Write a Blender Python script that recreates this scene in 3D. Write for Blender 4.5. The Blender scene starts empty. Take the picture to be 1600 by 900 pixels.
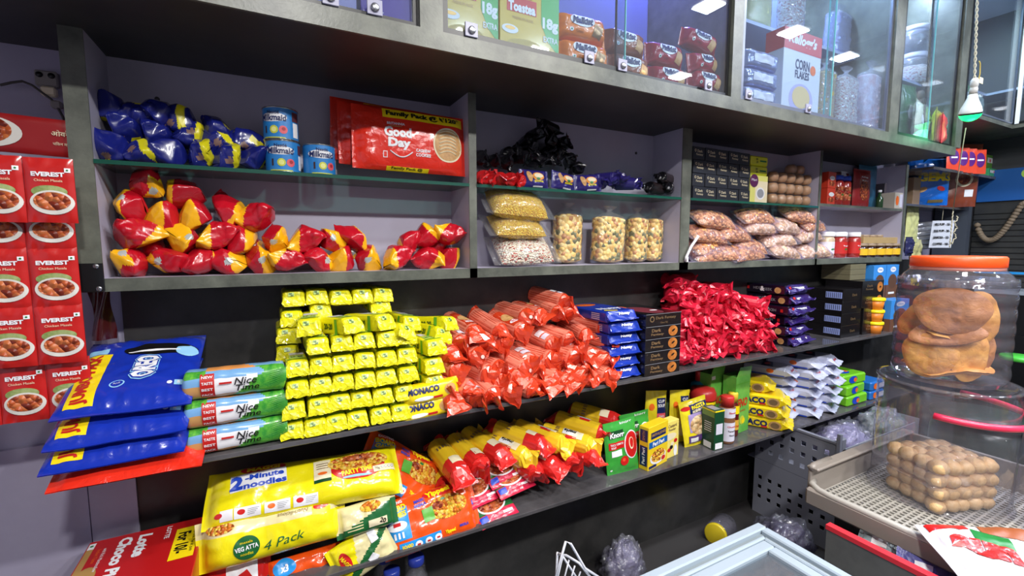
import bpy, math, random
from mathutils import Vector, Matrix, noise
R_ = math.radians
SC = bpy.context.scene
COL = SC.collection
rnd = random.Random(7)

# ------------------------------------------------------------------ camera
FPX = 713.3
yaw, pit, rol = R_(27.80), R_(5.48), R_(-0.083)
CAM = Vector((0, -1.44, 1.5))
FW = Vector((math.sin(yaw)*math.cos(pit), math.cos(yaw)*math.cos(pit), -math.sin(pit)))
_r = Vector((math.cos(yaw), -math.sin(yaw), 0)); _u = _r.cross(FW)
RT = _r*math.cos(rol) + _u*math.sin(rol); UP = -_r*math.sin(rol) + _u*math.cos(rol)
cd = bpy.data.cameras.new('camera'); cam = bpy.data.objects.new('camera', cd); COL.objects.link(cam)
cd.sensor_width = 36; cd.lens = FPX/1600*36; cd.clip_start = .02; cd.clip_end = 50
mt = Matrix((RT, UP, -FW)).transposed().to_4x4(); mt.translation = CAM; cam.matrix_world = mt
SC.camera = cam
# ------------------------------------------------------------------ light and exposure
SC.view_settings.view_transform = 'Standard'; SC.view_settings.look = 'None'
SC.view_settings.exposure = 0.5; SC.cycles.transparent_max_bounces = 40; SC.view_settings.gamma = 1; SC.view_settings.use_curve_mapping = False
w = bpy.data.worlds.new('world'); SC.world = w; w.use_nodes = True
w.node_tree.nodes['Background'].inputs[0].default_value = (.55, .6, .75, 1)
w.node_tree.nodes['Background'].inputs[1].default_value = .03
def area(name, loc, rot, sx, sy, power, col=(1, 1, 1)):
    l = bpy.data.lights.new(name, 'AREA'); l.shape = 'RECTANGLE'; l.size = sx; l.size_y = sy; l.energy = power; l.color = col
    o = bpy.data.objects.new(name, l); o.location = loc; o.rotation_euler = rot; COL.objects.link(o); return o
LEDS = [(.85, -1.29, 13, (1, .97, .93)), (1.75, -1.29, 15, (1, .98, .95)), (2.65, -1.28, 17, (.82, .88, 1)), (3.53, -1.27, 15, (.80, .86, 1)), (4.38, -1.32, 10, (.78, .85, 1)),
        (.10, -2.45, 48, (1, .98, .96)), (1.36, -2.44, 34, (1, .98, .95)), (2.0, -2.45, 30, (1, .98, .95)), (3.49, -2.28, 30, (.74, .82, 1))]  # first rear panel is an added lamp, brightening the lower left wall
for i, (x, y, p, c) in enumerate(LEDS):
    area('led_light', (x, y, 3.07), (0, 0, 0), .15, .15, p, c)

# ------------------------------------------------------------------ geometry helpers
def ray(px, py): return FW*FPX + RT*(px-800) + UP*(450-py)
def aty(px, py, y): d = ray(px, py); return CAM + d*((y-CAM.y)/d.y)
def atz(px, py, z): d = ray(px, py); return CAM + d*((z-CAM.z)/d.z)
def atx(px, py, x): d = ray(px, py); return CAM + d*((x-CAM.x)/d.x)
def s2l(c):
    c = c/255; return c/12.92 if c <= .04045 else ((c+.055)/1.055)**2.4
def rgb(r, g, b): return (s2l(r), s2l(g), s2l(b), 1)
_mats = {}
def pm(name, col, rough=.35, metal=0, bump=0, bscale=60, emis=0, spec=.5, coat=0, noisecol=None, nscale=8, bdist=.002):
    """principled material; bump = crinkle strength; noisecol = second colour mixed in by noise"""
    if name in _mats: return _mats[name]
    m = bpy.data.materials.new(name); m.use_nodes = True; nt = m.node_tree; b = nt.nodes['Principled BSDF']
    c = rgb(*col); b.inputs['Base Color'].default_value = c; m.diffuse_color = c
    b.inputs['Roughness'].default_value = rough; b.inputs['Metallic'].default_value = metal
    b.inputs['Specular IOR Level'].default_value = spec; b.inputs['Coat Weight'].default_value = coat
    b.inputs['Coat Roughness'].default_value = .12
    tc = nt.nodes.new('ShaderNodeTexCoord')
    if noisecol:
        n = nt.nodes.new('ShaderNodeTexNoise'); n.inputs['Scale'].default_value = nscale; n.inputs['Detail'].default_value = 6
        n.inputs['Roughness'].default_value = .65
        nt.links.new(tc.outputs['Object'], n.inputs['Vector'])
        r = nt.nodes.new('ShaderNodeValToRGB'); r.color_ramp.elements[0].position = .35; r.color_ramp.elements[1].position = .68
        r.color_ramp.elements[0].color = c; r.color_ramp.elements[1].color = rgb(*noisecol)
        nt.links.new(n.outputs['Fac'], r.inputs['Fac']); nt.links.new(r.outputs[0], b.inputs['Base Color'])
    if bump:
        n = nt.nodes.new('ShaderNodeTexNoise'); n.inputs['Scale'].default_value = bscale; n.inputs['Detail'].default_value = 4
        n.inputs['Distortion'].default_value = 1.2
        nt.links.new(tc.outputs['Object'], n.inputs['Vector'])
        bp = nt.nodes.new('ShaderNodeBump'); bp.inputs['Strength'].default_value = bump; bp.inputs['Distance'].default_value = bdist
        nt.links.new(n.outputs['Fac'], bp.inputs['Height']); nt.links.new(bp.outputs[0], b.inputs['Normal'])
    if emis:
        b.inputs['Emission Color'].default_value = c; b.inputs['Emission Strength'].default_value = emis
    _mats[name] = m; return m
def film(name, tint=(255, 255, 255), rough=.08, haze=.12, bump=.6, bscale=30, gl=.12):
    """thin clear plastic or glass: mostly see-through, a little milky, with a gloss"""
    if name in _mats: return _mats[name]
    m = bpy.data.materials.new(name); m.use_nodes = True; nt = m.node_tree; nt.nodes.clear()
    out = nt.nodes.new('ShaderNodeOutputMaterial'); tr = nt.nodes.new('ShaderNodeBsdfTransparent'); tr.inputs[0].default_value = rgb(*tint)
    df = nt.nodes.new('ShaderNodeBsdfDiffuse'); df.inputs[0].default_value = rgb(225, 225, 235)
    g = nt.nodes.new('ShaderNodeBsdfGlossy'); g.inputs['Roughness'].default_value = rough
    m1 = nt.nodes.new('ShaderNodeMixShader'); m1.inputs[0].default_value = haze
    nt.links.new(tr.outputs[0], m1.inputs[1]); nt.links.new(df.outputs[0], m1.inputs[2])
    lw = nt.nodes.new('ShaderNodeLayerWeight'); lw.inputs['Blend'].default_value = .5
    pw = nt.nodes.new('ShaderNodeMath'); pw.operation = 'POWER'; pw.inputs[1].default_value = 4; nt.links.new(lw.outputs['Facing'], pw.inputs[0])
    mul = nt.nodes.new('ShaderNodeMath'); mul.operation = 'MULTIPLY_ADD'; mul.inputs[1].default_value = .6; mul.inputs[2].default_value = .035+gl*.12
    nt.links.new(pw.outputs[0], mul.inputs[0])
    m2 = nt.nodes.new('ShaderNodeMixShader'); nt.links.new(mul.outputs[0], m2.inputs[0])
    nt.links.new(m1.outputs[0], m2.inputs[1]); nt.links.new(g.outputs[0], m2.inputs[2]); nt.links.new(m2.outputs[0], out.inputs[0])
    if bump:
        tc = nt.nodes.new('ShaderNodeTexCoord'); n = nt.nodes.new('ShaderNodeTexNoise'); n.inputs['Scale'].default_value = bscale
        n.inputs['Detail'].default_value = 3; n.inputs['Distortion'].default_value = 1.5
        bp = nt.nodes.new('ShaderNodeBump'); bp.inputs['Strength'].default_value = bump; bp.inputs['Distance'].default_value = .01
        nt.links.new(tc.outputs['Object'], n.inputs['Vector']); nt.links.new(n.outputs['Fac'], bp.inputs['Height'])
        nt.links.new(bp.outputs[0], g.inputs['Normal']); nt.links.new(bp.outputs[0], lw.inputs['Normal'])
    _mats[name] = m; return m
def snackmat(name, cols, scale=90, rough=.6, stretch=(1, 1, 1)):
    """bits of snack food: cells of several colours with a relief"""
    if name in _mats: return _mats[name]
    m = bpy.data.materials.new(name); m.use_nodes = True; nt = m.node_tree; b = nt.nodes['Principled BSDF']
    tc = nt.nodes.new('ShaderNodeTexCoord'); mp = nt.nodes.new('ShaderNodeMapping'); mp.inputs['Scale'].default_value = stretch
    v = nt.nodes.new('ShaderNodeTexVoronoi'); v.inputs['Scale'].default_value = scale
    nt.links.new(tc.outputs['Object'], mp.inputs[0]); nt.links.new(mp.outputs[0], v.inputs['Vector'])
    r = nt.nodes.new('ShaderNodeValToRGB'); r.color_ramp.interpolation = 'CONSTANT'
    el = r.color_ramp.elements
    while len(el) < len(cols): el.new(.5)
    for i, c in enumerate(cols): el[i].position = i/len(cols); el[i].color = rgb(*c)
    sp = nt.nodes.new('ShaderNodeSeparateColor'); nt.links.new(v.outputs['Color'], sp.inputs[0]); nt.links.new(sp.outputs[0], r.inputs['Fac'])
    nt.links.new(r.outputs[0], b.inputs['Base Color']); b.inputs['Roughness'].default_value = rough
    bp = nt.nodes.new('ShaderNodeBump'); bp.invert = True; bp.inputs['Distance'].default_value = .008; bp.inputs['Strength'].default_value = 1
    nt.links.new(v.outputs['Distance'], bp.inputs['Height']); nt.links.new(bp.outputs[0], b.inputs['Normal'])
    m.diffuse_color = rgb(*cols[0]); _mats[name] = m; return m

_tcache = {}
def textgeo(s, bold, shear):
    k = (s, bold, shear)
    if k in _tcache: return _tcache[k]
    cu = bpy.data.curves.new('t', 'FONT'); cu.body = s; cu.offset = bold; cu.shear = shear; cu.resolution_u = 2; cu.size = 1
    ob = bpy.data.objects.new('t', cu); COL.objects.link(ob)
    dg = bpy.context.evaluated_depsgraph_get(); me = bpy.data.meshes.new_from_object(ob.evaluated_get(dg))
    vs = [(v.co.x, v.co.y) for v in me.vertices]; fs = [tuple(p.vertices) for p in me.polygons]
    bpy.data.objects.remove(ob); bpy.data.curves.remove(cu); bpy.data.meshes.remove(me)
    if not vs: _tcache[k] = ([], [], 1, 1); return _tcache[k]
    x0 = min(v[0] for v in vs); x1 = max(v[0] for v in vs); y0 = min(v[1] for v in vs); y1 = max(v[1] for v in vs)
    vs = [(x-(x0+x1)/2, y-(y0+y1)/2) for x, y in vs]
    _tcache[k] = (vs, fs, x1-x0, y1-y0); return _tcache[k]

def flat(o, ax, ay):
    o = Vector(o); ax = Vector(ax).normalized(); ay = Vector(ay).normalized(); n = ax.cross(ay)
    return lambda a, b, off=0: o + ax*a + ay*b + n*off
def cylmap(r, z0, a0=-math.pi/2):
    return lambda a, b, off=0: Vector(((r+off)*math.cos(a0+a/r), (r+off)*math.sin(a0+a/r), z0+b))

def split(P, fs, mx):
    """cut long flat triangles so that print can follow a curved surface"""
    P = list(P); st = []; out = []; mid = {}
    for f in fs:
        for k in range(1, len(f)-1): st.append((f[0], f[k], f[k+1]))
    while st:
        a, b, c = st.pop()
        e = sorted(((P[i][0]-P[j][0])**2+(P[i][1]-P[j][1])**2, i, j, k) for i, j, k in ((a, b, c), (b, c, a), (c, a, b)))[-1]
        if e[0] <= mx*mx: out.append((a, b, c)); continue
        _, i, j, k = e; key = (min(i, j), max(i, j))
        if key not in mid: mid[key] = len(P); P.append(((P[i][0]+P[j][0])/2, (P[i][1]+P[j][1])/2))
        m = mid[key]; st.append((i, m, k)); st.append((m, j, k))
    return P, out

class MB:
    """collects faces of one mesh, with a material per face"""
    def __init__(s): s.v = []; s.f = []; s.m = []; s.ms = []; s.sm = []
    def mi(s, m):
        if m not in s.ms: s.ms.append(m)
        return s.ms.index(m)
    def add(s, vs, fs, m, smooth=False):
        b = len(s.v); s.v += [tuple(v) for v in vs]
        k = None if callable(m) else s.mi(m)
        for f in fs:
            s.f.append(tuple(b+i for i in f)); s.sm.append(smooth)
            if k is None:
                c = Vector((0, 0, 0))
                for i in f: c += Vector(vs[i])
                s.m.append(s.mi(m(c/len(f))))
            else: s.m.append(k)
    def box(s, x0, x1, y0, y1, z0, z1, m, bev=0, T=None):
        if bev <= 0:
            vs = [Vector((x, y, z)) for z in (z0, z1) for y in (y0, y1) for x in (x0, x1)]
            fs = [(0, 2, 3, 1), (4, 5, 7, 6), (0, 1, 5, 4), (2, 6, 7, 3), (0, 4, 6, 2), (1, 3, 7, 5)]
        else:
            vs = []; idx = {}
            for zi, z in enumerate((z0, z1)):
                for yi, y in enumerate((y0, y1)):
                    for xi, x in enumerate((x0, x1)):
                        dx = bev if xi == 0 else -bev; dy = bev if yi == 0 else -bev; dz = bev if zi == 0 else -bev
                        for k, p in enumerate(((x, y+dy, z+dz), (x+dx, y, z+dz), (x+dx, y+dy, z))):
                            idx[(xi, yi, zi, k)] = len(vs); vs.append(Vector(p))
            I = idx; fs = []
            for xi in (0, 1): q = [I[(xi, 0, 0, 0)], I[(xi, 1, 0, 0)], I[(xi, 1, 1, 0)], I[(xi, 0, 1, 0)]]; fs.append(tuple(q if xi else q[::-1]))
            for yi in (0, 1): q = [I[(0, yi, 0, 1)], I[(1, yi, 0, 1)], I[(1, yi, 1, 1)], I[(0, yi, 1, 1)]]; fs.append(tuple(q[::-1] if yi else q))
            for zi in (0, 1): q = [I[(0, 0, zi, 2)], I[(1, 0, zi, 2)], I[(1, 1, zi, 2)], I[(0, 1, zi, 2)]]; fs.append(tuple(q if zi else q[::-1]))
            for a in (0, 1):
                for b in (0, 1):
                    fs.append((I[(0, a, b, 1)], I[(1, a, b, 1)], I[(1, a, b, 2)], I[(0, a, b, 2)]))
                    fs.append((I[(a, 0, b, 0)], I[(a, 1, b, 0)], I[(a, 1, b, 2)], I[(a, 0, b, 2)]))
                    fs.append((I[(a, b, 0, 0)], I[(a, b, 1, 0)], I[(a, b, 1, 1)], I[(a, b, 0, 1)]))
            for a in (0, 1):
                for b in (0, 1):
                    for c in (0, 1): fs.append((I[(a, b, c, 0)], I[(a, b, c, 1)], I[(a, b, c, 2)]))
        if T: vs = [T @ v for v in vs]
        s.add(vs, fs, m); return s
    def grid(s, fn, nu, nv, m, smooth=True, closeu=False):
        vs = [fn(i/nu, j/nv) for j in range(nv+1) for i in range(nu+1 if not closeu else nu)]
        W = nu+1 if not closeu else nu; fs = []
        for j in range(nv):
            for i in range(nu):
                a = j*W+i; b = j*W+(i+1) % W if closeu else a+1
                fs.append((a, b, b+W, a+W))
        s.add(vs, fs, m, smooth); return s
    def lathe(s, prof, n, m, o=(0, 0, 0), smooth=True, T=None, cap=True):
        o = Vector(o); vs = []; fs = []
        for r, z in prof:
            for i in range(n):
                a = 2*math.pi*i/n; vs.append(o+Vector((r*math.cos(a), r*math.sin(a), z)))
        for j in range(len(prof)-1):
            for i in range(n):
                k = (i+1) % n; fs.append((j*n+i, j*n+k, (j+1)*n+k, (j+1)*n+i))
        if cap:
            if prof[0][0] > 1e-4: fs.append(tuple(range(n))[::-1])
            if prof[-1][0] > 1e-4: fs.append(tuple((len(prof)-1)*n+i for i in range(n)))
        if T: vs = [T @ v for v in vs]
        s.add(vs, fs, m, smooth); return s
    def tube(s, pts, r, m, n=8, closed=False, smooth=True):
        pts = [Vector(p) for p in pts]; N = len(pts); vs = []; fs = []
        up = Vector((0, 0, 1)); prev = None
        for i, p in enumerate(pts):
            t = (pts[(i+1) % N]-pts[i-1]) if (closed or 0 < i < N-1) else (pts[1]-pts[0] if i == 0 else pts[-1]-pts[-2])
            t.normalize()
            a = (prev - t*prev.dot(t)) if prev else t.cross(up if abs(t.z) < .95 else Vector((1, 0, 0)))
            a.normalize(); prev = a; b = t.cross(a)
            for k in range(n):
                q = 2*math.pi*k/n; vs.append(p + (a*math.cos(q)+b*math.sin(q))*r)
        for i in range(N if closed else N-1):
            j = (i+1) % N
            for k in range(n):
                l = (k+1) % n; fs.append((i*n+k, i*n+l, j*n+l, j*n+k))
        if not closed: fs.append(tuple(range(n))[::-1]); fs.append(tuple((N-1)*n+k for k in range(n)))
        s.add(vs, fs, m, smooth); return s
    # printed matter, laid on a surface given by mf(a, b, off)
    def text(s, st, mf, m, cx, cy, h, w=None, rot=0, bold=0, shear=0, off=.0008):
        vs, fs, tw, th = textgeo(st, bold, shear)
        if not vs: return s
        ky = h/th; kx = ky if w is None else w/tw; c, q = math.cos(rot), math.sin(rot)
        P = []
        for x, y in vs:
            x *= kx; y *= ky; P.append((cx+x*c-y*q, cy+x*q+y*c))
        fine = getattr(mf, 'fine', 0)
        if fine: P, fs = split(P, fs, fine); off += .0004
        s.add([mf(a, b, off) for a, b in P], fs, m); return s
    def rect(s, mf, m, a0, a1, b0, b1, off=.0004, n=1, k=1, rot=0):
        fine = getattr(mf, 'fine', 0)
        if fine: n = max(n, math.ceil((a1-a0)/fine*1.2)); k = max(k, math.ceil((b1-b0)/fine*1.2))
        vs = []; fs = []; cx, cy = (a0+a1)/2, (b0+b1)/2; c, q = math.cos(rot), math.sin(rot)
        for j in range(k+1):
            for i in range(n+1):
                x = a0+(a1-a0)*i/n-cx; y = b0+(b1-b0)*j/k-cy
                vs.append(mf(cx+x*c-y*q, cy+x*q+y*c, off))
        for j in range(k):
            for i in range(n): a = j*(n+1)+i; fs.append((a, a+1, a+n+2, a+n+1))
        s.add(vs, fs, m, True); return s
    def disc(s, mf, m, cx, cy, ra, rb=None, off=.0005, n=20, rot=0, rings=1, a0=0, a1=2*math.pi):
        rb = rb or ra; c, q = math.cos(rot), math.sin(rot); fine = getattr(mf, 'fine', 0)
        if fine: rings = max(rings, math.ceil(max(ra, rb)/fine*1.2)); n = max(n, min(60, math.ceil(6.3*max(ra, rb)/fine)))
        vs = [mf(cx, cy, off)]; fs = []
        for k in range(1, rings+1):
            for i in range(n):
                a = a0+(a1-a0)*i/(n if a1-a0 > 6.28 else n-1); x = ra*math.cos(a)*k/rings; y = rb*math.sin(a)*k/rings
                vs.append(mf(cx+x*c-y*q, cy+x*q+y*c, off))
        N = n if a1-a0 > 6.28 else n-1
        for i in range(N): fs.append((0, 1+i, 1+(i+1) % n))
        for k in range(rings-1):
            for i in range(N): a = 1+k*n+i; b = 1+k*n+(i+1) % n; fs.append((a, a+n, b+n, b))
        s.add(vs, fs, m, True); return s
    def poly(s, mf, m, pts, off=.0005):
        s.add([mf(a, b, off) for a, b in pts], [tuple(range(len(pts)))], m); return s
    def mesh(s, name):
        me = bpy.data.meshes.new(name); me.from_pydata(s.v, [], s.f)
        for m in s.ms: me.materials.append(m)
        me.polygons.foreach_set('material_index', s.m); me.polygons.foreach_set('use_smooth', s.sm); me.update(); return me
    def obj(s, name, parent=None, loc=(0, 0, 0), rot=(0, 0, 0)):
        return put(s.mesh(name), name, loc, rot, parent=parent)
def put(me, name, loc=(0, 0, 0), rot=(0, 0, 0), scale=1, parent=None):
    o = bpy.data.objects.new(name, me); COL.objects.link(o); o.location = loc
    o.rotation_mode = 'XYZ'; o.rotation_euler = rot
    o.scale = (scale,)*3 if not isinstance(scale, tuple) else scale
    if parent: o.parent = parent
    return o
def tag(o, label, cat, group=None, kind=None):
    if label: o['label'] = label
    if cat: o['category'] = cat
    if group: o['group'] = group
    if kind: o['kind'] = kind
    return o
def struct(o): o['kind'] = 'structure'; return o
def empty(name, loc, rot=(0, 0, 0)): return put(None, name, loc, rot)
NTH = ['first', 'second', 'third', 'fourth', 'fifth', 'sixth', 'seventh', 'eighth', 'ninth', 'tenth', 'eleventh', 'twelfth', 'thirteenth', 'fourteenth', 'fifteenth', 'sixteenth']
def nz(p, f=1.0): return noise.noise(Vector(p)*f)
def crump(p, amp, f):
    p = Vector(p); return amp*((abs(noise.noise(p*f))*2-.45)+.5*(abs(noise.noise(p*f*2.1+Vector((7, 3, 1))))*2-.45))

# ------------------------------------------------------------------ pack builders
def pillow(mb, w, h, t, m, seed=0, cr=.004, seal='x', fin=.012, nu=36, nv=26, pa=5, pb=2.6, wr=.0025, mback=None):
    """a filled flow pack: width x, height z (0 at the middle), bulging along y; returns the map of its front (-y) face"""
    so = Vector((seed*3.7, seed*1.3, 0))
    def T(a, b):
        ua = min(1, abs(2*a/w)); ub = min(1, abs(2*b/h))
        if seal == 'x': e = (1-ua**pa)**.6 * (1-ub**pb)**.5
        else: e = (1-ub**pa)**.6 * (1-ua**pb)**.5
        q = t/2*e
        q += crump(Vector((a, b, 0))+so, cr, 2.2/max(w, h))*min(1, e*1.5) + crump(Vector((a, b, 0))+so, cr*.4, 7/max(w, h))*min(1, e*1.5)
        k = ua if seal == 'x' else ub; g = max(0, (k-.7)/.3)
        bb_ = b if seal == 'x' else a; q += wr*g*math.sin(bb_*190+seed+4*nz((bb_*14, seed, 3)))*(.45+1.3*abs(nz((bb_*22, seed*2, 7))))*(1 if e > .05 else 0)
        return max(q, .0012)
    ext = Vector((fin if seal == 'x' else 0, 0, fin if seal != 'x' else 0))
    def edge(a, b):   # slight waviness of outline
        return (a*(1+.03*nz((b*6, seed, 1))), b*(1+.03*nz((a*6, seed, 5))))
    def mk(sgn):
        def fn(u, v):
            a = (u-.5)*(w+2*ext.x); b = (v-.5)*(h+2*ext.z)
            q = T(a, b); wob = .5*fin*nz((a*8, b*8, seed+2)) if (abs(a) > w/2 or abs(b) > h/2) else 0
            aa, bb = edge(a, b)
            return Vector((aa, sgn*q*(1 if sgn < 0 else .8)+wob, bb))
        return fn
    mb.grid(mk(-1), nu, nv, m); g0 = len(mb.f)
    f2 = mk(1); mb.grid(lambda u, v: f2(1-u, v), nu, nv, mback or m)
    fr = mk(-1); W2, H2 = w+2*ext.x, h+2*ext.z
    G = [[fr(i/nu, j/nv) for i in range(nu+1)] for j in range(nv+1)]
    def mf(a, b, off=0):          # sits on the very facets of the front
        u = min(.9999, max(0, a/W2+.5))*nu; v = min(.9999, max(0, b/H2+.5))*nv; i, j = int(u), int(v); u -= i; v -= j
        p = (G[j][i]*(1-u)+G[j][i+1]*u)*(1-v)+(G[j+1][i]*(1-u)+G[j+1][i+1]*u)*v
        return Vector((p.x, p.y-off-.0008, p.z))
    mf.fine = max(W2/nu, H2/nv)*1.0
    return mf
def sweep(mb, rings, n, m, jit=0, seed=0, smooth=False, ends=True):
    """pack swept along y; rings = (y, half width, half height, squareness, z offset, jitter, twist)"""
    R = random.Random(seed); vs = []; fs = []
    for (y, rx, rz, ex, zo, j, tw) in rings:
        for i in range(n):
            a = 2*math.pi*(i+.5)/n; c, s_ = math.cos(a), math.sin(a)
            x = rx*math.copysign(abs(c)**(2/ex), c); z = rz*math.copysign(abs(s_)**(2/ex), s_)
            x, z = x*math.cos(tw)-z*math.sin(tw), x*math.sin(tw)+z*math.cos(tw)
            vs.append(Vector((x+R.uniform(-j, j), y+R.uniform(-j, j), z+zo+R.uniform(-j, j))))
    for k in range(len(rings)-1):
        for i in range(n):
            l = (i+1) % n; fs.append((k*n+i, k*n+l, (k+1)*n+l, (k+1)*n+i))
    if ends: fs.append(tuple(range(n))[::-1]); fs.append(tuple((len(rings)-1)*n+i for i in range(n)))
    mb.add(vs, fs, m, smooth)
def carton(w, d, h, m, bev=.0012, mats=None):
    """box standing on z=0, front at y=-d/2; returns mb and the maps of its front, left, right and top"""
    mb = MB(); mb.box(-w/2, w/2, -d/2, d/2, 0, h, m, bev)
    F = flat((0, -d/2, h/2), (1, 0, 0), (0, 0, 1)); L = flat((-w/2, 0, h/2), (0, -1, 0), (0, 0, 1))
    Rr = flat((w/2, 0, h/2), (0, 1, 0), (0, 0, 1)); T = flat((0, 0, h), (1, 0, 0), (0, 1, 0))
    return mb, F, L, Rr, T
WHITE = pm('print_white', (238, 238, 240), .4); BLACK = pm('print_black', (18, 16, 16), .4)
YEL = pm('print_yellow', (250, 222, 20), .35); RED = pm('print_red', (200, 24, 28), .35); GRN = pm('print_green', (20, 120, 50), .35)
BLU = pm('print_blue', (30, 70, 190), .35); GOLD = pm('print_gold', (205, 160, 90), .35, .3); DGREEN = pm('print_dark_green', (12, 70, 35), .35)
CREAM = pm('print_cream', (235, 222, 185), .5); ORNG = pm('print_orange', (240, 110, 30), .4); GREY = pm('print_grey', (150, 152, 158), .4)
NOOD = snackmat('printed_noodles', [(236, 176, 52), (215, 120, 30), (245, 205, 100), (190, 90, 25), (240, 190, 60)], 110, .4)
CURRY = snackmat('printed_curry', [(150, 60, 30), (185, 85, 40), (120, 40, 22), (200, 110, 60)], 80, .4)
BISC = pm('printed_biscuit', (214, 170, 110), .5, noisecol=(180, 130, 75), nscale=60)
# ================================================================== THE SETTING
LAV = pm('lavender_board', (176, 172, 190), .45, noisecol=(166, 162, 180), nscale=3)
WALLP = pm('lavender_wall_paint', (168, 164, 184), .6, noisecol=(155, 150, 172), nscale=2.5)
LAM = pm('stone_laminate', (70, 73, 66), .35, noisecol=(108, 111, 100), nscale=9, bump=.15, bscale=80)
LAMD = pm('dark_stone_laminate', (40, 40, 40), .3, noisecol=(64, 63, 62), nscale=5, spec=.5)
SOFF = pm('dark_soffit_board', (38, 37, 36), .45, noisecol=(52, 51, 49), nscale=6)
SLAB = pm('dark_polished_shelf', (66, 64, 66), .12, noisecol=(96, 93, 95), nscale=5)
BLK = pm('black_metal', (16, 17, 20), .35)
struct(MB().box(-1.7, 4.8, -3.4, .35, -.05, 0, pm('dark_floor', (58, 56, 56), .4)).obj('floor'))
struct(MB().box(-1.7, 4.8, -3.4, .35, 3.1, 3.15, pm('white_ceiling', (150, 150, 156), .7)).obj('ceiling'))
struct(MB().box(-1.7, 4.8, .19, .30, 0, 3.1, WALLP).obj('wall_back'))
struct(MB().box(-1.7, -1.6, -3.4, .19, 0, 3.1, WALLP).obj('wall_left'))
struct(MB().box(4.62, 4.8, -3.4, .19, 0, 3.1, pm('dark_wall', (58, 60, 66), .5)).obj('wall_right'))
struct(MB().box(-1.7, 4.8, -3.5, -3.4, 0, 3.1, pm('far_wall', (84, 83, 90), .6)).obj('wall_front'))
struct(MB().box(-.372, 4.6, .176, .19, 0, 1.385, LAMD).obj('wall_back_panel'))
m = MB(); m.box(-.475, -.372, .168, .19, 0, .97, WALLP); m.box(-1.2, -.479, .174, .19, 0, .97, WALLP); struct(m.obj('trim_1'))

# built-in pigeonhole unit between the glass cabinets and the display shelves
XS = [(-.361, .598), (.625, 1.594), (1.650, 2.634), (2.652, 3.582)]
ZB, ZT, ZG = 1.418, 1.997, 1.702
u = empty('wall_shelf_unit', (0, 0, 0)); tag(u, 'long built-in unit of four lavender-lined compartments edged in grey stone laminate', 'shelf unit', kind='structure')
def two(mb, x0, x1, y0, y1, z0, z1):        # lavender board with a laminate front edge
    mb.box(x0, x1, y0+.002, y1, z0, z1, LAV); mb.box(x0, x1, y0, y0+.002, z0, z1, LAM)
for a, b in ((-.405, -.361), (.598, .625), (1.594, 1.650), (2.634, 2.652), (3.582, 3.612)):
    mb = MB()
    mb.box(a, b, 0, .004, ZB-.032, ZT, LAM); mb.box(a, b, .004, .176, ZB-.032, ZT, LAV if a > -.3 else LAV); mb.obj('divider', u)
mb = MB(); mb.box(-.361, 3.582, 0, .004, ZB-.032, ZB, LAM); mb.box(-.361, 3.582, .004, .186, ZB-.028, ZB, LAV); mb.box(-.361, 3.582, .004, .186, ZB-.032, ZB-.028, LAMD); mb.obj('bottom_board', u)
MB().box(-.361, 3.582, .176, .189, ZB, ZT, LAV).obj('back_board', u)
GLE = pm('green_glass_edge', (22, 74, 60), .1, spec=.8); GLT = film('shelf_glass', (170, 205, 195), .02, .10, 0)
for i, (a, b) in enumerate(XS[:3]):
    g = MB(); g.box(a, b, .004, .174, ZG-.009, ZG, GLT); g.box(a, b, -.002, .004, ZG-.0095, ZG+.0005, GLE); o = g.obj('glass_shelf', u)
two_ = MB(); two_.box(2.652, 3.582, .01, .176, ZG+.004, ZG+.018, LAV); two_.box(2.652, 3.582, .006, .01, ZG+.004, ZG+.018, LAM); two_.obj('inner_shelf', u)
SCREW = pm('dark_screw_cap', (50, 46, 50), .4)
for x, z in ((aty(245, 154, .17).x, aty(245, 154, .17).z), (aty(995, 239, .17).x, aty(995, 239, .17).z)):
    s_ = MB(); s_.lathe([(.006, 0), (.006, .003), (.004, .004)], 12, SCREW, T=Matrix.Translation((x, .176, z)) @ Matrix.Rotation(R_(90), 4, 'X')); s_.obj('screw_cap', u)
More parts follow.
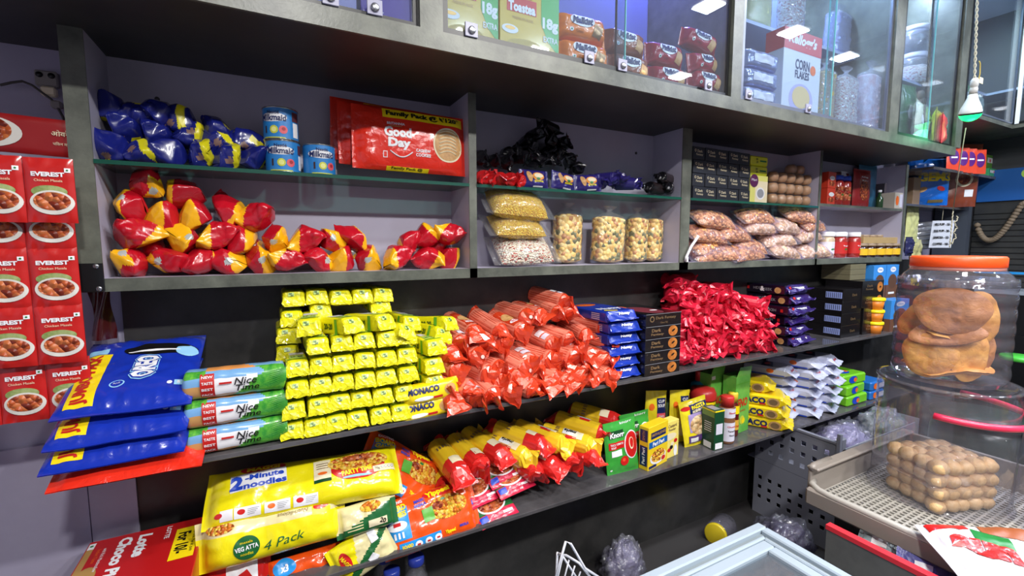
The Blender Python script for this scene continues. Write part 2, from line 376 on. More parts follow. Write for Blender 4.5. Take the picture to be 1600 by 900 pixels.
# soffit over it and the glass cabinets above
mb = MB(); mb.box(-1.6, 3.46, -.262, .19, ZT, ZT+.02, SOFF); mb.box(-1.6, 3.46, -.27, -.262, ZT, ZT+.046, LAM)
for a, b in ((.358, .418), (1.535, 1.590), (2.700, 2.785), (3.44, 3.52)): mb.box(a, b, -.27, .17, ZT+.046, 3.1, LAM)
struct(mb.obj('trim_2'))
ALU = pm('blue_grey_metal', (105, 112, 130), .3, .4); LOCKM = pm('lock_plate', (150, 150, 172), .35); GLASSD = film('door_glass', (232, 240, 246), .01, .035, 0)
INNER = pm('cabinet_lining', (120, 128, 160), .5); STEEL = pm('steel', (180, 182, 186), .25, .9)
def glass_cabinet(x0, x1, label, fm, doors, shelf, locks, z0=ZT+.046):
    r = empty('glass_cabinet', (x0, -.27, z0)); tag(r, label, 'cabinet', 'glass-fronted cabinets above the pigeonholes')
    L = lambda mb: [tuple(Vector(v)-Vector((x0, -.27, z0))) for v in mb.v]
    def fin(mb, name, par=r): mb.v = L(mb); return mb.obj(name, par)
    b = MB(); b.box(x0, x1, .172, .189, z0, 3.098, INNER); b.box(x0, x1, -.255, .172, z0-.026, z0-.003, INNER); fin(b, 'back_panel')
    if shelf:
        s = MB(); s.box(x0, x1, -.10, .17, shelf, shelf+.014, pm('pale_shelf', (176, 184, 214), .4)); fin(s, 'inner_shelf')
    n = len(doors)
    for k, (a, b_) in enumerate(doors):
        yy = -.268 + .012*(k % 2); t = .020
        d = MB(); t = .014
        d.box(a, b_, yy, yy+.010, z0, z0+t, fm); d.box(a, b_, yy, yy+.010, 3.08, 3.098, fm)
        if k == 0 or fm is BLK: d.box(a, a+t*(1 if k == 0 else .1), yy, yy+.010, z0+t, 3.08, fm)
        if k == n-1 : d.box(b_-t, b_, yy, yy+.010, z0+t, 3.08, fm)
        dob = fin(d, 'door')
        g = MB(); g.box(a+.002, b_-.002, yy+.003, yy+.007, z0+t, 3.08, GLASSD)
        if k < n-1 or k > 0: xx = b_-.003 if k == 0 else a+.001; g.box(xx, xx+.002, yy+.002, yy+.008, z0+t, 3.08, pm('glass_side_edge', (120, 190, 190), .1))
        fin(g, 'glass_pane', dob)
    for px, py in locks:
        p = aty(px, py, -.274); c = MB(); c.box(p.x-.018, p.x+.018, -.275, -.269, z0+.002, z0+.038, LOCKM, .001)
        c.lathe([(.010, 0), (.010, .004), (.007, .006)], 16, STEEL, T=Matrix.Translation((p.x, -.275, z0+.018)) @ Matrix.Rotation(R_(90), 4, 'X')); fin(c, 'lock')
    return r
glass_cabinet(-1.55, .358, 'glass cabinet with thin black frame at the dark left end of the row', BLK, [(-1.55, -.2), (-.22, .358)], None, [(517, 10), (586, 22)])
glass_cabinet(.418, 1.535, 'glass cabinet holding yellow tea rusk cartons and orange wafer packs', BLK, [(.418, 1.03), (1.0, 1.535)], None, [(737, 58), (921, 92), (973, 112), (1107, 142)])
glass_cabinet(1.590, 2.700, 'glass cabinet holding a tall corn flakes carton and bags of snacks', ALU, [(1.59, 2.2), (2.17, 2.70)], 2.44, [(1170, 155), (1263, 178)])
glass_cabinet(2.785, 3.44, 'glass cabinet at the right end holding clear jars on its upper shelf', BLK, [(2.785, 3.12), (3.10, 3.44)], 2.42, [])
# cabinets round the inner corner on the right
r = empty('corner_cabinet', (3.5, -.27, 2.25)); tag(r, 'glass corner cabinet behind the hanging bulb turning onto the side wall', 'cabinet')
def rel(mb, o, name, par):
    o = Vector(o); mb.v = [tuple(Vector(v)-o) for v in mb.v]; return mb.obj(name, par)
O = (3.5, -.27, 2.25)
b = MB(); b.box(3.52, 4.25, -.27, .18, 2.235, 2.26, LAM); b.box(4.25, 4.6, -1.2, .18, 2.235, 2.26, LAM); rel(b, O, 'bottom_board', r)
b = MB(); b.box(3.52, 4.6, -.10, .17, 2.50, 2.515, pm('pale_shelf', (0, 0, 0))); b.box(4.36, 4.6, -1.2, -.1, 2.50, 2.515, pm('pale_shelf', (0, 0, 0))); rel(b, O, 'inner_shelf', r)
b = MB(); b.box(3.52, 3.54, -.272, -.262, 2.26, 3.1, BLK); b.box(4.24, 4.25, -.272, -.262, 2.26, 3.1, ALU); b.box(3.52, 4.25, -.272, -.262, 2.26, 2.27, ALU); d = rel(b, O, 'door', r)
b = MB(); b.box(3.54, 4.24, -.269, -.265, 2.27, 3.1, GLASSD); rel(b, O, 'glass_pane', d)
b = MB(); b.box(4.245, 4.255, -.30, -.28, 2.26, 3.1, WHITE); b.box(4.245, 4.255, -1.2, -.3, 2.26, 2.272, BLK); d = rel(b, O, 'side_door', r)
b = MB(); b.box(4.248, 4.252, -1.2, -.3, 2.272, 3.1, GLASSD); rel(b, O, 'glass_pane', d)
# two dark display shelves
def disp(z, label):
    o = MB().box(-.385 if z > .8 else -.30, 3.60, -.12, .172, z-.013, z, SLAB, .001).obj('display_shelf'); o.data.materials.append(SLAB); return tag(o, label, 'shelf')
Z1, Z2 = .972, .562
disp(Z1, 'dark polished middle shelf carrying the yellow, orange and crimson biscuit packs')
disp(Z2, 'dark polished lowest shelf carrying noodles, soups and sauce bottles')
# upright and open corner shelving past the unit
s = MB(); s.box(4.50, 4.56, -.02, .17, 0, 2.0, pm('slate_upright', (70, 76, 86), .4)); struct(s.obj('trim_3'))
tag(MB().box(3.615, 4.60, .0, .172, 1.742, 1.757, SLAB, .001).obj('corner_shelf'), 'dark shelf in the corner holding the blue and brown pouches', 'shelf')
# ceiling lamps
for i, (x, y, p, c) in enumerate(LEDS):
    r = empty('ceiling_light', (x, y, 3.1)); tag(r, ['white square LED panel nearest the left end of the front row', 'white square LED panel, second in the row near the cabinets', 'square LED panel in the middle of the row near the cabinets', 'bluish LED panel, fourth in the row near the cabinets', 'bluish LED panel at the far end of the near row', 'added white LED panel brightening the lower left, at the left end of the rear row', 'white LED panel, second in the rear row', 'white LED panel, third in the rear row', 'bluish LED panel at the far end of the rear row'][i], 'ceiling light', 'square LED ceiling panels')
    b = MB(); b.box(-.085, .085, -.085, .085, -.018, 0, WHITE); b.obj('housing', r)
    b = MB(); b.box(-.072, .072, -.072, .072, -.026, -.0185, pm('lit_diffuser', (255, 255, 255), .5, emis=9)); b.obj('diffuser', r)
# blue strip light inside the cabinets
for x, y, z, e, c, l in ((1.42, .02, 2.90, 9, (.22, .22, 1), .2), (2.2, 0, 3.04, 14, (.55, .75, 1), .5), (3.1, 0, 3.04, 12, (.7, .85, 1), .3), (4.0, -.05, 3.04, 8, (.7, .95, .9), .3)):
    area('strip_light', (x, y, z), (0, 0, 0), l, .03, e, c)
    tag(MB().box(x-l/2, x+l/2, y-.02, y+.02, z+.004, z+.02, pm('blue_strip', (120, 140, 255), .5, emis=2)).obj('strip_light'), {1.42: 'blue strip light under the top of the rusk cabinet', 2.2: 'pale blue strip light in the corn flakes cabinet', 3.1: 'pale strip light in the cabinet of clear jars', 4.0: 'pale green strip light in the corner cabinet'}[x], 'strip light')
# ================================================================== PIGEONHOLE UNIT, FIRST COMPARTMENT
PR = pm('pouch_red', (182, 16, 34), .24, bump=.5, bscale=45, bdist=.004, coat=.4); PY = pm('pouch_yellow', (236, 172, 22), .24, bump=.5, bscale=45, bdist=.004, coat=.4)
PB = pm('pouch_blue', (26, 34, 120), .26, bump=.35, bscale=22, bdist=.004, coat=.4); PYB = pm('pouch_accent_yellow', (225, 215, 30), .3)
SILV = pm('silver_print', (190, 195, 190), .3, .3)
def pouch_mesh(seed, ma, mb_, kind):
    """small pillow pouch: puffed middle, flat pinched ends with square corners, creased skin"""
    R = random.Random(seed); mb = MB(); nu, nv = 40, 30
    tw = R.uniform(.5, 1.7)*(1 if seed % 2 else -1); s0 = Vector((seed*2.1, 0, 0)); cut = R.uniform(-.012, .010); sl = R.uniform(-.9, .9); cor = R.choice((-1, 1))
    fac = [(Vector((R.uniform(-1, 1), R.uniform(-1, 1), R.uniform(-1, 1))).normalized(), R.uniform(.017, .026)) for _ in range(11)]
    def fn(u, v):
        th = 2*math.pi*u; t = v*2-1; e = abs(t)
        f = (1-e**1.9)**.8 if e < 1 else 0
        rx = .026+.012*e; rz = max(.0012, .030*f)
        x = rx*math.copysign(abs(math.cos(th))**.6, math.cos(th)); z = rz*math.copysign(abs(math.sin(th))**.8, math.sin(th))
        q = t*tw/2; x, z = x*math.cos(q)-z*math.sin(q), x*math.sin(q)+z*math.cos(q)
        p = Vector((t*.047, x, z)); n_ = Vector((0, x, z)).normalized()
        p = p + n_*crump(p+s0, .0060, 24)
        for fv, fd in fac:                      # flat dents pressed into the film
            d = p.dot(fv)-fd
            if d > 0: p = p - fv*d*.75
        return p
    if kind == 'red': sel = lambda c: mb_ if (c.x > cut+.010+sl*c.z or (c.x*.3+cor*c.y > .026)) else ma
    else: sel = lambda c: mb_ if abs(c.x-.018-sl*c.z) < .0075 and c.y*cor < .008 else ma
    pr_ = SILV if kind == 'red' else pm('brown_print', (130, 100, 90), .4); spots = []
    for w0 in (R.choice((.55, .75, .95)),):
        q = fn(w0+R.uniform(-.05, .05), .5+R.uniform(-.12, .2)); spots.append(q)
    mb.grid(fn, nu+8, nv+8, lambda c: pr_ if min((c-q).length for q in spots) < .0075 else sel(c), True, closeu=True)
    return mb.mesh('snack_pouch')
redp = [pouch_mesh(i, PR, PY, 'red') for i in range(8)]
blup = [pouch_mesh(20+i, PB, PYB, 'blue') for i in range(6)]
def rows_label(items, rowdef):
    return items
def c7(x, y): return (160+x/4.737, 250+y/4.737)
def c8(x, y): return (400+x/4.706, 250+y/4.706)
REDROWS = {
 'in the bottom row': [c7(230, 770), c7(500, 760), c7(740, 765), c7(930, 760), c7(1170, 755), c7(1370, 750), c8(460, 730), c8(640, 730), c8(820, 735), c8(1020, 715), c8(1250, 715), c8(1430, 715)],
 'in the second row up': [c7(240, 555), c7(610, 590), c7(850, 560), c7(1030, 595), c7(1280, 590), c8(360, 575), c8(555, 590), c8(740, 580), c8(1110, 605), c8(1260, 550), c8(1425, 560)],
 'in the third row up': [c7(205, 330), c7(450, 420), c7(690, 405), c7(950, 405), c7(1165, 430)],
 'at the top of the heap': [c7(310, 170), c7(570, 235)],
 'in the dim rear row': [c7(360, 640), c7(560, 690), c7(820, 650), c7(1120, 650), c8(330, 660), c8(660, 650), c8(1330, 640)]}
for rn, L in REDROWS.items():
    for k, (px, py) in enumerate(L):
        p = aty(px, py, {'in the bottom row': .055, 'in the second row up': .065, 'in the third row up': .08, 'in the dim rear row': .12}.get(rn, .09))
        if rn == 'in the bottom row': p.z = max(p.z, ZB+.036)
        o = put(redp[rnd.randrange(8)], 'snack_pouch', p, (rnd.uniform(-.5, .5), rnd.uniform(-.7, .7) + (math.pi if rnd.random() < .5 else 0), rnd.uniform(-.5, .5)), rnd.uniform(1.30, 1.45))
        tag(o, f'red and yellow snack pouch, {NTH[k]} from the left {rn}', 'snack pouch', 'red and yellow pouches heaped under the glass shelf')
def c6(x, y): return (130+x/5, 130+y/5)
BLUROWS = {
 'on the glass shelf itself': [c6(250, 530), c6(470, 545), c6(700, 545), c6(920, 555), c6(1120, 580), c6(1330, 590)],
 'in the second row up': [c6(340, 350), c6(570, 400), c6(820, 410), c6(1060, 430), c6(1250, 450)],
 'in the top row': [c6(230, 190), c6(440, 250), c6(590, 240), c6(760, 270), c6(1040, 350)]}
for rn, L in BLUROWS.items():
    for k, (px, py) in enumerate(L):
        p = aty(px, py, .06 if 'itself' in rn else .09)
        if 'itself' in rn: p.z = max(p.z, ZG+.034)
        o = put(blup[rnd.randrange(6)], 'snack_pouch', p, (rnd.uniform(-.5, .5), rnd.uniform(-.7, .7), rnd.uniform(-.5, .5)), rnd.uniform(1.2, 1.35))
        tag(o, f'dark blue snack pouch, {NTH[k]} from the left {rn}', 'snack pouch', 'dark blue pouches on the upper glass shelf')
# cans of condensed milk
CANB = pm('can_label_blue', (38, 128, 200), .35, coat=.2); NAVY = pm('navy_print', (20, 34, 90), .4)
TIN = pm('tin_rim', (170, 172, 170), .25, .9); PINK = pm('raspberry_print', (226, 88, 100), .4); LIME = pm('lemon_print', (200, 205, 60), .4)
def can(loc, rz, label):
    r_, h = .045, .088; r = empty('milk_can', loc, (0, 0, rz)); tag(r, label, 'can', 'blue tins of condensed milk')
    b = MB(); b.lathe([(r_, .003), (r_, h-.003)], 40, CANB, cap=False); b.lathe([(.0001, .001), (r_-.001, 0), (r_+.0015, .001), (r_+.0015, .003), (r_-.001, .004)], 40, TIN, cap=False)
    f = cylmap(r_, h/2)
    b.disc(f, WHITE, -.002, .015, .038, .012, n=28, rings=5); b.text('Nestlé', f, NAVY, 0, .028, .009, bold=.02, off=.0012)
    b.text('Milkmaid', f, NAVY, -.001, .014, .017, .070, bold=.03, shear=.1, off=.0014)
    b.text('1', f, pm('chocolate', (60, 34, 26)), -.022, -.018, .019, bold=.05, off=.001)
    b.disc(f, LIME, .001, -.018, .011, n=18, rings=2); b.disc(f, pm('lemon_inner', (235, 235, 140)), .001, -.018, .007, n=18, off=.0009); b.disc(f, PINK, .025, -.018, .011, n=18, rings=2); b.disc(f, pm('berry_dark', (170, 40, 50)), .026, -.016, .005, n=10, off=.0009)
    b.rect(f, WHITE, .052, .072, -.035, .005, n=4); b.rect(f, pm('can_photo', (90, 50, 60)), .050, .075, .008, .034, n=4); b.rect(f, LIME, -.03, .03, -.041, -.038, n=6)
    b.obj('can_body', r)
    b = MB()
    b.lathe([(.0001, h-.003), (r_-.006, h-.003), (r_-.004, h-.0005), (r_, h), (r_+.0015, h-.001), (r_+.0015, h-.003), (r_-.001, h-.004)], 40, TIN, cap=False); b.obj('lid', r)
x1 = aty(442, 240, .05).x; x2 = aty(499, 240, .05).x
can((x1, .05, ZG), -.15, 'blue milk tin standing below another tin'); can((x1-.002, .05, ZG+.0885), -.45, 'blue milk tin, the upper one of the stacked pair'); can((x2, .06, ZG), .1, 'blue milk tin standing alone right of the stacked pair')
# family packs
GR = pm('red_pack_film', (226, 46, 26), .2, bump=.7, bscale=34, bdist=.004, coat=.5)
def family(loc, rot, label, printed=True, seed=1):
    b = MB(); W, H = (.345 if seed == 1 else .365), .195
    f = pillow(b, W, H, .055, GR, seed=seed, cr=.005, seal='x', fin=.012, pb=3.2)
    if printed:
        b.rect(f, YEL, -.095, .172, .060, .089, n=24, k=3, rot=-.01); b.text('Family Pack @ ₹120*', f, BLACK, .038, .075, .021, .245, bold=.05, off=.0014)
        b.text('BRITANNIA', f, WHITE, -.055, .044, .008, .055, bold=.02); b.text('Good', f, WHITE, -.05, .018, .032, .085, bold=.05); b.text('Day', f, WHITE, -.046, -.018, .036, .07, bold=.05)
        b.disc(f, GOLD, -.055, .036, .02, .0015, n=14); b.tube([f(-.075+.07*t, -.040-.018*math.sin(math.pi*t), .001) for t in [i/12 for i in range(13)]], .002, WHITE, 5)
        b.text('CASHEW', f, WHITE, .030, -.032, .010, .048, bold=.03); b.text('COOKIES', f, WHITE, .030, -.046, .010, .048, bold=.03)
        b.disc(f, CREAM, .115, -.005, .052, .056, n=32, rings=6); b.disc(f, BISC, .115, -.005, .047, .051, n=32, rings=6, off=.001)
        for k in range(7): b.tube([f(.083+.06*t, -.035+.011*k+.01*math.sin(3.1*t), .0016) for t in [i/8 for i in range(9)]], .0018, CREAM, 5)
        b.rect(f, YEL, -.085, .05, -.098, -.086, n=12); b.text('Family Pack @', f, BLACK, -.02, -.091, .009, .10, bold=.02, off=.001)
        b.rect(f, WHITE, -.096, -.083, -.062, -.042, off=.0004); b.rect(f, GR, -.094, -.085, -.060, -.044, off=.0009)
    o = b.obj('family_biscuit_pack', None, loc, rot); return tag(o, label, 'biscuit pack', 'large red family biscuit packs')
family(aty(643, 222, .045), (R_(-4), R_(.5), 0), 'large red family biscuit pack with yellow price band, frontmost of the row')
family(aty(625, 218, .10), (R_(-3), R_(1), 0), 'large red family pack half hidden behind the front one', True, 2)
family(aty(612, 214, .14), (R_(-2), R_(2), .03), 'large red family pack at the very back against the board', True, 3)

# ================================================================== SECOND COMPARTMENT
FOILB = pm('black_foil', (20, 19, 24), .22, .3, bump=.6, bscale=40, bdist=.004)
def roll_mesh(r, L, mbody, mend, seed, jit=.004, sq=2.3, fin=1.2, smooth=False, deco=None, ends=2, twist=0):
    """cylindrical biscuit pack along y, front end at y=0, crumpled fin ends"""
    mb = MB(); R = random.Random(seed); tw = R.uniform(-1.2, 1.2) + twist
    n = 14
    E = [(-r*1.35, r*fin, .003, 2, R.uniform(-.4, .2)*r, jit*1.2, tw), (-r*.95, r*.98, r*.16, 2, R.uniform(-.25, .1)*r, jit, tw), (-r*.55, r*.95, r*.5, 2, 0, jit*.9, tw*.8), (-r*.15, r*.97, r*.88, sq, 0, jit*.4, 0), (0, r, r, sq, 0, 0, 0)]
    sweep(mb, E, n, mend, seed=seed, smooth=smooth)
    nb = 28; 
    def fn(u, v):
        a = 2*math.pi*u; c, s_ = math.cos(a), math.sin(a)
        x = r*math.copysign(abs(c)**(2/sq), c); z = r*math.copysign(abs(s_)**(2/sq), s_); k = 1+.02*math.sin(a*14)
        return Vector((x*k, v*L, z*k))+Vector((0, 0, nz((x*30, v*L*30, seed))*.002))
    mb.grid(fn, nb*2, 10, mbody, True, closeu=True)
    if ends == 2:
        E2 = [(L, r, r, sq, 0, 0, 0), (L+r*.3, r*.9, r*.7, 2, 0, jit*.5, 0), (L+r*.9, r*1.05, r*.1, 2, 0, jit, .6), (L+r*1.2, r*1.15, .003, 2, 0, jit, .6)]
        sweep(mb, E2, n, mend, seed=seed+50, smooth=smooth)
    if deco: deco(mb, r, L)
    return mb
blk = [roll_mesh(.028, .09, FOILB, FOILB, 60+i, .005).mesh('black_biscuit_pack') for i in range(3)]
def c9(x, y): return (730+x/3.463, 170+y/3.463)
BK = {'in the lowest row': [c9(78, 265), c9(150, 280), c9(215, 290), c9(320, 262), c9(400, 285), c9(470, 280), c9(560, 270), c9(600, 320)],
      'in the middle row': [c9(225, 240), c9(270, 225), c9(350, 215), c9(430, 240), c9(500, 245)],
      'near the pile top': [c9(340, 165), c9(455, 170), c9(530, 185), c9(400, 125)], 'at the peak': [c9(410, 88)]}
for rn, L in BK.items():
    for k, (px, py) in enumerate(L):
        p = aty(px, py, .04 if 'lowest' in rn else .06)
        o = put(blk[k % 3], 'black_biscuit_pack', p, (rnd.uniform(-.3, .3), rnd.uniform(0, 6), rnd.uniform(-.5, .5) + (R_(-60) if 'peak' in rn else 0)), rnd.uniform(.75, .9))
        tag(o, (f'black foil biscuit pack, {NTH[k]} from the left {rn}' if len(L) > 1 else 'black foil biscuit pack on its side at the peak of the pile'), 'biscuit pack', 'crumpled black foil packs piled on the glass shelf')
REDF = pm('small_red_foil', (190, 26, 30), .25, bump=.5, bscale=40, coat=.3)
redf = roll_mesh(.026, .06, REDF, REDF, 71, .005).mesh('red_biscuit_pack')
for k, q in enumerate([c9(85, 335), c9(130, 350), c9(180, 345), c9(232, 350), c9(283, 352)]):
    p = aty(*q, .0+.012); p.z = ZG+.024
    o = put(redf, 'red_biscuit_pack', p, (0, rnd.uniform(0, 6), rnd.uniform(-.3, .3)), .95); tag(o, f'small red foil biscuit pack, {NTH[k]} from the left below the black pile', 'biscuit pack', 'small red foil packs on the second glass shelf')
VIO = pm('violet_film', (44, 36, 110), .25, bump=.5, bscale=30, bdist=.004, coat=.3)
def cream_pack(seed):
    b = MB(); f = pillow(b, .098, .066, .034, VIO, seed=seed, cr=.004, fin=.012, nu=24, nv=18)
    b.disc(f, pm('orange_cream', (232, 150, 60), .4), .010, .008, .026, .014, n=20, rings=4); b.disc(f, CREAM, .012, .011, .020, .008, n=16, rings=2, off=.001)
    b.disc(f, BISC, -.026, .006, .010, .020, n=16, rings=2, rot=.3); b.disc(f, GRN, .010, .0, .008, .005, n=10, off=.0014); b.rect(f, YEL, -.006, .03, -.012, -.007); b.text('CREAM', f, GRN, .012, -.0095, .004, .028, off=.001)
    b.rect(f, WHITE, -.01, .03, -.030, -.026, n=4)
    return b.mesh('cream_biscuit_pack')
cps = [cream_pack(i) for i in (1, 2)]
for k, (q, rz, ry) in enumerate([(c9(360, 350), 0, 0), (c9(520, 350), .15, .1), (c9(650, 365), -.1, -.08)]):
    p = aty(*q, .02); p.z = ZG+.033; o = put(cps[k % 2], 'cream_biscuit_pack', p, (-.1, ry, rz)); tag(o, ['violet cream biscuit pack left of the others, in front of the black pile', 'violet cream biscuit pack between two like it', 'violet cream biscuit pack rightmost of the three in a row'][k], 'biscuit pack', 'violet cream biscuit packs')
viop = [roll_mesh(.024, .07, VIO, VIO, 80+i, .007).mesh('violet_biscuit_pack') for i in range(2)]
for k, (q, rz) in enumerate([(c9(730, 400), .2), (c9(785, 375), .5), (c9(835, 380), -.4), (c9(900, 405), .9)]):
    p = aty(*q, .02); p.z = max(ZG+.022, p.z); o = put(viop[k % 2], 'violet_biscuit_pack', p, (0, k*1.3, rz)); tag(o, f'crumpled violet biscuit pack, {NTH[k]} from the left in the loose row', 'biscuit pack', 'crumpled violet biscuit packs')
def deco_dark(mb, r, L):
    f = lambda a, b, off=0: Vector(((r+off+.001)*math.cos(math.pi/2+a/r*-1), L/2+b, (r+off+.001)*math.sin(math.pi/2+a/r*-1)))
    f = lambda a, b, off=0: Vector((-(r+off+.001)*math.cos(b/r), L/2-a, (r+off+.001)*math.sin(b/r)))
    mb.text('Happy', f, GREY, 0, .010, .012, .06, bold=.02); mb.text('Happy', f, GREY, 0, -.006, .012, .06, bold=.02)
hap = roll_mesh(.024, .10, pm('dark_brown_film', (38, 28, 30), .25, bump=.3), FOILB, 90, .005, deco=deco_dark).mesh('chocolate_biscuit_pack')
for k, (q, rz, ry) in enumerate([(c9(1050, 372), -1.15, 0), (c9(1085, 425), -.9, .5), (c9(985, 425), -1.3, 1.1)]):
    p = aty(*q, .03); p.z = max(ZG+.024, p.z); o = put(hap, 'chocolate_biscuit_pack', p, (0, 0, rz)); tag(o, ['dark brown biscuit roll lying on top of two others', 'dark brown biscuit roll under another, nearest the right board', 'dark brown biscuit roll under another, on its left'][k], 'biscuit pack', 'dark brown biscuit rolls')
# clear bags of snacks
FILM = film('bag_film', rough=.08, haze=.05, bump=.8, bscale=26, gl=.3)
FILMV = film('tinted_bag_film', (246, 240, 255), .10, .08, .9, 24, .35)
SEV = snackmat('yellow_sev', [(252, 206, 30), (240, 186, 20), (255, 226, 80), (220, 160, 16)], 220, .5, (1, 1, 2.4))
MURM = snackmat('white_puffed_rice', [(232, 220, 196), (245, 236, 220), (215, 190, 160), (240, 230, 205), (190, 90, 70), (236, 222, 200)], 130, .6, (1, 1, 1.8))
CHIV = snackmat('cornflake_mix', [(226, 190, 100), (206, 160, 76), (238, 210, 140), (186, 128, 72), (104, 104, 62), (220, 184, 108)], 62, .5)
NAMK = snackmat('fried_snack_mix', [(216, 150, 78), (190, 118, 52), (230, 178, 108), (156, 92, 40), (222, 160, 88)], 75, .5)
PASTA = snackmat('pale_fryums', [(226, 196, 150), (210, 174, 120), (236, 212, 172), (196, 154, 104)], 62, .5)
def snack_bag(name, w, h, t, fill, loc, rot, label, grp, seed, fm=FILM, seal='x', amp=.004, top=False):
    b = MB()
    if top:   # upright bag, gathered neck on top
        def fn(u, v):
            a = 2*math.pi*u; zz = v*h*1.16; k = min(1, (v/.06)**.5) if v < .06 else 1
            if v > .80: k = 1-.88*min(1, (v-.80)/.11)**1.2
            if v > .92: k = .12+.35*(v-.92)/.08
            k *= 1+.05*nz((math.cos(a)*2, math.sin(a)*2, v*5+seed))
            c, s_ = math.cos(a), math.sin(a)
            x = w/2*math.copysign(abs(c)**.75, c)*k; y = t/2*math.copysign(abs(s_)**.75, s_)*k
            return Vector((x, y, zz))
        b.grid(fn, 36, 40, fm, True, closeu=True); o = b.obj(name, None, loc, rot)
        c_ = MB(); 
        def f2(u, v):
            p = fn(u, min(.83, v*.84)); kk = .95*(1 if v < .93 else max(0, (1-v)/.07)**.5); q = Vector((p.x*kk, p.y*kk, p.z*.985+.003)); return q+Vector((q.x, q.y, 0)).normalized()*crump(q+Vector((seed, 0, 0)), amp, 40) if kk > .1 else q
        c_.grid(f2, 40, 40, fill, True, closeu=True); c_.obj('snack_filling', o)
    else:
        pillow(b, w, h, t, fm, seed=seed, cr=.006, seal=seal, fin=.02, pa=3.2, nu=30, nv=22); o = b.obj(name, None, loc, rot)
        c_ = MB(); W2, H2, T2 = w*.90, h*.93, t*.90
        def ff(sg):
            def g(u, v):
                a = (u-.5)*W2; bb = (v-.5)*H2; e = (1-min(1, abs(2*a/W2))**3)**.5*(1-min(1, abs(2*bb/H2))**2.6)**.5
                p = Vector((a, sg*T2/2*e, bb)); return p+Vector((0, sg, 0))*crump(p+Vector((seed, 0, 0)), amp, 38)*min(1, e*2)
            return g
        g1, g2 = ff(-1), ff(1); c_.grid(g1, 34, 22, fill); c_.grid(lambda u, v: g2(1-u, v), 34, 22, fill); c_.obj('snack_filling', o)
    return tag(o, label, 'snack bag', grp)
x_ = .745
p = aty(808, 322, .06); snack_bag('sev_bag', .245, .14, .10, SEV, (p.x-.005, .055, ZB+.225), (R_(-50), R_(4), 0), 'clear bag of fine yellow sev, uppermost of three lying bags', 'clear snack bags lying on each other', 1)
p = aty(806, 355, .06); snack_bag('sev_bag', .225, .13, .075, SEV, (p.x, .055, ZB+.148), (R_(-55), R_(1), 0), 'clear bag of yellow sev squeezed between two lying bags', 'clear snack bags lying on each other', 2)
p = aty(816, 392, .06); snack_bag('puffed_rice_bag', .245, .14, .09, MURM, (p.x, .055, ZB+.06), (R_(-45), R_(-1), 0), 'clear bag of white puffed rice mix lying at the bottom', 'clear snack bags lying on each other', 3)
p = aty(876, 408, .13); snack_bag('cornflake_mix_bag', .13, .215, .08, CHIV, (p.x+.03, .125, ZB), (0, 0, 0), 'clear upright bag of cornflake mix behind the lying bags', 'upright bags of cornflake mix', 4, top=True)
for k, (q, w_) in enumerate([(948, .155), (997, .105), (1028, .105)]):
    p = aty(q, 408, .06); snack_bag('cornflake_mix_bag', w_, .205, .085, CHIV, (p.x+.01, .07+.02*k, ZB), (0, R_(2), .15*k), ['clear upright bag of cornflake mix, widest of three together', 'clear upright bag of cornflake mix between two others', 'clear upright bag of cornflake mix nearest the right board'][k], 'upright bags of cornflake mix', 5+k, top=True)

# ================================================================== THIRD COMPARTMENT
DKB = pm('dark_grey_card', (40, 42, 50), .4)
def dark_small():
    mb, F, L, Rr, T = carton(.084, .11, .058, DKB); mb.text('Dark', F, CREAM, .006, .010, .012, .034, bold=.01); mb.text('Fantasy', F, CREAM, .004, -.006, .012, .046, bold=.01)
    mb.disc(F, CREAM, -.024, .012, .006); mb.disc(F, DKB, -.024, .012, .004, off=.001); return mb.mesh('small_biscuit_box')
ds = dark_small(); X0 = aty(1083, 300, .03).x; dx = (aty(1172, 300, .03).x-X0)/5; x_scale = dx/.0855
for r_i in range(4):
    for c_i in range(5):
        if True:
            o = put(ds, 'small_biscuit_box', (X0+dx*(c_i+.5)-.002*r_i, .085+.004*((c_i*3+r_i) % 2), ZG+.0005+r_i*.0588), (0, 0, 0), (x_scale, 1, 1))
            tag(o, f'small dark grey biscuit box, {NTH[c_i]} from the left in the {["bottom", "second", "third", "top"][r_i]} row', 'biscuit box', 'small dark grey boxes stacked in a block')
YC = pm('pale_yellow_card', (222, 220, 120), .4)
mb, F, L, Rr, T = carton(.135, .12, .135, YC); mb.rect(F, CREAM, -.03, .067, -.067, .04); mb.disc(F, pm('plum', (90, 30, 80)), -.04, .04, .032, n=24, off=.001); mb.disc(F, WHITE, .012, -.02, .034, .03, off=.001); mb.disc(F, GREY, .012, -.02, .026, .022, off=.0015); mb.text('Mari', F, WHITE, -.04, .045, .012, .04, off=.0016)
p = aty(1186, 290, .03); o = mb.obj('noodle_carton', None, (p.x, .09, ZG+.0005)); tag(o, 'pale yellow carton with plum disc beside the dark grey boxes', 'carton')
YPK = pm('lime_yellow_film', (206, 212, 40), .3, bump=.4, bscale=40, bdist=.003)
for k in range(2):
    b = MB(); b.box(-.065, .065, -.055, .055, 0, .047, YPK, .006); f = flat((0, -.055, .0235), (1, 0, 0), (0, 0, 1)); b.text('20', f, DGREEN, -.025, .008, .010, .016, bold=.03); b.text('20', f, DGREEN, -.022, -.006, .010, .016, bold=.03); b.rect(f, GRN, -.0, .05, -.004, .004)
    o = b.obj('biscuit_pack', None, (p.x+.006, .09, ZG+.136+k*.048)); tag(o, ['lime yellow biscuit pack lying directly on the pale carton', 'lime yellow biscuit pack topmost above the pale carton'][k], 'biscuit pack', 'lime yellow packs on the pale carton')
TOAST = pm('brown_rusk', (176, 128, 84), .5, noisecol=(196, 154, 110), nscale=30)
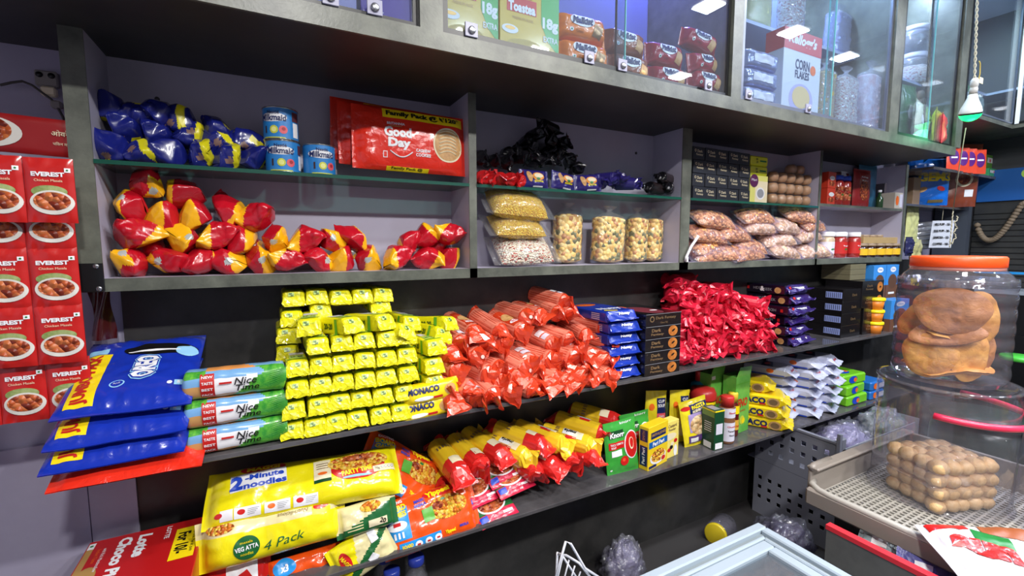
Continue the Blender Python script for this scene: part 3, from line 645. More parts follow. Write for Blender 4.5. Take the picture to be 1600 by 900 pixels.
def rusk():
    b = MB(); b.lathe([(.002, -.028), (.020, -.026), (.029, -.015), (.031, 0), (.029, .015), (.020, .026), (.002, .028)], 16, FILM)
    o = MB(); o.lathe([(.001, -.026), (.018, -.024), (.027, -.014), (.029, 0), (.027, .014), (.018, .024), (.001, .026)], 16, TOAST); return b.mesh('laddu_pack'), o.mesh('sweet')
ra, rb = rusk()
p0 = aty(1206, 300, .05); p1 = aty(1270, 300, .05); ddx = (p1.x-p0.x)/5
for r_i in range(4):
    for c_i in range(6):
        if r_i == 3 and c_i < 3: continue
        o = put(ra, 'sweet_ball_pack', (p0.x+ddx*c_i+.006, .055+(.04 if r_i == 3 else 0), ZG+.030+r_i*.0565), (0, 0, 0), (1, 1, 1)); put(rb, 'sweet_ball', parent=o)
        tag(o, f'round brown sweet in clear film, {NTH[c_i-(3 if r_i == 3 else 0)]} from the left in the {["bottom", "second", "third", "short top"][r_i]} row', 'sweet', 'rows of brown sweets in clear film')
def c10(x, y): return (1060+x/3.913, 190+y/3.913)
NB = [((210, 600), .25, NAMK, 'left bag in the top layer'), ((470, 580), .22, NAMK, 'middle bag in the top layer, behind'), ((730, 570), .22, NAMK, 'right bag in the top layer with a loose film end'),
      ((170, 690), .22, NAMK, 'left bag in the second layer'), ((330, 680), .22, NAMK, 'second bag from the left in the second layer'), ((480, 640), .22, PASTA, 'tilted pale bag in the middle of the second layer'), ((650, 640), .24, PASTA, 'pale bag right of the tilted one'), ((810, 630), .20, NAMK, 'short bag at the far end of the second layer'),
      ((200, 780), .26, NAMK, 'left bag in the third layer'), ((420, 770), .22, NAMK, 'middle bag in the third layer'), ((600, 720), .22, PASTA, 'pale bag in the third layer, right of middle'), ((780, 690), .22, PASTA, 'rightmost pale bag in the third layer'),
      ((200, 840), .26, NAMK, 'left bag in the bottom layer'), ((390, 830), .25, NAMK, 'second bag from the left in the bottom layer'), ((620, 790), .24, PASTA, 'pale bag in the bottom layer'), ((800, 790), .24, PASTA, 'rightmost bag in the bottom layer')]
for k, (q, w_, fl, lb) in enumerate(NB):
    p = aty(*c10(*q), .055)
    snack_bag('namkeen_bag', w_*1.1, .115, .075, fl, (p.x, .06 if k < 12 else .045, max(p.z, ZB+.037)), (R_(-52), rnd.uniform(-.08, .12), rnd.uniform(-.15, .15)), 'clear bag of fried snacks, '+lb, 'clear bags of fried snacks stacked flat', 20+k, fm=FILMV)
b = MB(); b.tube([aty(1091, 369, -.004), aty(1080, 385, -.012), aty(1072, 402, -.012), aty(1071, 408, -.006)], .006, WHITE); b.box(*(lambda q: (q.x-.008, q.x+.008))(aty(1073, 407, -.004)), -.006, 0, aty(1073, 409, 0).z, aty(1073, 401, 0).z, WHITE)
tag(b.obj('white_cable_loop'), 'white plastic cable loop fixed at the left of the snack bags', 'cable loop')

# ================================================================== FOURTH COMPARTMENT
JR = pm('sauce_jar_red', (150, 40, 34), .2, coat=.5); LABW = pm('jar_label', (215, 212, 225), .4)
def jar_(r_, h, body, lid, lidh, labm, text_, tcol, loc, name, label, grp, cat='jar'):
    r = empty(name, loc); tag(r, label, cat, grp)
    b = MB(); b.lathe([(r_*.9, 0), (r_, .006), (r_, h-lidh-.014), (r_*.75, h-lidh)], 24, body)
    b.lathe([(r_+.0008, h*.16), (r_+.0008, h*.62)], 24, labm, cap=False); f = cylmap(r_+.001, h*.4)
    if text_: b.text(text_, f, tcol, 0, .008, .009, r_*1.1, bold=.02); b.disc(f, GRN, 0, -.010, .009, .005, n=12)
    b.obj('jar_body', r); c = MB(); c.lathe([(r_*.92, h-lidh), (r_*.95, h-lidh+.002), (r_*.95, h-.002), (r_*.9, h)], 24, lid); c.obj('lid', r)
xa = aty(1288, 400, .04).x
for k, px in enumerate((1288, 1299, 1309, 1319, 1331)):
    p = aty(px+1, 400, .05); jar_(.036, .150, JR if k > 1 else pm('cream_jar', (190, 170, 140), .25), WHITE, .026, LABW if k < 2 else pm('red_label', (190, 40, 36), .4), 'Tops', WHITE, (p.x, .05+.03*(k % 2), ZB), 'sauce_jar', f'tall jar with white lid, {NTH[k]} from the left beside the honey jars', 'tall sauce jars with white lids')
HON = pm('dark_honey', (52, 26, 18), .12, coat=.5); GLID = pm('tan_lid', (150, 128, 104), .35)
hp = [(1344, .03), (1357, .03), (1371, .03), (1383, .03), (1395, .03)]
for k, (px, yy) in enumerate(hp):
    p = aty(px, 398, yy); jar_(.036, .083, HON, GLID, .016, pm('amber_label', (226, 180, 40), .4), '', BLACK, (p.x, yy, ZB), 'honey_jar', f'squat dark honey jar, {NTH[k]} from the left under the card tray', 'squat honey jars in the fourth compartment')
p = aty(1346, 374, .03); q = aty(1408, 374, .03); mb, F, L, Rr, T = carton(q.x-p.x-.03, .12, .038, pm('kraft_card', (170, 142, 96), .6)); o = mb.obj('card_tray', None, ((p.x+q.x)/2-.01, .08, ZB+.084)); tag(o, 'kraft card tray lying across the squat honey jars', 'tray')
for k in range(4):
    b = MB(); b.lathe([(.026, 0), (.028, .003), (.028, .014), (.026, .016)], 16, GLID); t_ = b.obj('jar_lid', None, (p.x+.06+k*.085, .085, ZB+.1225)); tag(t_, f'tan jar lid showing above the card tray, {NTH[k]} from the left', 'jar lid', 'tan lids above the card tray')
def sachet_pouch(w, h, t, m, loc, rot, label, name='refill_pouch', grp=None, seed=5, deco=None, seal='z', cat='pouch'):
    b = MB(); f = pillow(b, w, h, t, m, seed=seed, cr=.004, seal=seal, fin=.010, nu=22, nv=26)
    if deco: deco(b, f)
    return tag(b.obj(name, None, loc, rot), label, cat, grp)
def deco_k(b, f):
    b.text('Kellogg', f, WHITE, 0, .07, .012, .07, bold=.02); b.disc(f, CURRY, 0, -.01, .05, .06, n=20, rings=3); b.text('MUESLI', f, WHITE, 0, .05, .010, .06)
p = aty(1349, 322, .06); sachet_pouch(.19, .215, .04, pm('dark_red_pouch', (150, 36, 36), .3, bump=.4), (p.x, .08, ZG+.13), (0, 0, 0), 'tall dark red cereal pouch standing on the upper shelf', deco=deco_k)
p = aty(1360, 290, .12); sachet_pouch(.22, .27, .03, pm('teal_pouch', (70, 120, 150), .3), (p.x, .14, ZG+.155), (0, 0, 0), 'blue and white pouch behind the dark red cereal pouch', seed=8)
p = aty(1327, 320, .06); sachet_pouch(.07, .20, .02, pm('white_pouch', (196, 196, 204), .3), (p.x, .10, ZG+.12), (0, 0, 0), 'narrow white pouch left of the dark red cereal pouch', seed=9)
ORJ = pm('orange_red_label', (206, 62, 40), .35)
for k in range(2):
    mb, F, L, Rr, T = carton(.075, .08, .088, ORJ); mb.disc(F, WHITE, 0, .01, .026, .012); mb.disc(F, CURRY, 0, -.02, .03, .014); pp = aty(1289, 322, .05); o = mb.obj('masala_box', None, (pp.x, .06, ZG+.019+.089*k)); tag(o, ['small orange red box at the foot of the jam jars', 'small orange red box stacked on another beside the jam jars'][k], 'box', 'small orange red boxes')
for k, (px, yy) in enumerate([(1304, .05), (1316, .05), (1300, .12), (1312, .13)]):
    p = aty(px, 320, yy); jar_(.038, .165 if k < 2 else .2, JR, pm('dark_red_lid', (90, 24, 28), .3) if k > 1 else BLU, .024, CURRY, 'Kissan', RED, (p.x, yy, ZG+.019), 'jam_jar', ['jam jar with blue lid, left of the front pair', 'jam jar with blue lid, right of the front pair', 'taller jar with dark lid behind, on the left', 'taller jar with dark lid behind, on the right'][k], 'jam jars on the upper shelf')
for k, (px, w_, h_, c_, yy, lb) in enumerate([(1393, .12, .10, (190, 180, 165), .05, 'pale carton with a printed side at the right end of the upper shelf'), (1377, .09, .17, (90, 80, 84), .13, 'grey brown carton standing behind the small bottle'), (1385, .10, .25, (66, 32, 38), .15, 'tall maroon carton against the back board')]):
    mb, F, L, Rr, T = carton(w_, .06 if k else .08, h_, pm('carton_%s' % ('pale', 'brown', 'maroon')[k], c_, .5)); 
    if k == 0: mb.disc(F, ORNG, -.03, 0, .02, .03); mb.rect(F, LABW, .0, .05, -.04, .04)
    p = aty(px, 325, yy); o = mb.obj('carton', None, (p.x, yy, ZG+.019)); tag(o, lb, 'carton')
p = aty(1373, 325, .05); b = MB(); b.lathe([(.018, 0), (.02, .004), (.02, .06), (.008, .08), (.008, .1)], 16, pm('green_bottle', (40, 70, 40), .15)); o = b.obj('small_bottle', None, (p.x, .05, ZG+.019)); tag(o, 'small green bottle between the cereal pouch and pale carton', 'bottle'); c = MB(); c.lathe([(.010, .098), (.010, .112)], 12, WHITE); c.obj('cap', o)
# ================================================================== MIDDLE SHELF
OB = pm('deep_blue_film', (24, 50, 168), .22, bump=.4, bscale=16, bdist=.006, coat=.5); LB = pm('print_light_blue', (150, 205, 240), .35)
OY = pm('band_yellow', (245, 214, 20), .3, coat=.4); OR_ = pm('band_red', (190, 34, 30), .35)
def choc_pack(seed, full):
    b = MB(); W, H = .275, .33
    f = pillow(b, W, H, .060, OB, seed=seed, cr=.005, seal='z', fin=.014, nu=34, nv=38, pa=5, pb=3.5, wr=.003)
    f0 = f
    def f(a, b_, off=0): return f0(a, b_-.050, off)
    f.fine = f0.fine
    b.rect(f, OY, -.118, -.062, -.105, .105, n=4, k=20, rot=.0); b.rect(f, LB, -.118, -.075, .108, .140, n=3, k=3)
    b.text('JUMBO PACK', f, OR_, -.090, .0, .036, .20, rot=R_(90), bold=.04, off=.0016)
    b.text('OREO', f, LB, .022, .025, .060, .125, rot=R_(90), bold=.16, off=.001); b.text('OREO', f, OB, .022, .025, .056, .118, rot=R_(90), bold=.11, off=.0015); b.text('OREO', f, WHITE, .022, .025, .050, .108, rot=R_(90), bold=.05, off=.002)
    b.disc(f, BLACK, .045, .118, .085, .030, n=30, rings=4, off=.001); b.disc(f, LB, .105, .105, .026, .030, n=20, rings=3, off=.0014, rot=.4); b.disc(f, BLACK, .060, .128, .05, .010, n=20, rings=2, off=.002, rot=.1); b.disc(f, WHITE, .03, .108, .06, .005, n=20, rings=2, off=.0016)
    b.disc(f, LB, -.025, -.045, .016, .013, n=18); b.disc(f, OB, -.025, -.045, .013, .010, n=18, off=.001); b.text('PLUS', f, WHITE, -.025, -.045, .005, .014, off=.0016)
    b.rect(f, LB, .095, .118, -.062, -.045, n=2, k=2); b.disc(f, WHITE, .085, -.053, .006, n=10); b.text('&', f, WHITE, .105, -.053, .010, off=.001, bold=.02)
    return b.mesh('chocolate_cookie_pack')
ck = [choc_pack(i, 1) for i in (3, 4, 5)]
q = aty(190, 652, -.10)
for k, (x, y, z, th, rz, lb) in enumerate([(-.310, .012, 1.176, 69, -.02, 'blue chocolate cookie jumbo pack on top of its stack'), (-.320, -.005, 1.116, 70, -.02, 'blue chocolate cookie jumbo pack in the middle of its stack'), (-.326, -.015, 1.066, 71, -.02, 'blue chocolate cookie jumbo pack lowest of the three, on the red pack')]):
    tag(put(ck[k], 'cookie_pack', (x, y, z), (R_(-th), 0, rz), (.93, 1, .88)), lb, 'cookie pack', 'blue jumbo packs overhanging the shelf end')
b = MB(); f = pillow(b, .245, .28, .05, GR, seed=9, cr=.006, seal='x', fin=.016); tag(b.obj('biscuit_pack', None, (-.306, -.03, 1.012), (R_(-74), R_(0), -.02)), 'shiny red family pack lying under the blue jumbo packs', 'biscuit pack')
# coconut biscuit rolls lying along the shelf
CB = pm('coconut_pack_sky', (120, 170, 215), .25, coat=.4); CG = pm('coconut_pack_green', (40, 140, 50), .3, coat=.4, noisecol=(110, 190, 60), nscale=70); CO = pm('coconut_pack_sand', (200, 150, 90), .3, coat=.4)
def coco(seed):
    b = MB(); L = .235; r = .036
    def sel(c):
        u = c.x/L; ang = math.atan2(-c.y, c.z)
        if u > .28-.2*abs(ang-.9): return CG if ang > .35 else CB
        if u < -.28: return CG if ang < 1.0 and ang > .4 else (CO if ang > 1.6 else CB)
        return CO if ang > 2.2 else (WHITE if 1.1 < ang < 2.2 and abs(u) < .3 else (CB if ang > .5 else pm('coconut_pack_orange', (226, 150, 80), .3)))
    def fn(u, v):
        a = 2*math.pi*u; t = v*2-1; e = abs(t); k = (1-max(0, (e-.86)/.14)**2)**.5 if e > .86 else 1
        rr = r*(k*.75+.25) if e > .86 else r
        c, s_ = math.cos(a), math.sin(a)
        return Vector((t*L/2, rr*math.copysign(abs(c)**.72, c), rr*math.copysign(abs(s_)**.72, s_)*(k if e > .93 else 1)))+Vector((0, 0, 1))*nz((t*5, a, seed))*.002
    b.grid(fn, 40, 48, sel, True, closeu=True)
    f = lambda a, bb, off=0: Vector((a, -(r+off)*math.cos(bb/r*.85)*1.02-.001, (r+off)*math.sin(bb/r*.85)*1.06))
    b.rect(f, OR_, -.075, -.045, -.034, .034, n=2, k=10, off=.002)
    for k, s_ in enumerate(('NEW', 'TASTE', 'BEST', 'PACK')): b.text(s_, f, WHITE, -.060, .024-.016*k, .007, .024, off=.0032, bold=.02)
    b.text('Nice', f, BLACK, .022, .006, .018, .05, shear=.25, off=.003, bold=.01); b.text('Time', f, BLACK, .026, -.012, .018, .052, shear=.25, off=.003, bold=.01); b.rect(f, OR_, -.035, -.008, .002, .007, off=.003)
    for k in range(9): b.poly(f, pm('palm_green', (60, 150, 50), .4), [(.115, .030-.004*k), (.060+.004*abs(k-4), .022-.006*k), (.115, .026-.004*k)], off=.0028)
    return b.mesh('coconut_biscuit_roll')
cc = coco(1)
xn = aty(371, 650, -.085).x
for k, z in enumerate((.037, .108, .180)):
    o = put(cc, 'coconut_biscuit_roll', (xn+.002*k, -.078-.003*k, Z1+z), (0, 0, (.0, .02, -.03)[k])); tag(o, ['coconut biscuit roll lowest in the stack beside the yellow packs', 'coconut biscuit roll in the middle of the stack of three', 'coconut biscuit roll on top of the stack, nearest the blue packs'][k], 'biscuit roll', 'coconut biscuit rolls')
# yellow butter cookie packs
YF = pm('bright_yellow_film', (232, 224, 22), .3, bump=.5, bscale=34, bdist=.004, coat=.3); YG = pm('pack_green', (90, 170, 50), .35)
def yellow(seed):
    R = random.Random(seed); mb = MB(); w, h, L = .0285, .0235, .15; n = 24
    def dz(x): return R.uniform(-.0015, .0015)
    rings = [(L, w*.9, h*.9, 5, 0, 0, 0), (L*.97, w, h, 5, 0, .0005, 0), (L*.5, w, h, 5, 0, .0006, 0), (.012, w, h, 5, 0, .0005, 0), (.003, w*.98, h*.97, 5, 0, .0008, 0), (-.004, w*.95, h*.78, 4, .001, .0012, 0), (-.009, w*.97, h*.42, 3, .001, .0015, 0), (-.012, w*1.0, h*.12, 2, -.002+R.uniform(-.003, .003), .0012, 0), (-.014, w*1.05, h*.05, 2, -.010, .0015, R.uniform(-.06, .06)), (-.015, w*1.06, h*.06, 2, -.017, .0028, R.uniform(-.06, .06))]
    sweep(mb, rings[::-1], n, lambda c: YG if (c.z > h*.9 and .02 < c.y < .035 and seed % 2) else YF, seed=seed, smooth=False)
    mb.sm = [False]*len(mb.sm)
    F = flat((0, -.0085, h*.55), (1, 0, 0), (0, .45, .9)); ox = R.uniform(-.008, .002)
    mb.rect(F, pm('logo_mint', (190, 225, 120), .4), ox-.0075, ox+.0075, -.0055, .0055, off=.0012); mb.text('20', F, DGREEN, ox-.002, .0022, .005, .008, bold=.04, off=.002); mb.text('20', F, DGREEN, ox+.002, -.0028, .005, .008, bold=.04, off=.002); mb.text('Cookies', F, pm('faint_green', (150, 190, 60), .4), ox+.016, 0, .004, .013, off=.001)
    T = flat((0, L*.35, h+.0004), (1, 0, 0), (0, 1, 0)); mb.rect(T, YG, -.027, .027, -.045, -.038, off=.0005); mb.rect(T, pm('logo_mint', (0, 0, 0)), -.018, .018, -.03, .0); mb.text('20-20', T, DGREEN, 0, -.015, .014, .032, bold=.04, off=.001); mb.rect(T, LABW, -.016, .02, .01, .04)
    S = flat((-w-.0004, L*.35, 0), (0, -1, 0), (0, 0, 1)); mb.rect(S, YG, .02, .032, -.02, .02, off=.0005); mb.text('20-20', S, DGREEN, -.01, 0, .016, .04, bold=.04, off=.001)
    return mb.mesh('yellow_cookie_pack')
yp = [yellow(i) for i in range(6)]
RW = [[(457, 676), (493, 667), (526, 662), (559, 656), (595, 652), (627, 644)], [(459, 641), (499, 634), (532, 631), (565, 625), (599, 620), (633, 613)], [(465, 608), (502, 604), (537, 601), (571, 595), (604, 590), (638, 586)],
      [(465, 575), (502, 572), (537, 571), (571, 566), (604, 562), (637, 557)], [(497, 541), (535, 538), (570, 533), (605, 526), (636, 530)]]
nrow = ['bottom', 'second', 'third', 'fourth', 'fifth']
def yput(p, rot, lb, sc=1.0): return tag(put(yp[rnd.randrange(6)], 'yellow_cookie_pack', p, rot, sc), lb, 'cookie pack', 'bright yellow cookie packs stacked on the middle shelf')
for r_i, L in enumerate(RW):
    for k, (px, py) in enumerate(L):
        p = aty(px, py, -.108)
        z = Z1+.0245+.0565*r_i
        p.z = z if abs(p.z-z) < .012 else p.z
        yput((p.x, -.100+rnd.uniform(-.006, .004), p.z), (0, rnd.uniform(-.03, .03), rnd.uniform(-.05, .05)), f'yellow cookie pack, {NTH[k]} from the left in the {nrow[r_i]} row of the front layer', 1.0)
UP_ = [((456, 499), .03, 0, 0, 'left end of the second row from the top'), ((501, 487), .04, 0, 0, 'showing behind in the second row from the top'), ((594, 478), .04, 0, 0, 'under the rightmost pack of the top row'),
       ((450, 525), .02, 0, 0, 'at the left edge below the second row from the top'), ((450, 553), .01, 0, 0, 'at the left edge of the fifth row, set back'), ((448, 590), .03, 0, 0, 'set back at the left edge behind the fourth row'),
       ((459, 467), .04, 0, 0, 'first from the left in the top row'), ((495, 464), .04, .05, 0, 'second from the left in the top row'), ((532, 465), .04, .1, 0, 'third from the left in the top row'), ((566, 463), .04, .05, 0, 'fourth from the left in the top row'), ((598, 461), .04, .12, .1, 'fifth and last from the left in the top row')]
for (px, py), yy, rz, ry, lb in UP_:
    yput(aty(px, py, yy), (0, ry, rz), 'yellow cookie pack '+lb, 1.06)
for (px, py), yy, rz, ry, rx, lb in [((483, 512), -.085, -.12, -.05, 0, 'lying loose with its printed side up, left of the angled pair'), ((549, 509), -.095, .42, .0, -.08, 'turned at an angle with side label showing, left of its twin'), ((600, 504), -.095, .45, .05, -.08, 'turned at an angle with side label showing, right of its twin'), ((633, 520), -.10, .35, .45, -.15, 'tilted steeply at the top right of the stack'), ((642, 506), .02, .2, .15, 0, 'leaning behind the tilted one at the right')]:
    yput(aty(px, py, yy), (rx, ry, rz), 'yellow cookie pack '+lb, 1.08)
for (px, py), yy, rz, ry, rx, lb in [((678, 598), -.085, .1, .0, 0, 'right of the stack, resting on the salted cracker packs'), ((677, 572), -.085, .12, .03, 0, 'second up in the short right pile'), ((680, 543), -.08, .15, -.03, 0, 'third up in the short right pile'), ((690, 524), -.04, .25, .3, 0, 'tilted near the top of the short right pile'), ((701, 506), -.02, .5, .15, -.1, 'topmost of the short right pile beside the orange rolls')]:
    yput(aty(px, py, yy), (rx, ry, rz), 'yellow cookie pack '+lb, 1.12)
def monaco(seed, w=.17, h=.062):
    b = MB(); f = pillow(b, w, h, .062, OY, seed=seed, cr=.003, seal='x', fin=.010, nu=28, nv=18, pa=8, pb=5)
    b.text('MONACO', f, NAVY, -.028, .010, .020, .10, bold=.05, off=.0014); b.disc(f, BISC, .058, .0, .020, .017, n=18, rings=2); b.disc(f, WHITE, -.03, -.015, .03, .006, n=16); b.rect(f, OR_, .0, .03, -.020, -.013)
    return b.mesh('salted_cracker_pack')
mon = [monaco(1), monaco(2)]
for k, (px, py) in enumerate([(664, 637), (672, 611)]):
    p = aty(px, py, -.085); tag(put(mon[k], 'salted_cracker_pack', p, (R_(-12), R_(-3), 0)), ['salted cracker pack on the shelf between yellow packs and orange rolls', 'salted cracker pack lying on another left of the orange rolls'][k], 'cracker pack', 'yellow salted cracker packs on the middle shelf')
# orange red cashew cookie rolls
OF = pm('orange_foil', (214, 66, 34), .24, .15, bump=.55, bscale=34, bdist=.004, coat=.5); OP = pm('orange_ribbed', (232, 132, 108), .28, coat=.4, bump=.15, bscale=60); OD = pm('orange_ribbed_dark', (206, 80, 56), .3, coat=.4)
def cashew(seed):
    lab = seed % 4
    r, L = .034, .155
    R = random.Random(seed); mb = roll_mesh(r, L, OP, OF, seed, .0045, deco=None, twist=0)
    # ribs: darker lengthwise stripes
    for k in range(18):
        a = -.35+k*.26; f = lambda s_, t, off=0, a=a: Vector(((r+.0012)*math.cos(a+s_/r), .005+t, (r+.0012)*math.sin(a+s_/r)))
        mb.rect(f, OD, -.0016, .0016, .004, L-.012, n=1, k=5)
    f = lambda a, b, off=0: Vector(((r+off+.001)*math.cos(math.pi*.62+a/r), L/2+b, (r+off+.001)*math.sin(math.pi*.62+a/r)))
    fl = lambda a, b, off=0: Vector((-(r+off+.001)*math.cos(b/r-.6), L*.5-a, (r+off+.001)*math.sin(b/r+.6)))
    g = lambda a, b, off=0: Vector(((r+off+.0015)*math.sin(a/r), .04+b, (r+off+.0015)*math.cos(a/r)))
    if lab == 0: mb.rect(g, WHITE, -.022, .012, .0, .026, n=6); mb.rect(g, LABW, -.02, .01, -.03, -.008, n=6, off=.001)
    if lab == 1: mb.rect(g, OF, -.03, .03, -.03, .09, n=8, k=2); mb.disc(g, BISC, 0, .03, .022, .026, n=18, rings=3, off=.001); mb.disc(g, WHITE, 0, -.008, .018, .010, n=16, rings=2, off=.001); mb.text('Good', g, RED, 0, -.005, .007, .024, bold=.03, off=.0024); mb.text('Day', g, RED, 0, -.013, .007, .018, bold=.03, off=.0024)
    # small round mark on the crumpled end
    e = flat((.004, -r*.8, .006), (1, 0, 0), (0, .5, .85)); mb.disc(e, pm('pale_pink_mark', (235, 190, 180), .4), 0, 0, .0065, n=12, off=.003)
    return mb.mesh('cashew_cookie_roll')
cr_ = [cashew(100+i) for i in range(8)]
def c11(x, y): return (680+x/4.09, 440+y/4.09)
def pile(meshes, name, rowsd, conv, base, slope, y0, label, cat, grp, rots, sc=(1, 1.08), zb=Z1, minz=.03):
    for rn, L in rowsd.items():
        for k, q in enumerate(L):
            px, py = conv(*q); 
            # point where the view line meets the sloping face of the heap
            d = ray(px, py); n_ = Vector((0, 1, -slope)); o_ = Vector((0, y0, zb)); t = (o_-CAM).dot(n_)/d.dot(n_); p = CAM+d*t
            p.z = max(p.z, zb+minz)
            a = rots(k)
            tag(put(meshes[rnd.randrange(len(meshes))], name, p, a, rnd.uniform(*sc)), label % (NTH[k], rn), cat, grp)
OROWS = {'in the bottom row': [(110, 800), (270, 790), (365, 770), (480, 745), (610, 720), (720, 700), (835, 690), (900, 640), (990, 650), (1095, 625)],
 'in the second row up': [(75, 690), (215, 690), (410, 640), (530, 620), (660, 640), (770, 615), (860, 580), (950, 580), (1090, 500)],
 'in the third row up': [(135, 570), (330, 590), (560, 560), (650, 570), (780, 520), (880, 490), (1000, 480), (1075, 510)],
 'in the fourth row up': [(100, 470), (270, 480), (400, 560), (600, 520), (730, 500), (900, 430), (1110, 385)],
 'in the fifth row up': [(165, 400), (330, 400), (430, 390), (740, 400), (850, 370), (960, 345), (1070, 290)],
 'in the sixth row up': [(245, 335), (410, 320), (545, 320), (580, 230), (670, 225), (780, 205), (870, 200)],
 'at the very top of the heap': [(820, 130)]}
pile(cr_, 'cookie_roll', OROWS, c11, 0, .52, -.115, 'orange red ribbed cookie roll, %s from the left %s', 'cookie roll', 'orange red cookie rolls heaped on the middle shelf', lambda k: (R_(rnd.uniform(3, 16)), rnd.uniform(-.7, .5), rnd.uniform(.05, .5)), (.95, 1.06))
for o in bpy.data.objects:
    if o.name.startswith('cookie_roll') and o['label'].endswith('at the very top of the heap'): o['label'] = 'orange red ribbed cookie roll alone at the very top of the heap'
# blue wrapped long packs
BW = pm('royal_blue_film', (28, 56, 165), .24, bump=.4, bscale=40, bdist=.003, coat=.5)
xb0, xb1 = aty(955, 560, -.1).x, aty(1001, 560, -.1).x; wb = xb1-xb0; hb = (1.243-Z1)/6
for k in range(6):
    mb = MB(); mb.box(-wb/2, wb/2, 0, .26, 0, hb-.002, BW, .006)
    sweep(mb, [(-.020, wb/2*1.02, .002, 2, hb*.25, .003, 0), (-.010, wb/2, .004, 2, hb*.3, .002, 0), (-.003, wb/2, hb*.35, 3, hb*.45, .002, 0), (.004, wb/2*.99, hb*.48, 6, hb*.5, 0, 0)], 20, BW, seed=k)
    F = flat((0, -.003, hb*.7), (1, 0, 0), (0, .5, .85)); mb.text('Nutty', F, WHITE, .01, 0, .014, .06, bold=.04, shear=.2, off=.004)
    T = flat((0, .12, hb-.0018), (1, 0, 0), (0, 1, 0)); mb.text('Nutty', T, WHITE, .0, -.05, .05, .11, bold=.03, rot=0, off=.001); mb.disc(T, ORNG, -.02, .08, .05, .03, n=16, off=.0006); mb.poly(T, YEL, [(-.06, -.09), (-.01, -.11), (.0, -.095), (-.05, -.075)], off=.0008)
    L = flat((-wb/2, .12, hb/2), (0, -1, 0), (0, 0, 1))
    for j in range(4): mb.rect(L, LABW, .03, .08, -.014+.007*j, -.011+.007*j, off=.001)
    o = mb.obj('wafer_pack', None, ((xb0+xb1)/2-.012*(k == 5), -.085+.004*(k % 2), Z1+hb*k), (0, 0, (.0, .02, -.02, .01, 0, .03)[k]))
    tag(o, f'long royal blue wrapped wafer pack, {["lowest", "second up", "third up", "fourth up", "fifth up", "topmost"][k]} in the stack left of the black boxes', 'wafer pack', 'royal blue wafer packs')
BC = pm('black_card', (22, 20, 22), .22, coat=.3); LIP = pm('cookie_print', (206, 132, 60), .4, noisecol=(160, 90, 36), nscale=40); COPP = pm('copper_print', (150, 120, 84), .35, .4)
xd0, xd1 = xb1+.006, aty(1058, 530, -.1).x; wd = xd1-xd0; hd = (1.222-Z1)/5*1.01
for k in range(5):
    mb, F, L, Rr, T = carton(wd, .28, hd-.001, BC, .0015)
    if k < 4:
        mb.text('Dark', F, COPP, -.04, .008, .013, .05, bold=.03); mb.text('Fantasy', F, COPP, -.034, -.009, .012, .068, bold=.02); mb.disc(F, LIP, .052, .0, .026, .0215, n=24, rings=2); mb.disc(F, BLACK, .054, .002, .010, .004, n=14, off=.0012, rot=.5)
    else:
        mb.text('Dark Fantasy', F, COPP, .01, .006, .014, .11, bold=.01); mb.disc(F, COPP, -.065, .004, .012, n=18); mb.disc(F, BC, -.065, .004, .008, n=18, off=.001); mb.text('Choco Fills', F, COPP, .0, -.012, .007, .04)
        mb.disc(T, pm('pink_glow_print', (120, 50, 60), .3), -.01, -.04, .06, .09, n=24); mb.disc(T, WHITE, .02, -.06, .02, .01, off=.001); mb.disc(T, ORNG, -.05, .06, .02, .03, off=.001)
    mb.rect(F, GREY, -wd/2, wd/2, hd/2-.002, hd/2-.0008, off=.0008)
    o = mb.obj('biscuit_box', None, ((xd0+xd1)/2, .022, Z1+hd*k)); tag(o, f'long black biscuit box, {["lowest", "second up", "third up", "fourth up", "topmost"][k]} in the stack beside the crimson heap', 'biscuit box', 'long black biscuit boxes')
# crimson heap
CF = pm('crimson_foil', (206, 30, 58), .3, bump=.35, bscale=30, bdist=.004, coat=.3)
crm = [roll_mesh(.032, .10, CF, CF, 200+i, .010, fin=1.35).mesh('crimson_biscuit_pack') for i in range(8)]
CROWS = {}
ws = [('in the bottom row', 556, 1068, 1196, 9), ('in the second row up', 540, 1066, 1200, 9), ('in the third row up', 524, 1066, 1196, 9), ('in the fourth row up', 508, 1068, 1194, 9), ('in the fifth row up', 492, 1072, 1180, 7), ('in the sixth row up', 476, 1072, 1150, 5), ('in the seventh row up', 462, 1076, 1128, 4), ('in the top row', 448, 1062, 1088, 2)]
for nm, y_, a, b_, n in ws: CROWS[nm] = [(a+(b_-a)*i/(n-1)+rnd.uniform(-3, 3), y_-(a+(b_-a)*i/(n-1)-1068)*.14+rnd.uniform(-3, 3)) for i in range(n)]
pile(crm, 'biscuit_pack', CROWS, lambda x, y: (x, y), 0, .5, -.075, 'crimson foil biscuit pack, %s from the left %s', 'biscuit pack', 'crimson foil packs heaped on the middle shelf', lambda k: (R_(rnd.uniform(-10, 25)), rnd.uniform(0, 3), rnd.uniform(-.7, .7)), (.9, 1.2))
for k, (px, py, rz) in enumerate([(1055, 440, -1.2), (1050, 462, -1.3)]):
    p = aty(px, py, .09); mb = roll_mesh(.036, .17, pm('dark_crimson_film', (140, 22, 36), .3, bump=.3), CF, 230+k, .006); f = lambda a, b, off=0: Vector((-(.037+off)*math.cos(b/.036), .07-a, (.037+off)*math.sin(b/.036))); mb.disc(f, CREAM, .02, .005, .02, .014); mb.rect(f, LABW, -.02, .0, -.01, .0)
    tag(mb.obj('biscuit_roll', None, p, (0, 0, rz)), ['crimson biscuit roll on top at the back of the crimson heap', 'crimson biscuit roll behind the heap above the black boxes'][k], 'biscuit roll')
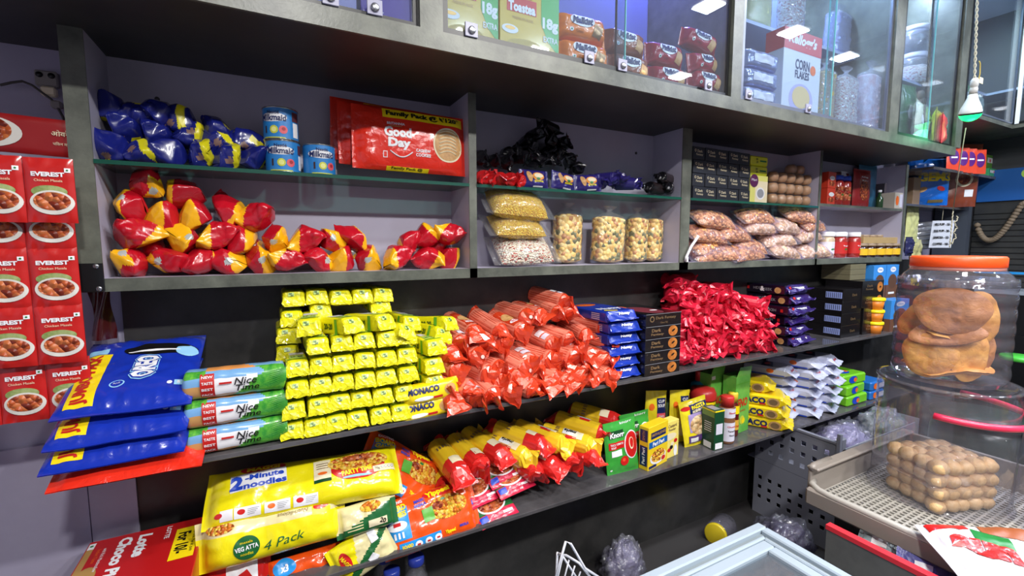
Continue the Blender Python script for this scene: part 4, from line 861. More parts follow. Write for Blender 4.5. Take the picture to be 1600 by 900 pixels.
# black and violet chocolate chip packs
xh0, xh1 = aty(1238, 500, -.08).x, aty(1272, 500, -.08).x; HM = pm('midnight_film', (20, 14, 34), .2, bump=.25, bscale=30, coat=.5); HV = pm('violet_foil', (52, 34, 104), .22, .2, bump=.6, bscale=40, coat=.4)
for k in range(6):
    hh = .053; mb = MB(); wh = xh1-xh0; mb.box(-wh/2, wh/2, 0, .24, 0, hh-.002, HM, .005); sweep(mb, [(-.030, wh/2*1.02, .003, 2, hh*.4, .006, .1), (-.014, wh/2, .008, 2, hh*.45, .005, 0), (-.002, wh/2, hh*.42, 4, hh*.48, .003, 0), (.006, wh/2*.99, hh*.49, 6, hh*.5, 0, 0)], 20, HV, seed=30+k)
    L = flat((-wh/2, .12, hh/2), (0, -1, 0), (0, 0, 1)); L2 = (lambda a, b, off=0, L=L: L(a, b, off)) if k != 2 and k != 3 else (lambda a, b, off=0, L=L: L(-a, -b, off))
    mb.text('HIDE', L2, GREY, -.035, .002, .014, .040, off=.001); mb.text('&', L2, WHITE, -.004, .0, .026, bold=.05, off=.001); mb.text('SEEK', L2, GREY, .028, -.002, .014, .042, off=.001); mb.disc(L2, BISC, .080, -.004, .018, .016, n=14, off=.0008); mb.rect(L2, OR_, -.092, -.078, -.006, .010, off=.001)
    F = flat((0, -.006, hh*.62), (1, 0, 0), (0, .4, .9)); mb.text('HIDE&SEEK', F, WHITE, 0, 0, .012, .10, bold=.03, off=.006); mb.rect(F, OR_, -.08, -.06, -.003, .010, off=.005)
    o = mb.obj('chip_cookie_pack', None, ((xh0+xh1)/2-.015*(k % 2)+.01, -.06+.01*(k % 3), Z1+hh*k), (0, 0, (.0, .04, -.03, .02, .05, 0)[k]))
    tag(o, f'black and violet chocolate chip cookie pack, {["lowest", "second up", "third up", "fourth up", "fifth up", "topmost"][k]} in its stack', 'cookie pack', 'black and violet cookie packs')
# dark boxes at the far end
p = aty(1292, 522, -.03)
BARC = pm('barcode_label', (150, 165, 225), .4)
for k in range(4):
    mb, F, L, Rr, T = carton(.20, .22, .068, BC); mb.rect(L, BARC, -.03-.01+.06, .105, -.016, .018); mb.text('Dark', F, COPP, .02, 0, .014, .05); 
    for j in range(8): mb.rect(L, BLACK, .024+.010*j, .027+.010*j, -.013, .015, off=.001)
    o = mb.obj('biscuit_box', None, (p.x+.16, .04, Z1+.0685*k)); tag(o, f'black biscuit box with pale barcode label, {["lowest", "second up", "third up", "topmost"][k]} in its stack', 'biscuit box', 'black boxes with barcode ends')
p = aty(1332, 518, -.03)
for k in range(4):
    mb, F, L, Rr, T = carton(.24, .20, .078, BC); mb.disc(F, LIP, .075, 0, .032, .030, n=20, rings=2); mb.disc(F, BLACK, .078, 0, .01, .006, off=.001); mb.text('Dark', F, COPP, -.04, .01, .014, .06); mb.text('Fantasy', F, COPP, -.04, -.01, .014, .08)
    o = mb.obj('biscuit_box', None, (p.x+.13+(-.03 if k > 1 else 0), .025, Z1+.0785*k)); tag(o, f'black biscuit box with cookie picture, {["lowest", "second up", "third up", "topmost"][k]} beside the yellow lidded cups', 'biscuit box', 'black boxes with cookie picture')
OLV = pm('olive_card', (110, 104, 80), .5)
for k in range(3):
    mb, F, L, Rr, T = carton(.17, .16, .030, OLV); o = mb.obj('flat_box', None, (p.x+.06, .07, Z1+.315+.031*k)); tag(o, f'thin olive box, {["lowest", "middle", "uppermost"][k]} of three above the black boxes', 'box', 'thin olive boxes')
MBL = pm('milk_carton_blue', (60, 140, 215), .35); MBR = pm('milk_carton_brown', (110, 74, 56), .4)
def drink(w, d, h, loc, rz, lb, cat='carton', grp=None):
    mb, F, L, Rr, T = carton(w, d, h, MBL); mb.rect(F, MBR, -w/2, w/2, -h/2, -h*.1); mb.rect(L, MBR, -d/2, d/2, -h/2, -h*.1); mb.disc(F, pm('choc_drink', (96, 66, 50), .4), 0, -.0, w*.36, h*.22, n=20, off=.001); mb.rect(F, WHITE, -w*.3, w*.2, -h*.38, -h*.32, off=.001); mb.disc(F, WHITE, 0, h*.36, w*.24, h*.08, off=.001); mb.text('Oats', F, BLU, 0, h*.37, .012, w*.3, off=.0016)
    return tag(mb.obj('drink_carton', None, loc, (0, 0, rz)), lb, cat, grp)
a = aty(1362, 450, -.02); b_ = aty(1384, 450, -.02); c_ = aty(1408, 450, -.02)
tag(carton(.36, .13, .185, pm('grey_carton', (70, 74, 84), .5))[0].obj('carton', None, (aty(1385, 515, -.0).x+.02, .06, Z1)), 'grey carton at the back carrying the blue drink cartons', 'carton')
drink(.15, .09, .21, (b_.x-.06, .035, Z1+.1855), 0, 'blue and brown drink carton, left of the upper pair', grp='blue drink cartons on the middle shelf'); drink(.15, .09, .21, (b_.x+.10, .035, Z1+.1855), 0, 'blue and brown drink carton, right of the upper pair', grp='blue drink cartons on the middle shelf')
drink(.22, .08, .19, (aty(1390, 515, -.06).x, -.065, Z1), 0, 'blue and brown drink carton standing at the shelf front below the pair', grp='blue drink cartons on the middle shelf')
for k in range(3):
    p = aty(1361, 512, -.06); r = empty('spread_cup', (p.x, -.075, Z1+.071*k)); tag(r, f'small orange cup with yellow lid, {["lowest", "middle", "top"][k]} of the stacked cups', 'cup', 'orange cups with yellow lids')
    c = MB(); c.lathe([(.034, 0), (.042, .055)], 20, pm('cup_orange', (226, 130, 40), .35)); c.obj('cup_body', r); c = MB(); c.lathe([(.045, .053), (.046, .056), (.046, .067), (.042, .070)], 20, YEL); c.obj('lid', r)
# ================================================================== LOWEST SHELF
MY = pm('noodle_yellow_film', (240, 226, 20), .22, bump=.4, bscale=18, bdist=.005, coat=.5); MR = pm('noodle_red', (206, 32, 30), .3, coat=.3); MC = pm('noodle_cream', (226, 214, 160), .3, coat=.4); MG = pm('noodle_green', (30, 100, 50), .3, coat=.4); MO = pm('noodle_orange_film', (236, 84, 20), .22, bump=.4, bscale=18, bdist=.005, coat=.5)
SKY = pm('sky_blue_print', (40, 150, 225), .35)
# big yellow party pack
b = MB(); W, H = .50, .150; f = pillow(b, W, H, .095, MY, seed=11, cr=.008, seal='x', fin=.014, nu=60, nv=30, pa=9, pb=3)
f0_ = f
def f(a, b_, off=0): return f0_(a*.94, b_*.78, off)
f.fine = f0_.fine
b.disc(f, MR, -.13, .074, .062, .018, n=30, rings=4); b.text('MAGGI', f, YEL, -.13, .074, .018, .09, bold=.05, off=.0014)
b.rect(f, WHITE, -.215, -.065, .005, .062, n=14, k=4, off=.0008, rot=.06); b.text('2', f, BLU, -.198, .030, .048, .034, bold=.06, off=.0016); b.text('-Minute', f, BLU, -.125, .045, .020, .105, bold=.04, off=.0016, rot=.05); b.text('noodles', f, BLU, -.122, .018, .022, .115, bold=.04, off=.0016, rot=.05)
b.rect(f, CREAM, .012, .062, -.01, .065, n=5, k=5, off=.0008); b.rect(f, DGREEN, .012, .062, -.022, -.010, n=4, off=.001); b.disc(f, ORNG, .037, .012, .014, .006, off=.0014)
for j in range(3): b.rect(f, COPP, .02, .055, .03+.009*j, .033+.009*j, off=.0014)
b.disc(f, MR, .145, .022, .085, .052, n=32, rings=5, off=.0008, a0=math.pi, a1=2*math.pi); b.disc(f, NOOD, .148, .040, .095, .034, n=32, rings=5, off=.0016); b.disc(f, CURRY, .150, .055, .05, .014, n=20, rings=3, off=.0022)
b.text('PARTY TIME', f, YEL, .140, .003, .020, .095, bold=.05, off=.0022, rot=.12); b.disc(f, LB, .14, -.018, .045, .005, off=.0018)
b.rect(f, CREAM, .190, .262, -.012, .012, n=6, k=2, off=.0024, rot=.1); b.text('70g', f, BLACK, .203, -.002, .012, .016, off=.003)
for j in range(4): b.disc(f, BLACK, .220+.011*j, .002+.001*j, .004, off=.003); b.disc(f, WHITE, .220+.011*j, .002+.001*j, .003, off=.0036)
for k, x in enumerate((-.222, -.165, -.088, -.012)):
    b.rect(f, WHITE, x-(.012 if k == 0 else .034), x+(.02 if k == 0 else .034), -.084, -.052, n=6, k=3, off=.0008); b.disc(f, MR if k != 2 else ORNG, x-.016, -.066, .010, .008, off=.0014)
    for j in range(4): b.rect(f, GREY, x+.0, x+.03-.004*j, -.062-.005*j, -.0605-.005*j, n=3, off=.0014) if k else None
tag(b.obj('noodle_pack', None, aty(484, 757, -.005), (R_(-44), R_(1.4), R_(-3)), ), 'big yellow party noodle pack lying uppermost in the noodle pile', 'noodle pack')
# veg atta four pack
b = MB(); W, H = .335, .125; sel = lambda c: MC if c.z > .022 + .0*c.x else MY
f = pillow(b, W, H, .10, sel, seed=14, cr=.006, seal='x', fin=.020, nu=44, nv=28, pa=8, pb=3)
f1_ = f
def f(a, b_, off=0): return f1_(a*.97, b_*.9, off)
f.fine = f1_.fine
b.disc(f, MG, -.068, -.020, .032, .033, n=28, rings=3, off=.001); b.text('VEG ATTA', f, WHITE, -.068, -.020, .013, .056, bold=.03, off=.002, rot=.06); b.text('noodles', f, YEL, -.068, -.036, .008, .03, off=.002); b.text('masala', f, YEL, -.068, -.004, .007, .03, off=.002)
b.text('4 Pack', f, MG, .025, -.026, .026, .105, shear=.35, off=.0014, rot=.08); b.text('Nutri-licious', f, COPP, .05, .045, .010, .08, rot=math.pi, off=.0014, shear=.2)
b.rect(f, YEL, .10, .15, .022, .062, n=4, k=3); b.disc(f, MR, .125, .046, .022, .010, off=.0014, n=16); b.disc(f, NOOD, -.13, .045, .035, .014, off=.001, n=16, rings=2)
tag(b.obj('noodle_pack', None, aty(430, 828, -.045), (R_(-22), R_(-1), R_(-2))), 'yellow and cream four-piece noodle pack right under the big yellow one', 'noodle pack')
# small green and cream noodle pack
b = MB(); f = pillow(b, .155, .085, .05, lambda c: MG if c.z < .002+.35*c.x else MC, seed=16, cr=.005, seal='x', fin=.012, nu=30, nv=20)
b.disc(f, NOOD, .012, .026, .03, .014, n=16, rings=2, off=.001); b.rect(f, CREAM, .0, .055, -.032, -.012, n=4, off=.001); b.text('20', f, BLACK, .042, -.022, .014, .018, bold=.03, off=.0018, rot=-.4)
for j in range(3): b.rect(f, MC, -.06, -.015, -.028+.008*j, -.025+.008*j, n=4, off=.001)
tag(b.obj('noodle_pack', None, aty(573, 806, -.075), (R_(-25), R_(-3), 0)), 'small green and cream noodle pack under the right end of the big yellow pack', 'noodle pack')
# slanted noodle pack with red badge
b = MB(); f = pillow(b, .155, .12, .045, lambda c: MG if abs(c.z+.018-.55*c.x) < .012 else (MY if c.x-.3*c.z < -.018 else MC), seed=17, cr=.005, seal='x', fin=.012, nu=44, nv=34)
b.disc(f, MR, -.048, .008, .016, .030, n=20, rings=2, off=.001); b.text('MAGGI', f, YEL, -.048, .008, .012, .042, rot=-1.3, bold=.04, off=.002); b.rect(f, WHITE, .035, .058, .012, .045, n=2, k=2, off=.001); b.rect(f, WHITE, .01, .035, -.04, -.015, n=2, k=2, off=.0015, rot=.5)
tag(b.obj('noodle_pack', None, aty(566, 862, -.085), (R_(-15), R_(-24), 0)), 'slanted cream and yellow noodle pack with red oval badge, left of the orange one', 'noodle pack')
# orange noodle packs
def orange_noodle(seed):
    b = MB(); W, H = .29, .165; f = pillow(b, W, H, .075, MO, seed=seed, cr=.006, seal='x', fin=.016, nu=44, nv=30, pa=8, pb=3.5)
    b.text('Yippee!', f, YEL, .035, .068, .022, .085, bold=.05, off=.0016, rot=.12); b.disc(f, MR, .035, .068, .052, .012, off=.0008, n=18)
    b.rect(f, SKY, -.142, -.072, -.038, .055, n=6, k=6, off=.0008); b.text('BOARD', f, YEL, -.108, .052, .018, .066, bold=.05, off=.0018, rot=.1); b.text('GAMES', f, YEL, -.108, .033, .016, .062, bold=.05, off=.0018, rot=.1); b.text('EXCITING', f, WHITE, -.11, .069, .009, .055, bold=.03, off=.0018, rot=.1); b.disc(f, WHITE, -.110, .004, .030, .014, off=.0014, n=16); b.rect(f, MR, -.122, -.100, .003, .013, off=.002, n=2)
    for j in range(3): b.rect(f, WHITE, -.125+.012*j, -.119+.012*j, -.032, -.015, off=.002)
    b.disc(f, NOOD, .055, .018, .066, .036, n=28, rings=4, off=.001); b.disc(f, CURRY, .025, .028, .02, .012, n=14, off=.0018); b.disc(f, GRN, .045, .044, .008, .004, off=.002)
    b.rect(f, YG, -.028, .008, -.010, .030, n=3, k=3, off=.002, rot=.1); b.text('MAGIC', f, BLU, -.03, .058, .010, .036, bold=.04, off=.0016, rot=.1); b.text('MASALA', f, BLU, -.03, .045, .010, .04, bold=.04, off=.0016, rot=.1)
    b.rect(f, SKY, -.115, .02, -.078, -.046, n=12, k=2, off=.001); b.text('BOARD', f, YEL, -.090, -.058, .010, .034, bold=.05, off=.0018); b.text('GAMES', f, MR, -.090, -.070, .009, .032, bold=.05, off=.0018)
    for j in range(3): b.disc(f, WHITE, -.055+.032*j, -.062, .012, .010, off=.0016, n=14); b.rect(f, MR, -.060+.032*j, -.05+.032*j, -.065, -.06, off=.002)
    b.text('Yippee!', f, YEL, .05, -.058, .014, .035, bold=.05, off=.0016); b.text('MASALA', f, BLU, .098, -.052, .009, .03, bold=.04, off=.0016)
    return b.mesh('orange_noodle_pack')
on = orange_noodle(21)
for (px, py, yy, rot, lb) in [(672, 808, -.055, (R_(-32), R_(-4), R_(-2)), 'orange noodle pack with board game offer lying at the shelf front'), (628, 738, .05, (R_(-35), R_(38), R_(0)), 'orange noodle pack leaning steeply behind the big yellow pack')]:
    tag(put(on, 'noodle_pack', aty(px, py, yy), rot), lb, 'noodle pack', 'orange noodle packs')
b = MB(); f = pillow(b, .18, .10, .06, MO, seed=25, cr=.008, seal='x'); b.disc(f, SKY, -.05, .03, .03, .02, n=16, off=.001); b.text('x3', f, WHITE, -.05, .03, .018, .02, bold=.05, off=.002); tag(b.obj('noodle_pack', None, aty(475, 890, -.04), (R_(-10), 0, 0)), 'orange noodle pack crushed under the four-piece pack', 'noodle pack')
b = MB(); f = pillow(b, .15, .12, .05, MR, seed=26, cr=.006, seal='x'); b.rect(f, WHITE, -.02, .055, -.03, .045, n=6, k=6, off=.001); b.rect(f, MR, .0, .04, -.035, .0, n=2, off=.002, rot=.5); tag(b.obj('biscuit_pack', None, aty(368, 893, -.03), (R_(-15), 0, 0)), 'red and white pack between the red carton and the orange pack', 'biscuit pack')
# red choco pie carton, lying flat on another
CP = pm('choco_red_card', (188, 26, 28), .3, coat=.3)
mb, F, L, Rr, T = carton(.262, .34, .10, CP, .002)
tx = lambda s_, x, y, h, w_, m, **k: mb.text(s_, T, m, x, y, h, w_, rot=R_(-90), **k)
tx('LOTTE', .048, .125, .012, .060, WHITE, bold=.03); tx('Lotte', -.004, .093, .030, .105, WHITE, bold=.05, shear=.1); tx('Choco Pie', -.046, .055, .030, .190, WHITE, bold=.05, shear=.1)
tx('with Rich Marshmallow', -.085, .07, .008, .10, WHITE); tx('Indian Taste', -.098, .09, .008, .06, ORNG)
mb.rect(T, YEL, .068, .122, -.02, .128, off=.0008); tx('For 10/-', .090, .055, .030, .10, BLACK, bold=.04, off=.0014); tx('Grab one Pie at just', .113, .06, .010, .115, BLACK, bold=.01, off=.0014)
mb.rect(T, GOLD, -.127, -.113, .02, .13); mb.rect(T, WHITE, -.127, -.113, .13, .158); mb.disc(T, GRN, -.120, .144, .004, off=.0014); mb.disc(T, GOLD, -.10, .0, .022, .045, n=20)
tag(mb.obj('pie_carton', None, (-.336, -.052, .60), (0, 0, 0)), 'red chocolate pie carton lying flat with yellow price panel, left of the noodles', 'carton')
tag(carton(.25, .33, .098, CP, .002)[0].obj('pie_carton', None, (-.336, -.052, .50)), 'red carton directly beneath the chocolate pie carton', 'carton')
tag(carton(.27, .30, .50, pm('stacking_crate_grey', (90, 88, 92), .5))[0].obj('storage_box', None, (-.345, -.05, 0)), 'grey box on the floor carrying the red cartons', 'box')
# marie biscuit rolls
YR = pm('marie_yellow_film', (238, 196, 40), .24, bump=.35, bscale=24, coat=.4); RR = pm('marie_red_film', (214, 40, 36), .22, bump=.45, bscale=30, bdist=.004, coat=.5)
def marie(seed, ym):
    r, L = .036, .17; R = random.Random(seed); mb = roll_mesh(r, L, (lambda c: YR if c.y > .045 else RR) if not ym else (lambda c: YR), YR if ym == 2 else RR, seed, .005)
    g = lambda a, b, off=0: Vector(((r+off+.0015)*math.sin(a/r), .07+b, (r+off+.0015)*math.cos(a/r)))
    h_ = lambda a, b, off=0: Vector((-(r+off+.0015)*math.cos(b/r-.55*0), .085-a, (r+off+.0015)*math.sin(b/r+.4)))
    if ym != 1: mb.rect(g, CREAM, -.018, .018, -.050, -.015, n=5, off=.001)
    if ym == 1 or ym == 2: mb.rect(g, WHITE, -.012, .026, -.03, .025, n=5, off=.001); mb.text('marie', g, BLACK, .006, 0, .020, .045, rot=R_(90), bold=.04, off=.002); mb.rect(g, MR, -.026, -.014, -.03, .01, n=2, off=.001)
    for j in range(6): mb.rect(g, COPP, -.03+.01*j, -.025+.01*j, .04, .055, off=.001)
    e = flat((.0, -r*.75, .006), (1, 0, 0), (0, .5, .85)); mb.disc(e, pm('pale_pink_mark', (0, 0, 0)), 0, 0, .008, .005, off=.003)
    return mb.mesh('marie_biscuit_roll')
mm = [marie(300, 0), marie(301, 1), marie(302, 2), marie(303, 0), marie(304, 1)]
def c12(x, y): return (560+x/3.913, 620+y/3.913)
MA = [((620, 480), -.06, .13, 0, .0, 'thick one with a blank label, leftmost of the upper row'), ((525, 535), .03, .04, 4, .15, 'at the very left end, showing a white word panel'), ((745, 430), -.05, .10, 3, .1, 'second from the left, its red end upright'), ((870, 365), -.02, .12, 0, .25, 'third from the left with a folded red end'),
      ((1010, 370), -.04, .10, 2, .4, 'all yellow end, just left of middle'), ((1110, 300), -.05, .12, 0, .5, 'red end in the middle of the row'), ((1230, 290), -.05, .12, 2, .5, 'yellow with word panel, right of middle'), ((1400, 300), -.05, .12, 2, .55, 'yellow, second from the green soup pouches'), ((1470, 220), -.0, .12, 1, .55, 'yellow, next to the green soup pouches'), ((1560, 150), .04, .12, 0, .5, 'half hidden behind the green soup pouches'),
      ((1080, 460), -.07, .04, 3, .2, 'bottom row, left of its neighbours'), ((1190, 430), -.07, .04, 0, .35, 'bottom row, second from left'), ((1300, 400), -.075, .04, 3, .3, 'bottom row, third from left'), ((1430, 375), -.075, .04, 0, .4, 'bottom row, nearest the green soup pouches')]
for (q, yy, hh, mi_, rz, lb) in MA:
    p = aty(*c12(*q), yy); p.z = max(p.z, Z2+.036)
    tag(put(mm[mi_], 'biscuit_roll', p, (R_(8), rnd.uniform(-.5, .5), rz+.1), 1.08), 'tea biscuit roll '+lb, 'biscuit roll', 'red and yellow tea biscuit rolls')
# flat noodle sachets
def soupsachet(seed):
    b = MB(); f = pillow(b, .15, .10, .022, lambda c: MG if c.z > -.022 else pm('sachet_pink', (206, 36, 72), .3, coat=.4), seed=seed, cr=.003, seal='z', fin=.010, nu=26, nv=22)
    b.disc(f, WHITE, -.005, .005, .055, .034, n=22, rings=3, off=.0008); b.disc(f, CURRY, -.005, .006, .050, .029, n=22, rings=3, off=.0014); b.disc(f, MR, .056, .02, .014, off=.001); b.rect(f, BLU, -.07, -.04, -.045, -.025, n=2, off=.001); b.rect(f, WHITE, .02, .06, -.042, -.034, n=2, off=.001)
    return b.mesh('noodle_sachet')
ss = [soupsachet(1), soupsachet(2)]
for (q, yy, z, rz, tl, lb) in [((820, 670), -.06, .02, .12, 62, 'lying alone at the shelf edge'), ((720, 570), -.02, .035, .15, 60, 'second up in the stack beside the orange noodle pack'), ((760, 520), .01, .06, .15, 60, 'third up in the stack beside the orange noodle pack'), ((930, 500), -.03, .02, .1, 60, 'lower of the right-hand pair'), ((880, 440), .0, .05, .1, 55, 'upper of the right-hand pair')]:
    p = aty(*c12(*q), yy); p.z = max(p.z, Z2+.02); tag(put(ss[rnd.randrange(2)], 'noodle_sachet', p, (R_(-tl), R_(-4), rz)), 'green and pink noodle sachet '+lb, 'sachet', 'green and pink noodle sachets')
# soup pouches, pasta boxes
KG = pm('soup_green', (60, 160, 60), .26, bump=.3, bscale=24, coat=.4)
def soup(b, f):
    b.rect(f, DGREEN, -.06, .01, .045, .075, n=3, off=.0006); b.text('Knorr', f, WHITE, -.022, .058, .022, .07, bold=.04, off=.0014, shear=.15); b.rect(f, MR, -.066, .015, .0, .030, n=4, off=.0006); b.text('THICK TOMATO', f, WHITE, -.028, .020, .009, .062, bold=.02, off=.0014); b.text('SOUP', f, WHITE, -.045, .008, .008, .024, bold=.02, off=.0014)
    b.rect(f, WHITE, -.055, -.005, -.030, -.005, n=2, off=.0008); b.disc(f, WHITE, .045, .005, .036, .058, n=26, rings=3, off=.001); b.disc(f, MR, .046, .005, .032, .053, n=26, rings=3, off=.0016); b.disc(f, CREAM, .045, .01, .012, .025, off=.002); b.disc(f, MR, .046, .012, .009, .02, off=.0026); b.disc(f, MR, .005, -.055, .020, .020, off=.0018); b.disc(f, pm('tomato_light', (230, 80, 50), .4), .002, -.05, .008, off=.0024); b.disc(f, WHITE, -.06, -.085, .006, .004, off=.001); b.text('knorr', f, WHITE, .03, .10, .01, .06, off=.001)
p = atz(966, 734, Z2); sachet_pouch(.158, .20, .025, KG, (p.x, -.045, Z2+.105), (R_(-6), R_(-3), R_(-4)), 'green tomato soup pouch in front of another green pouch', 'soup_pouch', 'green soup pouches', 3, soup, cat='pouch')
sachet_pouch(.155, .20, .025, KG, (p.x+.115, -.005, Z2+.105), (R_(-5), R_(-2), R_(-4)), 'green soup pouch behind, mostly hidden by the yellow boxes', 'soup_pouch', 'green soup pouches', 4, soup, cat='pouch')
SY = pm('pasta_box_yellow', (240, 206, 36), .3, coat=.2); SBl = pm('pasta_box_blue', (24, 96, 170), .35)
mb, F, L, Rr, T = carton(.145, .045, .185, SY)
mb.rect(F, NAVY, -.055, .055, .038, .066, off=.0006); mb.text('SMITH & JONES', F, GOLD, 0, .052, .016, .100, bold=.03, off=.0012); mb.rect(F, SBl, -.068, .068, .0, .028, off=.0008); mb.text('Peri Peri', F, WHITE, 0, .014, .018, .085, bold=.04, off=.0014); mb.disc(F, WHITE, .0, -.048, .058, .030, n=24, off=.0008); mb.disc(F, NOOD, 0, -.042, .050, .028, n=24, off=.0012); mb.disc(F, CREAM, .038, -.062, .018, .013, off=.0016); mb.disc(F, MR, .038, -.062, .014, .010, off=.002); mb.rect(F, NAVY, -.066, -.01, -.088, -.076)
mb.rect(L, NAVY, -.018, .018, -.075, .01, off=.0006); mb.text('Peri Peri', L, WHITE, 0, -.032, .014, .07, rot=R_(90), bold=.03, off=.0012); mb.rect(L, NAVY, -.018, .018, .03, .08, off=.0006); mb.text('SMITH', L, GOLD, 0, .055, .012, .04, rot=R_(90), off=.0012)
p = atz(1004, 737, Z2); tag(mb.obj('pasta_box', None, (p.x+.085, -.065, Z2), (0, 0, R_(12))), 'bright yellow peri peri pasta box with blue band at the shelf front', 'box')
mb, F, L, Rr, T = carton(.135, .045, .165, pm('custard_yellow', (240, 220, 110), .35)); mb.disc(F, BLU, -.035, .055, .018, .014, off=.001); mb.text('Custard', F, COPP, .02, .062, .014, .06, bold=.03); mb.text('Powder', F, COPP, .02, .045, .012, .05, bold=.02)
for (x, y, c) in ((-.03, -.02, RED), (.0, -.045, RED), (-.045, -.05, ORNG), (.02, -.02, CREAM), (.015, -.035, BLACK), (.045, -.01, RED)): mb.disc(F, c, x, y, .012, .009, off=.0012)
mb.disc(F, WHITE, .045, -.055, .012, .026, off=.001); mb.disc(F, CREAM, .0, .015, .05, .016, off=.0008)
p = atz(1040, 722, Z2); tag(mb.obj('custard_box', None, (p.x+.035, -.035, Z2), (0, 0, R_(8))), 'pale yellow custard box just right of the peri peri box', 'box')
PZY = pm('soup_pouch_yellow', (235, 215, 40), .26, bump=.3, coat=.4)
def pz(b, f):
    b.disc(f, ORNG, -.028, .06, .014, .016, off=.001); b.rect(f, NAVY, .0, .05, .03, .10, n=3, k=3, off=.0008); b.text('CUP', f, WHITE, .025, .085, .014, .035, bold=.03, off=.0014); b.text('SOUP', f, WHITE, .025, .065, .014, .04, bold=.03, off=.0014); b.rect(f, PINK, .0, .05, .0, .03, n=3, off=.0008); b.text('TWO', f, WHITE, .025, .015, .012, .03, bold=.03, off=.0014); b.disc(f, CREAM, .015, -.05, .035, .04, off=.001)
p = atz(1018, 700, Z2); sachet_pouch(.11, .245, .025, PZY, (p.x+.03, .07, Z2+.128), (R_(-3), R_(4), R_(-12)), 'tall yellow soup pouch at the back, left of a similar one', 'soup_pouch', 'yellow soup pouches', 6, pz); sachet_pouch(.11, .235, .025, PZY, (p.x+.165, .05, Z2+.122), (R_(-3), R_(3), R_(-8)), 'tall yellow soup pouch at the back, right of a similar one', 'soup_pouch', 'yellow soup pouches', 7, pz)
def pzm(b, f):
    b.rect(f, NAVY, -.035, .075, .045, .088, n=6, k=2, off=.0008); b.text('PAZZTA', f, YEL, .02, .074, .018, .085, bold=.05, off=.0014, rot=.05); b.text('MUSHROOM', f, CREAM, .02, .055, .013, .085, bold=.04, off=.0014, rot=.05); b.disc(f, MR, -.055, .075, .024, .010, off=.001)
    b.rect(f, pm('lilac_print', (170, 150, 200), .4), -.05, .075, -.04, .045, n=5, k=4, off=.0006); b.disc(f, PASTA, .01, -.012, .055, .045, n=24, rings=3, off=.0012); b.rect(f, pm('plum_print', (90, 60, 120), .4), -.06, .06, -.09, -.055, n=4, off=.001); b.rect(f, WHITE, -.05, -.01, -.085, -.065, off=.0016)
p = atz(1068, 696, Z2); sachet_pouch(.165, .195, .035, PZY, (p.x+.06, -.005, Z2+.108), (R_(-8), R_(-6), R_(-4)), 'yellow mushroom pasta pouch in front of the tall soup pouches', 'pasta_pouch', None, 8, pzm)
DG = pm('dark_green_card', (26, 70, 44), .35)
mb, F, L, Rr, T = carton(.06, .075, .185, DG); 
for side in (F, L): mb.rect(side, WHITE, -.022, .022, -.088, -.060, off=.0006); mb.rect(side, LABW, -.02, .02, -.02, .03, off=.0006) if side is F else mb.rect(side, pm('light_green_card', (120, 150, 60), .4), -.035, .035, .06, .09, off=.0006)
for j in range(5): mb.rect(L, WHITE, -.02, .02, .03-.01*j, .033-.01*j, off=.001)
mb.rect(T, pm('silver_seal', (185, 190, 195), .3, .5), -.02, .02, -.025, .025); mb.rect(F, YEL, -.03, .03, .086, .0925, off=.0008); mb.rect(L, YEL, -.036, .036, .086, .0925, off=.0008)
p = atz(1090, 696, Z2); tag(mb.obj('tea_box', None, (p.x+.05, -.065, Z2), (0, 0, R_(-4))), 'dark green box with white print left of the brown sauce bottle', 'box')
mb, F, L, Rr, T = carton(.13, .06, .19, pm('olive_green_card', (70, 90, 60), .5)); tag(mb.obj('carton', None, (p.x-.04, .10, Z2)), 'green grey carton at the back behind the mushroom pasta pouch', 'carton')
def bottle(name, r_, h, neck, nh, body, cap, caph, loc, lb, labs, capr=None):
    r = empty(name, loc); tag(r, lb, 'bottle')
    b = MB(); b.lathe([(r_*.9, 0), (r_, .006), (r_, h-nh-.03), (r_*.9, h-nh-.012), (neck, h-nh), (neck, h-caph)], 28, body)
    f = cylmap(r_+.001, 0, -math.pi/2-.4)
    for z0, z1, m_, txt in labs:
        b.lathe([(r_+.0008, z0), (r_+.0008, z1)], 28, m_, cap=False)
        for t, (s_, c, dz, hh, w_) in enumerate(txt): b.text(s_, f, c, .01, z0+dz, hh, w_, bold=.02, off=.001)
    b.obj('bottle_body', r); c = MB(); cr2 = capr or neck*1.12
    c.lathe([(cr2, h-caph), (cr2, h-.004), (cr2*.9, h)], 28, cap); c.obj('cap', r); return r
p = atz(1134, 690, Z2)
bottle('sauce_bottle', .036, .225, .026, .045, pm('brown_chutney', (128, 86, 58), .3), pm('red_cap', (196, 48, 44), .35), .050, (p.x-.0, -.06, Z2), 'brown sauce bottle with pale labels and red cap', [(.015, .105, LABW, [('Chutney', RED, .07, .010, .05), ('Tamarind', BLACK, .05, .008, .045), ('Sauce', BLACK, .03, .008, .03)]), (.128, .172, LABW, [('Sauce', RED, .025, .009, .04)])])
bottle('sauce_bottle', .030, .215, .020, .05, pm('dark_red_sauce', (96, 24, 24), .2, coat=.4), pm('yellow_cap', (235, 200, 60), .35), .045, (p.x+.095, -.02, Z2), 'dark red sauce bottle with yellow cap beside the brown one', [(.035, .085, pm('label_amber', (220, 170, 60), .4), [('Chilli', RED, .02, .010, .03)]), (.115, .155, YEL, [])])
